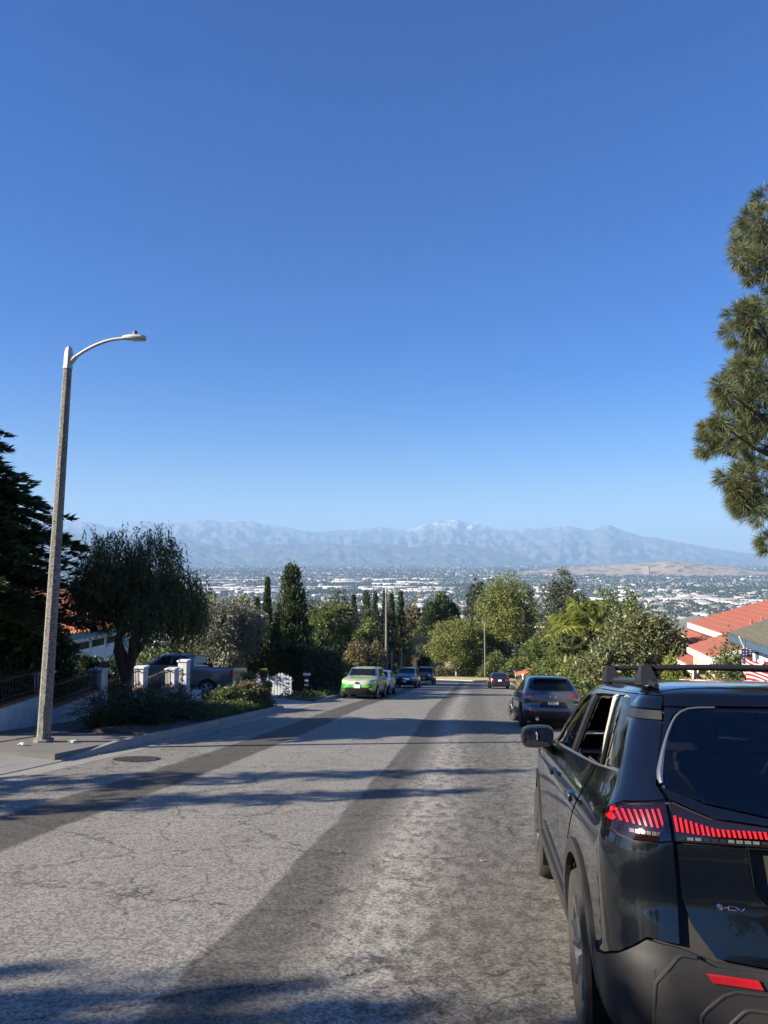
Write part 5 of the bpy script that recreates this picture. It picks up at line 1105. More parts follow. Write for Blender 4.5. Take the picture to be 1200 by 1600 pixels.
lf.sprays(P, O + np.array([0, 0, .6]), 3, .06, .12, .02, .8, .6); finish(root, lf, 'weep')
# trees left of the frame whose shadows cross the road
tiered('conifer_tree', 'slim conifer standing left of the view beside the near driveway', (-12.6, 6.2, zg(0, 6.2)), 5.3, 0.95, 'cyp', 61, 15, 7, 4, .26, .05, .25, .2, lambda q: (1 - q) ** .7 + .05, .13, jz=2.0)
tiered('conifer_tree', 'second slim conifer left of the view, nearer the camera', (-12.6, 4.2, zg(0, 4.2)), 5.3, 0.7, 'cyp', 62, 15, 7, 4, .26, .05, .25, .2, lambda q: (1 - q) ** .7 + .05, .13, jz=2.0)
st0 = broad('street_tree', 'broad tree behind the viewpoint whose shade falls across the road', (-14.2, -5.0, .80), 7.1, 2.9, 'mid', 63, 1100, 8, .24, .12)
for k_, (x_, y_, s_) in enumerate(((-14.6, -10.5, 1.3), (-13.6, -17.0, 1.3), (-15, -24, 1.4), (9.5, -9, .9), (10.5, -17, 1.1), (8.8, -27, 1.0), (-12.5, -33, 1.2))):
    o = copy_tree(st0); o.location = (x_, y_, -SLOPE * y_); o.scale = (s_, s_, s_); o.rotation_euler.z = 1.3 * k_  # copies added out of view to shade the road and darken car reflections
    o['label'] = 'added unseen tree uphill behind the viewpoint for shade and reflections, ' + ['second on the left', 'third on the left', 'fourth on the left', 'first on the right', 'second on the right', 'third on the right', 'farthest on the left'][k_]
# pine reaching in from the right edge
PT = at(1262, 600, 16.2); pbase = Vector((PT.x, 16.2, zg(0, 16.2) - .4))
root = thing('pine_tree', 'long-needled pine reaching into the picture from the right edge', 'tree', pbase, group=GRP)
lf = Leafage(77); r = lf.r; topz = at(1192, 285, 16.2).z - pbase.z; trunk = MB()
trunk.tube([(0, 0, -.4), (0, 0, topz * .4), (-.25, 0, topz * .75), (-.6, 0, topz * .90)], [.26, .2, .10, .03], 8); trunk.build('trunk', BARK, root, 'all')
spots_ = [(1192, 312, 14), (1186, 345, 24), (1172, 372, 26), (1197, 385, 28), (1163, 402, 20), (1185, 415, 24), (1196, 470, 22), (1180, 498, 26), (1156, 492, 18), (1196, 522, 30), (1150, 520, 18), (1168, 545, 26), (1145, 580, 20), (1168, 590, 28), (1195, 575, 34), (1140, 618, 22), (1165, 630, 30), (1192, 635, 34), (1128, 605, 12), (1112, 672, 20), (1104, 694, 17), (1130, 690, 22), (1156, 682, 26), (1185, 690, 34), (1125, 662, 12), (1140, 742, 17), (1160, 752, 24), (1185, 750, 30), (1165, 782, 24), (1188, 790, 28), (1200, 845, 14), (1150, 765, 16)]
brn = MB(); C = []; O = []
for (px, py, rad) in spots_:
    for sidek in (0, 1):
        Yk = 16.2 + (rng.random() - .5) * 2.6; p = at(px, py, Yk) - pbase; rm = rad / F * 17.0
        if sidek: p = Vector((-p.x * (.7 + .5 * rng.random()), -p.y, p.z + (rng.random() - .5)))
        a = Vector((-.25 * max(0, p.z / topz - .4), 0, p.z - .4 - .25 * abs(p.x))); brn.tube([a, a.lerp(p, .6) + Vector((0, 0, -.1)), p], [.05, .03, .012], 4)
        n = int(8 + rm * rm * 135); d = unit(r.standard_normal((n, 3))); pt = np.array(p) + d * rm * (.35 + .65 * r.random((n, 1)) ** .5); out = unit(d * .8 + unit(np.array([p.x, p.y, .25 * abs(p.x) + .5]))[None] * .7)
        C.append(pt); O.append(out)
brn.build('branches', BARK, root)
C = np.concatenate(C); O = np.concatenate(O); n = len(C); k = 64; i = np.repeat(np.arange(n), k)
sh = r.random(n * k); P = C[i] - O[i] * (.10 * sh[:, None]); D = O[i] * (.45 + .6 * sh[:, None]) + r.standard_normal((n * k, 3)) * .50; D[:, 2] -= .14
V, Fq, T = blades(P, D, .27 * (.7 + .5 * r.random(n * k)), .0105, r, bend=.12); lf.add(V, Fq, .5 * T + .5 * r.random(n)[i]); finish(root, lf, 'pine', 'needles')

# middle distance, left of the street
b_, h = spot(345, 928, 38); broad('olive_tree', 'grey-green olive tree with pale forked limbs above the pickup', b_, h, 2.5, 'olive', 12, 1500, 9, .17, .05, .40, OBARK, low=.42, rtrunk=.17, n_cl=12, inner=.4, spread=.12)
b_, h = spot(318, 930, 44); broad('bushy_tree', 'yellow-green bushy tree peeping out behind the olive tree', b_, h, 1.9, 'lime', 13, 700, 8, .2, .1, .3)
b_, h = spot(418, 903, 42); spindle('cypress_tree', 'tallest thin pencil cypress beside the cone-shaped conifer', b_, h, .42, 'cyp', 14, 900, 8, .16, .05, .40)
b_, h = spot(402, 935, 41); spindle('cypress_tree', 'shorter pencil cypress left of the tallest one', b_, h, .38, 'cyp', 15, 700, 8, .16, .05, .40)
b_, h = spot(432, 958, 40.5); spindle('cypress_tree', 'low ragged cypress at the foot of the cone-shaped conifer', b_, h, .45, 'cyp', 16, 600, 8, .16, .05, .45)
b_, h = spot(456, 890, 44); spindle('conifer_tree', 'cone-shaped green conifer rising above the white picket gate', b_, h, 1.75, 'cyp', 17, 3000, 9, .22, .075, .30, wob=.28)
b_, h = spot(385, 945, 47); broad('bushy_tree', 'dark bushy tree between the olive and the pencil cypresses', b_, h, 1.8, 'dark', 18, 800, 9, .2, .09, .3)
b_, h = spot(300, 985, 40); broad('bushy_tree', 'low dark shrub mass behind the pickup cab', b_, h, 2.6, 'dark', 19, 900, 9, .2, .1, .2, low=.1)
b_, h = spot(490, 985, 52); broad('bushy_tree', 'rounded dark tree behind the ivy hedge', b_, h, 1.7, 'dark', 20, 800, 9, .2, .1, .2, low=.15)
b_, h = spot(505, 945, 66); broad('bushy_tree', 'thin grey-brown tree over the ivy hedge', b_, h, 2.3, 'olive', 21, 700, 8, .22, .07, .4, GBARK)
b_, h = spot(528, 922, 84); broad('bushy_tree', 'dark thin-topped tree behind the fan palm', b_, h, 2.5, 'eu', 22, 700, 8, .28, .1, .4)
b_, h = spot(560, 1003, 56); broad('bushy_tree', 'brownish shrub behind the green SUV', b_, h, 1.7, 'brown', 23, 700, 9, .18, .08, .2, low=.1)
b_, h = spot(583, 1000, 60); broad('bushy_tree', 'pale flowering shrub at the foot of the second lamp', b_, h, 1.3, 'brown', 24, 500, 9, .16, .07, .2, low=.1)
for k, (px, y, Y, rd, lab) in enumerate([(553, 930, 92, .9, 'narrow cypress just right of the fan palm'), (572, 925, 90, 1.5, 'broad cypress in the clump left of the second lamp'), (586, 925, 88, .75, 'thin cypress of the clump left of the second lamp'), (601, 923, 86, .6, 'slim cypress right behind the second lamp'), (612, 927, 88, .8, 'middle cypress of the three right of the second lamp'), (626, 924, 90, .95, 'stout dark cypress, rightmost of the three by the second lamp')]):
    b_, h = spot(px, y, Y); spindle('cypress_tree', lab, b_, h, rd, 'cyp', 30 + k, 700, 8, .24, .09, .42)
b_, h = spot(590, 958, 78); tiered('conifer_tree', 'broad grey-green conifer around the second lamp post', b_, h, 2.2, 'eu', 37, 18, 9, 6, .28, .08, .06, .4, None, .16)
b_, h = spot(643, 938, 165); broad('bushy_tree', 'thin brownish tree between the cypresses and the dark conifers', b_, h, 4.5, 'brown', 38, 700, 8, .5, .2, .4)
b_, h = spot(672, 948, 150); spindle('conifer_tree', 'left one of the two dark conifers above the brown house', b_, h, 4.48, 'cyp', 39, 2000, 9, .6, .24, .33, wob=.28)
b_, h = spot(690, 930, 152); spindle('conifer_tree', 'taller right one of the two dark conifers above the brown house', b_, h, 4.928000000000001, 'cyp', 40, 2000, 9, .6, .24, .33, wob=.28)
b_, h = spot(706, 948, 155); spindle('conifer_tree', 'dark shoulder conifer right of the tall pair', b_, h, 4.256, 'dark', 41, 2000, 9, .6, .24, .33, wob=.28)
for k, (px, y, Y, rx, lf_, lab) in enumerate([(368, 938, 56, 2.2, 'mid', 'green tree filling in behind the olive and pencil cypresses'), (500, 955, 60, 2.0, 'mid', 'green tree behind the ivy hedge, left of the fan palm'), (548, 962, 74, 2.4, 'eu', 'grey-green tree right of the fan palm'), (572, 975, 70, 1.8, 'mid', 'low green tree at the foot of the cypress clump'), (622, 985, 96, 2.2, 'mid', 'green tree below the slim cypresses by the second lamp'), (480, 950, 70, 2.4, 'eu', 'grey-green tree right of the cone-shaped conifer'), (655, 1012, 128, 2.6, 'dark', 'dark tree in front of the brown gable')]):
    b_, h = spot(px, y, Y); broad('bushy_tree', lab, b_, h, rx, lf_, 140 + k, 900, 9, .24, .11, .25, low=.12, spread=.18)
# right of the street, beyond the bend
b_, h = spot(746, 896, 150); broad('eucalyptus_tree', 'tall dark ragged eucalyptus behind the pale lamp post', b_, h, 2.9, 'eu', 42, 1000, 9, .5, .16, .3, GBARK, low=.25)
b_, h = spot(790, 899, 128); broad('eucalyptus_tree', 'tall light-green tree with pale trunks beside the pale lamp post', b_, h, 6.2, 'light', 43, 2600, 9, .36, .15, .22, GBARK, low=.26, n_cl=16, spread=.3, inner=.45, rtrunk=.25)
b_, h = spot(713, 968, 121); broad('spreading_tree', 'low spreading green tree with forked trunk on the dry verge', b_, h, 5.2, 'light', 44, 1800, 9, .30, .13, .25, GBARK, low=.34, n_cl=12, spread=.25, rtrunk=.2)
b_, h = spot(752, 985, 126); broad('spreading_tree', 'green tree filling the gap behind the pale lamp post', b_, h, 3.6, 'mid', 45, 900, 9, .32, .14, .25, GBARK, low=.2, spread=.25)
b_, h = spot(878, 893, 142); broad('eucalyptus_tree', 'tall rounded grey-green tree right of the light-green one', b_, h, 4.6, 'eu', 46, 1500, 9, .42, .17, .3, GBARK, low=.25, n_cl=12, spread=.3)
b_, h = spot(905, 925, 138); broad('bushy_tree', 'dark tree tucked against the tall rounded grey-green one', b_, h, 3.6, 'dark', 47, 900, 9, .4, .17, .3, low=.2, spread=.3)
b_, h = spot(845, 985, 110); broad('bushy_tree', 'dark loose tree above the orange roof', b_, h, 3.2, 'mid', 48, 900, 9, .3, .13, .2, low=.1, spread=.22)
for k, (px, y, Y, rx, lf_, lab) in enumerate([(770, 1020, 119, 3.0, 'mid', 'low dark shrubbery behind the black saloon'), (806, 1030, 112, 2.6, 'mid', 'shrub mass right of the black saloon'), (800, 1005, 124, 3.5, 'eu', 'loose grey shrubs under the light-green tree'), (690, 1045, 117.5, 1.6, 'brown', 'round brown bush at the foot of the spreading tree'), (735, 1030, 127, 4, 'dark', 'dark thicket behind the spreading tree'), (860, 1030, 78, 2.3, 'mid', 'green shrub above the dry grass')]):
    b_, h = spot(px, y, Y); broad('shrub', lab, b_, h, rx, lf_, 50 + k, 700, 9, .28, .13, .15, low=.05, cat='shrub', spread=.2)
b_, h = spot(900, 945, 78); broad('bushy_tree', 'fresh green tree left of the king palm', b_, h, 3.0, 'light', 57, 1300, 9, .24, .12, .25, low=.15, spread=.2)
b_, h = spot(948, 925, 82); broad('bushy_tree', 'rounded green tree behind the king palm', b_, h, 3.4, 'mid', 58, 1400, 9, .26, .13, .25, low=.2, spread=.2)
b_, h = spot(985, 930, 80); broad('bushy_tree', 'rounded green tree above the large glossy shrub', b_, h, 2.0, 'mid', 59, 900, 9, .26, .13, .25, low=.2, spread=.2)
b_, h = spot(1002, 957, 33, -.3); broad('loquat_shrub', 'large glossy shrub with pale young leaves, roadside right', b_, h, 2.25, 'loq', 60, 2600, 10, .19, .06, .15, low=.06, n_cl=16, cat='shrub', spread=.10, inner=.55)
b_, h = spot(952, 1000, 30, -.2); broad('loquat_shrub', 'lower glossy shrub left of the large one', b_, h, 1.3, 'loq', 65, 1100, 10, .16, .05, .15, low=.06, cat='shrub', spread=.09, inner=.55)
b_, h = spot(1050, 1022, 28, -.4); broad('lime_shrub', 'clipped yellow-green rounded shrub beside the large glossy one', b_, h, .62, 'lime', 66, 900, 9, .08, .05, .15, low=.05, cat='shrub', n_cl=5, spread=.05)
b_, h = spot(1140, 1000, 25, -.5); broad('loose_shrub', 'loose pale-leaved shrub in front of the cream wall', b_, h, .85, 'loq', 67, 420, 9, .13, .045, .2, low=.1, cat='shrub', spread=.09)
b_, h = spot(900, 1030, 36, 0); broad('shrub', 'feathery green shrub below the king palm', b_, h, 1.3, 'light', 68, 700, 9, .15, .05, .15, low=.05, cat='shrub', spread=.1)
b_, h = spot(845, 1045, 47); broad('shrub', 'small dark shrub by the dry grasses', b_, h, 1.2, 'mid', 69, 500, 9, .15, .06, .15, low=.05, cat='shrub', spread=.1)

# palms
def frond(lf, base, az, el, ln, leaflets, ll, lw, droop, r, tone):
    d = np.array([math.cos(az) * math.cos(el), math.sin(az) * math.cos(el), math.sin(el)]); s_ = np.linspace(.12, 1, leaflets)
    P = np.array(base)[None] + d[None] * (s_ * ln)[:, None]; P[:, 2] -= droop * ln * s_ ** 2
    tg = d[None] - np.array([0, 0, 1.0])[None] * (2 * droop * s_)[:, None]; side = unit(np.cross(tg, np.array([0, 0, 1.0])))
    for sg in (-1, 1):
        D = side * sg + tg * .55 - np.array([0, 0, .35]) + r.standard_normal(P.shape) * .12; L = ll * np.sin(np.clip(s_ * .9 + .1, 0, 1) * math.pi) ** .6
        V, Fq, T = blades(P, D, L + .03, lw, r, bend=.25); lf.add(V, Fq, .4 * T + .6 * tone)
    return [tuple(p) for p in P[::max(1, leaflets // 6)]]
def king_palm(label, base, H, n, ln, seed, trunk_r=.09, leaf='kpalm'):
    root = thing('king_palm', label, 'palm tree', base, group=GRP); lf = Leafage(seed); r = lf.r; st = MB()
    MB().tube([(0, 0, -.2), (0, 0, .2), (.05, 0, H * .5), (.08, 0, H)], [trunk_r * 1.7, trunk_r * 1.2, trunk_r, trunk_r * .8], 10).build('trunk', GBARK, root, 'all')
    for k in range(n):
        az = k * 2.4 + r.random() * .4; el = R(80 - 75 * (k / n) + 10 * r.random()); P = frond(lf, (.08, 0, H), az, el, ln * (.85 + .3 * r.random()), 52, ln * .30, .062, .30 + .15 * r.random(), r, r.random())
        st.tube(P, [.018 - .002 * i for i in range(len(P))], 4)
    st.build('frond_stems', LF['kpalm'], root); finish(root, lf, leaf, 'fronds'); return root
b_, h = spot(914, 978, 42); king_palm('king palm with long yellow-green fronds rising over the right-hand gardens', b_, h - .1, 14, 2.55, 71)
b_, h = spot(882, 985, 47); king_palm('second yellow-green palm, lower and left of the king palm', b_, h - .2, 13, 2.15, 72)
b_, h = spot(888, 1022, 39); king_palm('short bushy palm behind the grey crossover', b_, h, 14, 1.7, 73, .06, 'palm')
b_, h = spot(925, 1030, 41); king_palm('low palm right of the short bushy one', b_, h, 12, 1.5, 74, .06, 'palm')
b_, h = spot(611, 1012, 63); king_palm('small palm beside the minivan', b_, h, 12, 1.2, 75, .07, 'palm')
b_, h = spot(626, 1010, 70); king_palm('small palm in front of the brown house', b_, h, 12, 1.3, 76, .07, 'palm')
b_, h = spot(532, 968, 62)
root = thing('fan_palm', 'shaggy fan palm above the ivy hedge', 'palm tree', b_, group=GRP); lf = Leafage(78); r = lf.r
MB().tube([(0, 0, -.2), (0, 0, h)], [.2, .16], 9).build('trunk', BARK, root)
for k in range(60):
    az = k * 2.4; el = R(78 - 150 * k / 60); d = np.array([math.cos(az) * math.cos(el), math.sin(az) * math.cos(el), math.sin(el)]); c0 = np.array([0, 0, h]) + d * .85
    n = 18; a = np.linspace(-1.5, 1.5, n); sd_ = unit(np.cross(d, np.array([0, 0, 1.0]) + .01)); D = d[None] * np.cos(a)[:, None] + sd_[None] * np.sin(a)[:, None]
    V, Fq, T = blades(np.repeat(c0[None], n, 0), D, .85, .09, r, bend=.2); lf.add(V, Fq, .4 * T + .6 * (1 - k / 60))
finish(root, lf, 'palm', 'fronds')
# broad-leaved plant beside the crossover
b_ = on_street(893, 1098, .1); b_ = Vector((3.75, 27.0, zg(0, 27) + .1)); root = thing('bird_of_paradise', 'broad-leaved bird-of-paradise plant right of the grey crossover', 'plant', b_, group=GRP)
for k in range(11):
    a = k * 2.4; el = R(72 - 3.5 * k); ln = 1.35 - .04 * k; d = Vector((math.cos(a) * math.cos(el), math.sin(a) * math.cos(el), math.sin(el))); m = MB(); V = []; sd_ = d.cross(Vector((0, 0, 1))).normalized()
    st = d * ln * .55; MB().tube([(0, 0, 0), d * ln * .3, st], [.02, .016, .012], 5).build('stalk', LF['big'], root)
    for i in range(7):
        q = i / 6; w = .17 * math.sin(min(1, q * .92 + .08) * math.pi) ** .7; c0 = st + d * ln * .62 * q - Vector((0, 0, 1)) * .25 * q * q; nrm = sd_.cross(d)
        V += [c0 - sd_ * w + nrm * w * .35, c0, c0 + sd_ * w + nrm * w * .35]
    m.add(V, [(i * 3 + j, i * 3 + j + 1, i * 3 + 4 + j, i * 3 + 3 + j) for i in range(6) for j in range(2)]); m.build('leaf', LF['big'], root, 'all')
# hedges, ground cover, grasses
def hedge(name, label, u0, u1, v0, v1, h, leaf, seed, n, L=.12, W=.08, cat='hedge', base=.12):
    lf = Leafage(seed); r = lf.r; P = []; O = []
    for _ in range(n):
        f = r.random(); u = u0 + (u1 - u0) * r.random(); v = v0 + (v1 - v0) * r.random(); q = h * (.85 + .25 * vnoise(np.array(v * 1.3), np.array(u * 1.3), seed))
        if f < .35: p = street(u, v, base + q); o = (0, 0, 1)
        elif f < .75: p = street(u1, v, base + q * r.random()); o = (1, -.1, .3)
        else: p = street(u, v0, base + q * r.random()); o = (0, -1, .3)
        P.append(p); O.append(o)
    P = np.array(P) + r.standard_normal((n, 3)) * .07; lf.sprays(P, unit(np.array(O, float)), 7, .07, L, W, .6, .7)
    o = link(name, lf.mesh(name), None, LF[leaf]); tag(o, label, cat, GRP); return o
hedge('ivy_hedge', 'tall ivy-covered hedge between picket gate and green SUV', -10.6, -9.4, 40.0, 50.5, 2.5, 'ivy', 81, 2600, .13, .10)
hedge('ivy_hedge', 'low hedge running down behind the parked cars', -10.6, -9.6, 52, 86, 1.7, 'mid', 82, 2200, .2, .12)
hedge('ivy_hedge', 'low hedge along the right-hand sidewalk', 5.9, 7.0, 24, 86, .9, 'mid', 83, 2600, .18, .1)
def carpet(name, label, u0, u1, v0, v1, leaf, seed, n, L, W, hump, k=6):
    lf = Leafage(seed); r = lf.r; uu = u0 + (u1 - u0) * r.random(n); vv = v0 + (v1 - v0) * r.random(n)
    P = np.array([street(a, b, .14 + hump(a, b)) for a, b in zip(uu, vv)]); P[:, 2] += r.random(n) * .07; lf.sprays(P, np.repeat(np.array([[.25, -.15, 1.0]]), n, 0), k, .05, L, W, .55, .7)
    return tag(link(name, lf.mesh(name), None, LF[leaf]), label, 'ground cover', kind='stuff')
bumpy = lambda u, v: (.10 + .22 * float(vnoise(np.array(u * 1.7), np.array(v * 1.1), 3))) * math.sin(max(0, min(1, (u + 9.3) / 1.9)) * math.pi) ** .6
carpet('ground_cover', 'low green ground cover on the verge between lilies and driveway', -9.25, -7.42, 18.8, 27.3, 'cover', 84, 4200, .07, .035, bumpy, 7)
carpet('ground_cover', 'sparse planting along the far left verge', -9.25, -7.45, 34.5, 60, 'cover', 85, 900, .12, .06, lambda u, v: .05, 5)
carpet('ground_cover', 'planting along the right verge', 3.1, 4.35, 20, 86, 'cover', 86, 2400, .12, .06, lambda u, v: .1, 6)
b_ = street(-8.35, 26.2, .15); broad('shrub', 'low dark mounded shrub at the kerb end beside the driveway', b_, .75, 1.0, 'brown', 87, 700, 8, .10, .05, .1, low=.02, cat='shrub', spread=.07)
b_ = street(-8.6, 25.0, .15); broad('shrub', 'mounded green shrub next to the dark one on the verge', b_, .6, .9, 'cover', 88, 600, 8, .10, .05, .1, low=.02, cat='shrub', spread=.07)
# lilies with white flowers
LB = street(-8.55, 17.2, .15); root = thing('lily_clump', 'dark strap-leaved lily clump with small white flowers on the verge', 'plant', LB, group=GRP); lf = Leafage(89); r = lf.r
for cx, cy, n in ((0, 0, 460), (-.35, -.7, 380), (.35, .75, 460), (-.45, .6, 400), (.1, 1.5, 360), (.45, -.4, 300), (-.2, -1.3, 300), (.3, 2.1, 300)):
    a = r.random(n) * 2 * math.pi; el = R(35) + r.random(n) * R(50); D = np.stack([np.cos(a) * np.cos(el), np.sin(a) * np.cos(el), np.sin(el)], -1); P = np.stack([cx + .16 * r.standard_normal(n), cy + .16 * r.standard_normal(n), np.full(n, 0.0) - SLOPE * cy], -1)
    Ls = .62 + .5 * r.random(n); mid = P + D * Ls[:, None] * .6
    V, Fq, T = blades(P, D, Ls * .62, .018, r, bend=.05); lf.add(V, Fq, T); D2 = D.copy(); D2[:, 2] -= .7; V, Fq, T = blades(mid, D2, Ls * .55, .016, r, bend=.2); lf.add(V, Fq, T)
finish(root, lf, 'strap', 'leaves')
PET = plain('white petal', (.85, .84, .78), .6, .05)
for k in range(16):
    a, q = r.random() * 6.28, r.random(); p = Vector((.9 * math.cos(a) * q, 1.2 * math.sin(a) * q + .3, .72 + .33 * r.random() - .2 * q)); m = MB()
    for j in range(6): t_ = j * math.pi / 3; m.add([p, p + Vector((math.cos(t_ - .35) * .025, math.sin(t_ - .35) * .025, .012)), p + Vector((math.cos(t_) * .065, math.sin(t_) * .065, .02)), p + Vector((math.cos(t_ + .35) * .025, math.sin(t_ + .35) * .025, .012))], [(0, 1, 2, 3)])
    m.build('flower', PET, root)
# dry ornamental grasses
for k, (px, Y) in enumerate(((822, 48), (838, 46), (852, 44), (866, 45))):
    p = at(px, 1060, Y); root = thing('ornamental_grass', ['leftmost dry plume grass by the black saloon', 'second dry plume grass tuft from the black saloon', 'third dry plume grass tuft from the black saloon', 'dry plume grass tuft nearest the palms'][k], 'grass tuft', (p.x, Y, zg(0, Y) + .1), group=GRP); lf = Leafage(90 + k); r = lf.r; n = 420
    a = r.random(n) * 2 * math.pi; el = R(48) + r.random(n) * R(40); D = np.stack([np.cos(a) * np.cos(el), np.sin(a) * np.cos(el), np.sin(el)], -1); V, Fq, T = blades(r.standard_normal((n, 3)) * np.array([.2, .2, 0.02]), D, 1.3 * (.5 + .6 * r.random(n)), .035, r, bend=.12); lf.add(V, Fq, T); finish(root, lf, 'dry', 'plumes')
# far slope: loose tree cover below the bend, one mass
n = 5200; d_ = 170 + 1150 * rng.random(n) ** .8; px_ = -80 + 1400 * rng.random(n); az_ = np.arctan((px_ - 600) / F) - YAW; P = np.stack([d_ * np.sin(az_), d_ * np.cos(az_)], -1); kk = (2.2 + 3.0 * rng.random(n)) * np.clip(d_ / 500, .8, 1.4)
lf = Leafage(99); r = lf.r; zt = ground_z(P[:, 0], P[:, 1]); C = []; O = []
cnt = 26; i = np.repeat(np.arange(n), cnt); dd = unit(r.standard_normal((n * cnt, 3))); C = np.column_stack([P[i], zt[i] + kk[i] * 1.0]) + dd * (kk[i] * (.5 + .5 * r.random(n * cnt)))[:, None] * np.array([1, 1, 1.1]); V, Fq, T = blades(C, dd + r.standard_normal(dd.shape) * .6, kk[i] * .55, kk[i] * .38, r); lf.add(V, Fq, .4 * T + .6 * r.random(n)[i])
tag(link('hillside_woods', lf.mesh('hillside_woods'), None, LF['mid']), 'loose tree cover on the slope below the bend', 'trees', kind='stuff')
# ================================================================== walls, fences, houses
STUC = NT('whitewashed stucco'); c = STUC.coord(); STUC = STUC.done(STUC.bsdf(STUC.mix(STUC.ramp(STUC.noise(c, 2.5, 7, .7), [(.35, 0.), (.7, 1.)]), (.62, .63, .63), (.40, .41, .42)), .9, normal=STUC.bump(STUC.noise(c, 45, 5, .7), .5, .01), spec=.2))
BRICK = plain('brick cap', (.26, .11, .07), .85, .25, 9, .4); WIRON = plain('black wrought iron', (.012, .012, .013), .5, .2); WHITEP = plain('white paint', (.78, .78, .76), .6, .06, 3, .1); TEAL = plain('teal trim', (.05, .22, .21), .55, .1); TERRA = plain('terracotta pot', (.30, .15, .09), .85, .15, 6, .3)
wall = thing('fence_wall', 'low white stucco wall with brick cap and iron railings beside the sidewalk', 'wall', street(-10.8, 16.7))
wall_o = wall.location.copy()
def W(u, v, z): return street(u, v, 0) - wall_o + Vector((0, 0, z))
pil = [(13.6, 1.35), (16.7, 1.36), (19.55, 1.42), (22.4, 1.5), (25.1, 1.45), (26.3, 1.75)]
def post(v, h, w=.34):
    m = MB(); p = W(-10.8, v, 0); m.box((p.x, p.y, p.z + h / 2 - .1), (w, w, h + .2), 0, .012); o = m.build('pillar', STUC, wall); MB().box((p.x, p.y, p.z + h + .03), (w + .08, w + .08, .07), 0, .015).build('pillar_cap', STUC, o)
    q = Vector((p.x + w / 2 + .012, p.y, p.z + h - .55)); m = MB()
    for sg in (1, -1): m.tube([q + Vector((0, sg * .06 * math.sin(a) * (1 - a / 9), sg * .10 + .07 * math.cos(a) * (1 - a / 9))) for a in np.linspace(0, 4.6, 14)], .008, 5)
    m.build('scroll_ornament', WIRON, o)
    q = Vector((p.x, p.y - w / 2 - .012, p.z + h - .55)); m = MB()
    for sg in (1, -1): m.tube([q + Vector((sg * .06 * math.sin(a) * (1 - a / 9), 0, sg * .10 + .07 * math.cos(a) * (1 - a / 9))) for a in np.linspace(0, 4.6, 14)], .008, 5)
    m.build('scroll_ornament', WIRON, o)
for v, h in pil: post(v, h)
pick = MB(); pick.box((0, 0, .5), (.018, .018, 1.0)); pick.add([(-.022, -.022, 1.0), (.022, -.022, 1.0), (.022, .022, 1.0), (-.022, .022, 1.0), (0, 0, 1.10)], [(0, 1, 4), (1, 2, 4), (2, 3, 4), (3, 0, 4)]); PK = pick.mesh('picket'); PK.materials.append(WIRON)
def section(v0, v1, top_abs_v, hw, hf, gate=False):
    """level-topped wall section; top measured from the street at v = top_abs_v"""
    zt = W(-10.8, top_abs_v, 0).z
    a, b_ = W(-10.8, v0 + .17, 0), W(-10.8, v1 - .17, 0); L = (b_ - a).length; ang = math.atan2(b_.y - a.y, b_.x - a.x); mx = (a + b_) / 2
    if not gate:
        bot = b_.z - .3; MB().box((mx.x, mx.y, (zt + hw + bot) / 2), (L, .22, zt + hw - bot), ang).build('wall_panel', STUC, wall)
        nb_ = int(L / .2)
        for k in range(nb_): p = a.lerp(b_, (k + .5) / nb_); MB().box((p.x, p.y, zt + hw + .03), (L / nb_ - .012, .27, .06), ang, .008).build('cap_brick', BRICK, wall)
        z0 = zt + hw + .10
    else: z0 = b_.z + .08
    z1 = zt + hf; n = int(L / .12)
    for zz in (z0 + .06, z1 - .10): MB().box((mx.x, mx.y, zz), (L, .025, .03), ang).build('rail', WIRON, wall)
    for k in range(n + 1):
        p = a.lerp(b_, k / n); o = link('picket', PK, wall); o.location = (p.x, p.y, z0 - .03); o.scale = (1, 1, (z1 - z0) / 1.0)
section(13.6, 16.7, 16.0, .78, 1.45); section(16.7, 19.55, 18.9, .78, 1.42); section(19.55, 22.4, 21.6, .74, 1.42); section(22.4, 25.1, 24.4, .72, 1.42); section(25.1, 26.3, 25.6, .1, 1.35, True)
p = W(-10.8, 26.7, 0); MB().box((p.x + .1, p.y + .25, p.z + .2), (.3, 1.0, .7), 0, .02).build('wall_end', STUC, wall)
# picket gate
GWH = plain('shade-tinted white wood', (.42, .45, .48), .8, .12, 5, .3)  # white wood tinted grey-blue so the colour carries the gate's shade
pg = thing('picket_gate', 'white scalloped picket gate beyond the driveway', 'gate', street(-10.4, 37.4, .1))
for k in range(14):
    x = -1.05 + .155 * k; q = (k % 7) / 6; h = 1.02 + .20 * math.sin(q * math.pi)
    MB().add([(x - .066, 0, 0), (x + .066, 0, 0), (x + .066, 0, h - .07), (x, 0, h), (x - .066, 0, h - .07), (x - .066, .025, 0), (x + .066, .025, 0), (x + .066, .025, h - .07), (x, .025, h), (x - .066, .025, h - .07)], [(0, 1, 2, 3, 4), (9, 8, 7, 6, 5), (0, 5, 6, 1), (1, 6, 7, 2), (2, 7, 8, 3), (3, 8, 9, 4), (4, 9, 5, 0)]).build('picket', GWH, pg)
for z in (.25, .8): MB().box((0, .05, z), (2.2, .04, .09)).build('rail', GWH, pg)
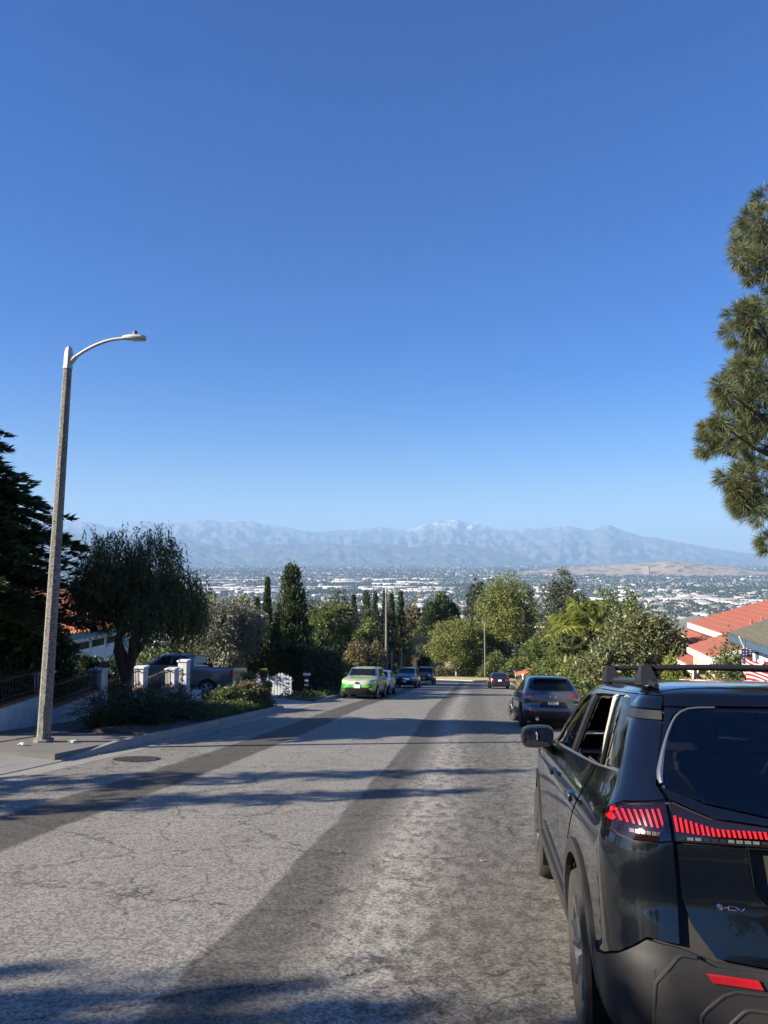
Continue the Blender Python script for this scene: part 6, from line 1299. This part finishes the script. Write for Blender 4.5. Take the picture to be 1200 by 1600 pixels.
# pots by the driveway
def pot(label, loc, s, leaf, seed):
    o = thing('flower_pot', label, 'flower pot', loc, group='pots beside the driveway'); MB().lathe([(.12 * s, 0), (.19 * s, .28 * s), (.22 * s, .30 * s), (.22 * s, .36 * s), (.18 * s, .36 * s), (.16 * s, .30 * s)], 18).build('pot', TERRA, o, True)
    lf = Leafage(seed); r = lf.r; n = 160; d = unit(r.standard_normal((n, 3))); d[:, 2] = abs(d[:, 2]); lf.sprays(np.array([0, 0, .45 * s]) + d * .22 * s * r.random((n, 1)), d, 6, .03, .12, .05, .7, .6); finish(o, lf, leaf, 'plant'); return o
pot('terracotta pot with leafy plant beside the pickup tailgate', street(-10.2, 33.0, .14), 1.7, 'light', 301)
b_ = street(-10.1, 34.9, .12); ped = thing('plinth', 'short white plinth carrying a planted pot', 'plinth', b_); MB().box((0, 0, .3), (.55, .55, .7), 0, .02).build('block', STUC, ped); MB().box((0, 0, .67), (.65, .65, .06), 0, .02).build('cap', STUC, ped)
pot('planted pot standing on the short white plinth', b_ + Vector((0, 0, .70)), .9, 'light', 302)
pot('low planted pot at the edge of the driveway', street(-9.8, 34.5, .14), 1.1, 'lime', 303)
# small post with white boards near the green SUV
q = street(-9.0, 39.2, .1); mb_ = thing('mailbox_post', 'dark post with white boards left of the green SUV', 'mailbox', q); MB().box((0, 0, .55), (.09, .09, 1.1), 0, .01).build('post', BARK, mb_); MB().box((0, -.02, 1.12), (.40, .16, .13), 0, .02).build('mailbox', WHITEP, mb_)
for z in (.55, .80): MB().box((0, -.06, z), (.24, .02, .10), 0, .004).build('board', WHITEP, mb_)
# trimmings heap and litter
hp = MB(); rr = random.Random(5)
for k in range(130):
    a = rr.random() * 6.28; q = rr.random() ** .5; p = street(-8.6 + .5 * math.cos(a) * q, 36.9 + .9 * math.sin(a) * q, .13 + .16 * (1 - q) * rr.random()); d = Vector((rr.uniform(-1, 1), rr.uniform(-1, 1), rr.uniform(-.2, .35))) * .28; hp.tube([p, p + d * .5 + Vector((0, 0, .03)), p + d], [.008, .006, .003], 4)
tag(hp.build('trimmings_heap', plain('dry twigs', (.34, .29, .22), .9, .2, 9)), 'heap of dry garden trimmings by the kerb before the green SUV', 'trimmings')
DRYLEAF = plain('fallen leaf', (.42, .17, .05), .8, .3, 40); lm = MB()
for k in range(140):
    u = rr.choice([rr.uniform(-7.15, -6.6), rr.uniform(-6.6, 2.2), rr.uniform(-9.2, -7.4)]); v = rr.uniform(3.5, 26) ; p = street(u, v, .16 if u < -7.3 else .012); a = rr.random() * 6.28; s_ = rr.uniform(.015, .035)
    lm.add([p + Vector((math.cos(a + j * 1.57) * s_ * (1, .45)[j % 2], math.sin(a + j * 1.57) * s_ * (1, .45)[j % 2], .006 * (j % 2))) for j in range(4)], [(0, 1, 2, 3)])
tag(lm.build('leaf_litter', DRYLEAF), 'scattered fallen leaves along gutter and road', 'leaves', kind='stuff')
for k, (u, v, s_, l_) in enumerate(((-8.6, 12.5, .13, 'crumpled white paper on the verge left of the lamp base'), (-8.0, 13.2, .15, 'crumpled white paper on the verge right of the lamp base'))):
    me = bpy.data.meshes.new('paper_scrap'); bm = bmesh.new(); bmesh.ops.create_grid(bm, x_segments=7, y_segments=7, size=s_ / 2)
    for vv in bm.verts: vv.co.z = .03 * rr.random(); vv.co.x *= .6 + .4 * rr.random()
    bm.to_mesh(me); bm.free(); o = link('paper_scrap', me, None, WHITEP); o.location = street(u, v, .15); tag(o, l_, 'litter')

# ------------------------------------------------------------------ houses
CREAMW = plain('cream stucco', (.62, .50, .33), .9, .06, 3, .3); WHW = plain('white wall', (.76, .75, .72), .85, .04, 2, .2); BLUET = plain('slate blue trim', (.05, .085, .125), .6, .1); TANW = plain('tan wall', (.46, .34, .22), .9, .1, 2, .2); BRNW = plain('brown timber', (.055, .042, .034), .85, .15, 4, .2)
def shingle(name, a, b): 
    t = NT(name); c = t.coord(); f = t.noise(t.mapping(c, (3, 3, 3)), 3, 6, .75); return t.done(t.bsdf(t.mix(t.ramp(f, [(.3, 0.), (.7, 1.)]), a, b), .9, normal=t.bump(f, .4, .01), spec=.15))
REDR = shingle('red roof', (.26, .085, .06), (.37, .14, .10)); OLIVR = shingle('olive shingle', (.085, .08, .06), (.17, .16, .125)); GREYR = shingle('grey shingle', (.10, .10, .105), (.19, .19, .195)); BRNR = shingle('brown shingle', (.03, .024, .021), (.07, .055, .045)); ORGR = shingle('orange tile', (.38, .14, .07), (.55, .24, .13))
t = NT('clay tile'); c = t.coord(); CLAY = t.done(t.bsdf(t.mix(t.noise(c, 5, 5, .7), (.32, .10, .05), (.58, .24, .13)), .85, spec=.2)); PANE = NT('window pane'); PANE = PANE.done(PANE.bsdf((.03, .035, .04), .08, spec=.6))
def roof_plane(parent, P, mat, th=.14, courses=0, name='roof'):
    """P: eave a, eave b, ridge b, ridge a; courses adds lapped strips"""
    P = [Vector(p) for p in P]; m = MB(); m.prism(P, th); o = m.build(name, mat, parent)
    if courses:
        nrm = (P[1] - P[0]).cross(P[3] - P[0]).normalized()
        if nrm.z < 0: nrm = -nrm
        for k in range(courses):
            a, b_ = k / courses, (k + 1.0) / courses; V = [P[0].lerp(P[3], a) + nrm * .045, P[1].lerp(P[2], a) + nrm * .045, P[1].lerp(P[2], b_) + nrm * .012, P[0].lerp(P[3], b_) + nrm * .012]
            q = MB(); q.prism(V if (V[1] - V[0]).cross(V[3] - V[0]).z > 0 else V[::-1], .03); q.build('roof_course', mat, o)
    return o
def gable(name, label, c, rz, w, d, h, pitch, over, wm, rm, fascia, courses=9, wins=(), chimney=None, cat='house'):
    """ridge along local y; w across x, d along y"""
    root = thing(name, label, cat, c, (0, 0, rz), 'houses around the street'); hw, hd_ = w / 2, d / 2; rz_ = h + hw * pitch
    m = MB(); V = [(-hw, -hd_, -2.5), (hw, -hd_, -2.5), (hw, hd_, -2.5), (-hw, hd_, -2.5), (-hw, -hd_, h), (hw, -hd_, h), (hw, hd_, h), (-hw, hd_, h), (0, -hd_, rz_), (0, hd_, rz_)]
    m.add(V, [(3, 2, 1, 0), (0, 1, 5, 8, 4), (2, 3, 7, 9, 6), (1, 2, 6, 5), (3, 0, 4, 7), (4, 8, 9, 7), (5, 6, 9, 8)]); m.build('wall', wm, root)
    ho = hd_ + over; e = hw + over; ze = h - over * pitch + .10; zr = rz_ + .10
    roof_plane(root, [(-e, ho, ze), (-e, -ho, ze), (0, -ho, zr), (0, ho, zr)], rm, .16, courses); roof_plane(root, [(e, -ho, ze), (e, ho, ze), (0, ho, zr), (0, -ho, zr)], rm, .16, courses)
    for sx in (-1, 1):
        MB().box((sx * (e + .025), 0, ze - .13), (.05, 2 * ho, .24)).build('fascia', fascia, root)
        for sy in (-1, 1): MB().prism([(0, sy * (ho + .03), zr - .02), (sx * e, sy * (ho + .03), ze - .02), (sx * e, sy * (ho + .03), ze - .25), (0, sy * (ho + .03), zr - .25)], .05).build('bargeboard', fascia, root)
    for (face, q, z, ww, wh) in wins:
        if face in 'xX': s_ = -1 if face == 'x' else 1; f = MB().box((s_ * (hw + .02), q, z), (.08, ww + .16, wh + .16)).build('window', WHITEP, root); MB().box((s_ * (hw + .05), q, z), (.05, ww, wh)).build('pane', PANE, f)
        else: s_ = -1 if face == 'y' else 1; f = MB().box((q, s_ * (hd_ + .02), z), (ww + .16, .08, wh + .16)).build('window', WHITEP, root); MB().box((q, s_ * (hd_ + .05), z), (ww, .05, wh)).build('pane', PANE, f)
    if chimney: MB().box((chimney[0], chimney[1], rz_ + .3), (.7, .7, 2.0)).build('chimney', wm, root)
    return root
# left: garage with clay-tile roof and teal trim
gx, gy0, gy1, gz0 = -16.0, 21.0, 31.0, -3.5
gar = thing('garage_house', 'white garage with red clay-tile roof and teal trim behind the iron fence', 'house', (gx, (gy0 + gy1) / 2, gz0), group='houses around the street'); L = gy1 - gy0
MB().box((-4.0, 0, .2), (8.0, L, 4.4)).build('wall', WHW, gar)
ez = 2.42; pitch = .29
rf = roof_plane(gar, [(.65, -L / 2 - .5, ez - .1), (.65, L / 2 + .5, ez - .1), (-4, L / 2 + .5, ez + pitch * 4.65), (-4, -L / 2 - .5, ez + pitch * 4.65)], CLAY, .10); roof_plane(gar, [(-8.6, L / 2 + .5, ez - .1), (-8.6, -L / 2 - .5, ez - .1), (-4, -L / 2 - .5, ez + pitch * 4.65), (-4, L / 2 + .5, ez + pitch * 4.65)], CLAY, .10)
V = []; Fs = []; n = int((L + 1) / .24); cs = 14
for k in range(n):
    y = -L / 2 - .5 + .24 * (k + .5)
    for j in range(cs):
        for e2, lift in ((j / cs, .035), ((j + 1.08) / cs, .0)):
            x = .72 + (-4.0 - .72) * min(1, e2); z = ez - .1 + pitch * (.65 - x) + .01 + lift
            for a in range(5): t_ = math.pi * a / 4; V.append((x, y + .085 * math.cos(t_), z + .065 * math.sin(t_)))
        b0_ = len(V) - 10; Fs += [(b0_ + a, b0_ + a + 1, b0_ + 6 + a, b0_ + 5 + a) for a in range(4)]
o = MB(); o.v = V; o.f = Fs; o = o.build('roof_tiles', CLAY, rf, 'all'); o['kind'] = 'stuff'
MB().box((.70, 0, ez - .20), (.07, L + 1.0, .20)).build('fascia', TEAL, gar); MB().box((.40, 0, ez - .24), (.55, L + .6, .04)).build('soffit', WHW, gar)
gd = MB().box((.05, 1.2 - .0, .95), (.10, 4.6, 2.1)).build('garage_door', WHITEP, gar)
for k in range(4):
    y = -.75 + 1.12 * k + .25; f = MB().box((.115, y, 1.72), (.04, 1.0, .36)).build('door_window', WHITEP, gd); MB().box((.14, y, 1.72), (.03, .90, .28)).build('pane', PANE, f)
    for z in (.2, .75, 1.28): MB().box((.11, y, z), (.03, .95, .40), 0, .01).build('door_panel', WHITEP, gd)
for y in (-1.35, 3.72): MB().box((.10, y, .95), (.20, .24, 2.4)).build('door_post', TEAL, gar)
MB().box((.10, 1.2, 2.12), (.20, 5.3, .2)).build('door_lintel', TEAL, gar)
for y in (-4.0, -2.6): f = MB().box((.03, y, 1.35), (.08, 1.0, 1.1)).build('window', TEAL, gar); MB().box((.06, y, 1.35), (.06, .84, .94)).build('pane', PANE, f)
# topiary shrubs between railings and garage
for k, (px, y, Y) in enumerate(((112, 1052, 21.5), (128, 1022, 22.5), (147, 1025, 23.5), (158, 1045, 24))):
    b_, h = spot(px, y, Y); broad('topiary', ['low dark clipped shrub right of the lamp pole', 'dark clipped ball shrub in front of the garage door', 'second dark clipped ball in front of the garage door', 'dark clipped shrub left of the weeping trunk'][k], b_, max(.9, h), .55, 'ivy', 310 + k, 420, 9, .09, .06, .5, low=.35, cat='shrub', n_cl=4, spread=.05)
for k, (u, v, h, rx) in enumerate(((-12.4, 17.0, 1.5, 1.1), (-12.3, 14.6, 1.6, 1.2), (-12.6, 20.0, 1.3, 1.0), (-12.4, 23.0, 1.5, 1.2), (-12.6, 25.0, 1.4, .9))):
    broad('garden_shrub', 'dark garden shrub behind the iron railings, %s' % ['second from the lamp pole', 'nearest the lamp pole', 'by the weeping tree', 'right of the weeping tree', 'next to the iron gate'][k], street(u, v, .1), h, rx, 'ivy', 320 + k, 600, 9, .10, .07, .15, low=.05, cat='shrub', spread=.07)
for k, (px, y, Y, rx, lab) in enumerate(((18, 930, 18.6, 1.5, 'tall dark shrub left of the nearest lamp pole, behind the railings'), (62, 965, 19.2, .9, 'dark upright shrub just left of the lamp pole, behind the railings'), (-40, 900, 18.0, 1.8, 'tall dark shrub at the picture edge behind the railings'))):
    b_, h = spot(px, y, Y); broad('garden_shrub', lab, b_, h, rx, 'dark', 340 + k, 900, 9, .16, .08, .15, low=.05, cat='shrub', spread=.1)
# right: olive-roofed house with blue trim, flag
ho_ = thing('blue_trim_house', 'white house with olive shingle roof and blue trim at the right edge', 'house', (7.95, 18.2, -4.2), group='houses around the street')
MB().box((4.2, 0, .6), (8.4, 11.4, 5.2)).build('wall', WHW, ho_)
roof_plane(ho_, [(-.55, 6.0, 3.52), (-.55, -6.6, 3.52), (4.6, -6.6, 3.52 + 5.15 * .39), (4.6, 6.0, 3.52 + 5.15 * .39)], OLIVR, .12, 16); roof_plane(ho_, [(9.6, -6.6, 3.52), (9.6, 6.0, 3.52), (4.6, 6.0, 3.52 + 5.15 * .39), (4.6, -6.6, 3.52 + 5.15 * .39)], OLIVR, .12, 8)
MB().box((-.58, -.3, 3.37), (.06, 12.6, .20)).build('fascia', BLUET, ho_); MB().prism([(-.55, 6.03, 3.50), (4.6, 6.03, 3.50 + 5.15 * .39), (4.6, 6.03, 3.22 + 5.15 * .39), (-.55, 6.03, 3.20)], .06).build('bargeboard', BLUET, ho_); MB().box((-.28, -.3, 3.25), (.56, 12.2, .03)).build('soffit', BLUET, ho_)
for (y, w_) in ((5.2, .16), (2.9, .5)): MB().box((-.03, y, 1.1), (.07, w_, 4.0)).build('trim_board', BLUET, ho_)
MB().box((-.03, 4.1, 2.45), (.07, 2.2, .14)).build('trim_board', BLUET, ho_); MB().box((-.05, 4.05, .9), (.06, 1.9, 2.9)).build('garage_door', WHITEP, ho_)
text_on(ho_, '1874', (-.10, 4.55, 2.22), (math.pi / 2, 0, -math.pi / 2), .26, BLKP, 'house_number', .01)
fl = MB().box((-.62, 3.2, 3.02), (.10, .22, .12), 0, .02).build('floodlight', WHITEP, ho_)
for dy in (-.13, .13): MB().lathe([(.03, -.06), (.07, .05), (.06, .05)], 12, Matrix.Translation((-.68, 3.2 + dy, 2.92)) @ Matrix.Rotation(R(-120), 4, 'Y')).build('lamp', WHITEP, fl)
# flag
t = NT('striped flag'); uv = t.coord('UV'); s = t.sep(uv); st_ = t.math('GREATER_THAN', t.math('FRACT', t.math('MULTIPLY', s[1], 6.5)), .5)
col = t.mix(st_, (.24, .016, .03), (.42, .41, .40)); can = t.math('MULTIPLY', t.math('LESS_THAN', s[0], .42), t.math('GREATER_THAN', s[1], .46)); star = t.math('LESS_THAN', t.voro(t.mapping(uv, (14, 9, 1)), 1.0, rnd=.0), .13)
FLAGM = t.done(t.bsdf(t.mix(can, col, t.mix(star, (.012, .016, .045), (.5, .5, .5))), .8, spec=.2))
fo = thing('flag', 'striped flag with starred dark canton hanging by the white garage', 'flag', (7.25, 21.2, -1.62))
nu_, nv_ = 22, 12; V = [(-.28 * math.sin(i * .55) * (i / 21) - .05, 1.35 - 1.35 * i / (nu_ - 1), .72 * (j / (nv_ - 1)) - .32 * (i / 21) ** 1.3 + .04 * math.sin(i * .8 + j * .3)) for i in range(nu_) for j in range(nv_)]
me = np_mesh('cloth', V, grid_faces(nu_, nv_), True); uvl = me.uv_layers.new(name='UVMap'); li = np.zeros(len(me.loops), np.int32); me.loops.foreach_get('vertex_index', li); uvl.data.foreach_set('uv', np.array([(i / 21, j / 11) for i in range(nu_) for j in range(nv_)], np.float32)[li].ravel()); link('cloth', me, fo, FLAGM)
MB().tube([(.62, 1.9, -.35), (-.12, 1.28, 1.0)], .018, 8).build('flag_pole', WHITEP, fo)
# right: red-roofed house further down
hr = thing('red_roof_house', 'cream house with stepped red roofs beyond the blue-trimmed one', 'house', (9.9, 33, -5.4), group='houses around the street')
MB().box((3.6, 0, .9), (7.2, 7.0, 6.0)).build('wall', CREAMW, hr)
roof_plane(hr, [(-.45, 4.0, 3.95), (-.45, -4.0, 3.95), (4.2, -4.0, 5.35), (4.2, 4.0, 5.35)], REDR, .10, 12); roof_plane(hr, [(8.6, -4.0, 4.0), (8.6, 4.0, 4.0), (4.2, 4.0, 5.35), (4.2, -4.0, 5.35)], REDR, .10, 6)
MB().box((-.48, 0, 3.80), (.06, 8.0, .24)).build('fascia', WHITEP, hr)
MB().box((-.9, 0, .4), (2.0, 7.4, 4.6)).build('wing', CREAMW, hr)
roof_plane(hr, [(-2.4, 4.2, 2.95), (-2.4, -4.0, 2.95), (-.02, -4.0, 3.70), (-.02, 4.2, 3.70)], REDR, .10, 8); MB().box((-2.43, .1, 2.83), (.06, 8.2, .20)).build('fascia', WHITEP, hr); MB().prism([(-2.4, -4.03, 2.93), (0, -4.03, 3.68), (0, -4.03, 3.47), (-2.4, -4.03, 2.73)], .05).build('bargeboard', WHITEP, hr)
roof_plane(hr, [(-2.55, -4.1, 3.74), (-2.55, -7.1, 3.74), (.2, -7.1, 4.72), (.2, -4.1, 4.72)], REDR, .10, 8, 'porch_roof'); MB().prism([(-2.55, -7.13, 3.72), (.2, -7.13, 4.70), (.2, -7.13, 4.50), (-2.55, -7.13, 3.52)], .05).build('bargeboard', WHITEP, hr); MB().box((-2.58, -5.6, 3.60), (.06, 3.0, .20)).build('fascia', WHITEP, hr)
MB().prism([(-2.2, -6.9, -2.2), (2.4, -6.9, -2.2), (2.4, -6.9, 4.55), (.1, -6.9, 4.55), (-2.2, -6.9, 3.72)], .25).build('porch_wall', CREAMW, hr); 
for (y0, y1) in ((-7.0, -6.65), (-4.75, -4.4)): MB().box((-2.3, (y0 + y1) / 2, 1.0), (.32, y1 - y0, 5.2)).build('porch_pillar', CREAMW, hr)
for k in range(8):
    a0_, a1_ = math.pi * k / 8, math.pi * (k + 1) / 8; MB().prism([(-2.16, -5.7 - .95 * math.cos(a0_), 2.55 + .65 * math.sin(a0_)), (-2.16, -5.7 - .95 * math.cos(a1_), 2.55 + .65 * math.sin(a1_)), (-2.16, -5.7 - .95 * math.cos(a1_), 3.58), (-2.16, -5.7 - .95 * math.cos(a0_), 3.58)], .28).build('porch_arch', CREAMW, hr)
f = MB().box((-1.93, 1.5, 1.2), (.08, 1.6, 1.2)).build('window', WHITEP, hr); MB().box((-1.97, 1.5, 1.2), (.06, 1.4, 1.0)).build('pane', PANE, f)
for (x, y, h) in ((.6, -2.6, .45), (1.6, -2.2, .35), (-.6, -5.0, .55)): MB().tube([(x, y, 3.3), (x, y, 4.3 + h)], .05, 8).build('vent_pipe', REDR, hr)
# further houses
q = at(1079, 975, 62); gable('grey_roof_house', 'house showing only a grey gable roof behind the glossy shrub', (q.x + 1.5, 62, q.z - 4.2), R(0), 9, 8, 2.6, .42, .5, TANW, GREYR, WHITEP, 9)
q = at(648, 1005, 132); gable('brown_house', 'dark brown gabled house with sunlit tan gable at the bend', (q.x + .3, 134, q.z - 6.0), R(-28), 5.6, 9, 5.2, .55, .6, TANW, BRNR, BRNW, 8, (('y', -1.2, 3.8, 1.2, 1.2), ('y', 1.4, 3.8, 1.0, 1.2)))
q = at(632, 1020, 126); gable('brown_house', 'low dark timber wing in front of the tan gable', (q.x - 1.5, 126, q.z - 3.2), R(0), 8, 8, 3.0, .4, .5, BRNW, BRNR, BRNW, 7, (('y', 1, 1.4, 1.2, 1.0),))
q = at(830, 1046, 100); gable('orange_roof_house', 'small orange-tiled roof showing above the dry grasses', (q.x, 100, q.z - 3.4), R(90), 4.2, 3.4, 2.6, .38, .4, TANW, ORGR, WHITEP, 7)
q = at(832, 985, 190); gable('dark_roof_house', 'house with dark roof between the tall trees below the bend', (q.x, 190, q.z - 6), R(90), 10, 13, 4.6, .4, .6, WHW, BRNR, WHITEP, 6, (('x', 2, 2.6, 1.6, 1.2), ('x', -2, 2.6, 1.6, 1.2)))
q = at(846, 965, 300); gable('white_house', 'white-walled house glimpsed above the dark roof', (q.x, 300, q.z - 7), R(80), 12, 16, 5, .3, .6, WHW, GREYR, WHITEP, 5)
q = at(728, 1003, 150); gable('red_tile_house', 'patch of red tiled roof seen through the spreading tree', (q.x, 150, q.z - 5), R(90), 8, 8, 3.6, .4, .5, TANW, ORGR, WHITEP, 6)
# iron fence round the outside of the bend
fb = thing('bend_fence', 'dark iron fence on the far side of the bend', 'fence', street(7.5, 106)); fo_ = fb.location.copy()
for k in range(150):
    v = 92 + .2 * k
    if v > VEND: break
    p = street(7.6, v, .3) - fo_; o = link('picket', PK, fb); o.location = p; o.scale = (1, 1, 1.45)
pts_ = [street(7.6, v, .3) - fo_ for v in np.linspace(92, min(122, VEND), 40)]
for z in (.25, 1.4): MB().tube([p + Vector((0, 0, z)) for p in pts_], .02, 4).build('rail', WIRON, fb)
for px, Y in ((799, 70), (838, 52)):
    pass
q = at(786, 1068, 88); hyd = thing('marker_post', 'small white capped post beside the black saloon', 'post', (3.35, 80, zg(0, 80) + .1)); MB().lathe([(.10, 0), (.10, 1.0), (.13, 1.02), (.13, 1.12), (.05, 1.22), (.001, 1.24)], 14).build('shaft', WHITEP, hyd)
q = street(3.6, 50, .1); sp = thing('marker_post', 'white garden post between the grey crossover and the dry grass', 'post', q); MB().box((0, 0, .5), (.14, .14, 1.0), 0, .01).build('shaft', WHITEP, sp); MB().box((0, 0, 1.03), (.2, .2, .06), 0, .01).build('cap', WHITEP, sp)
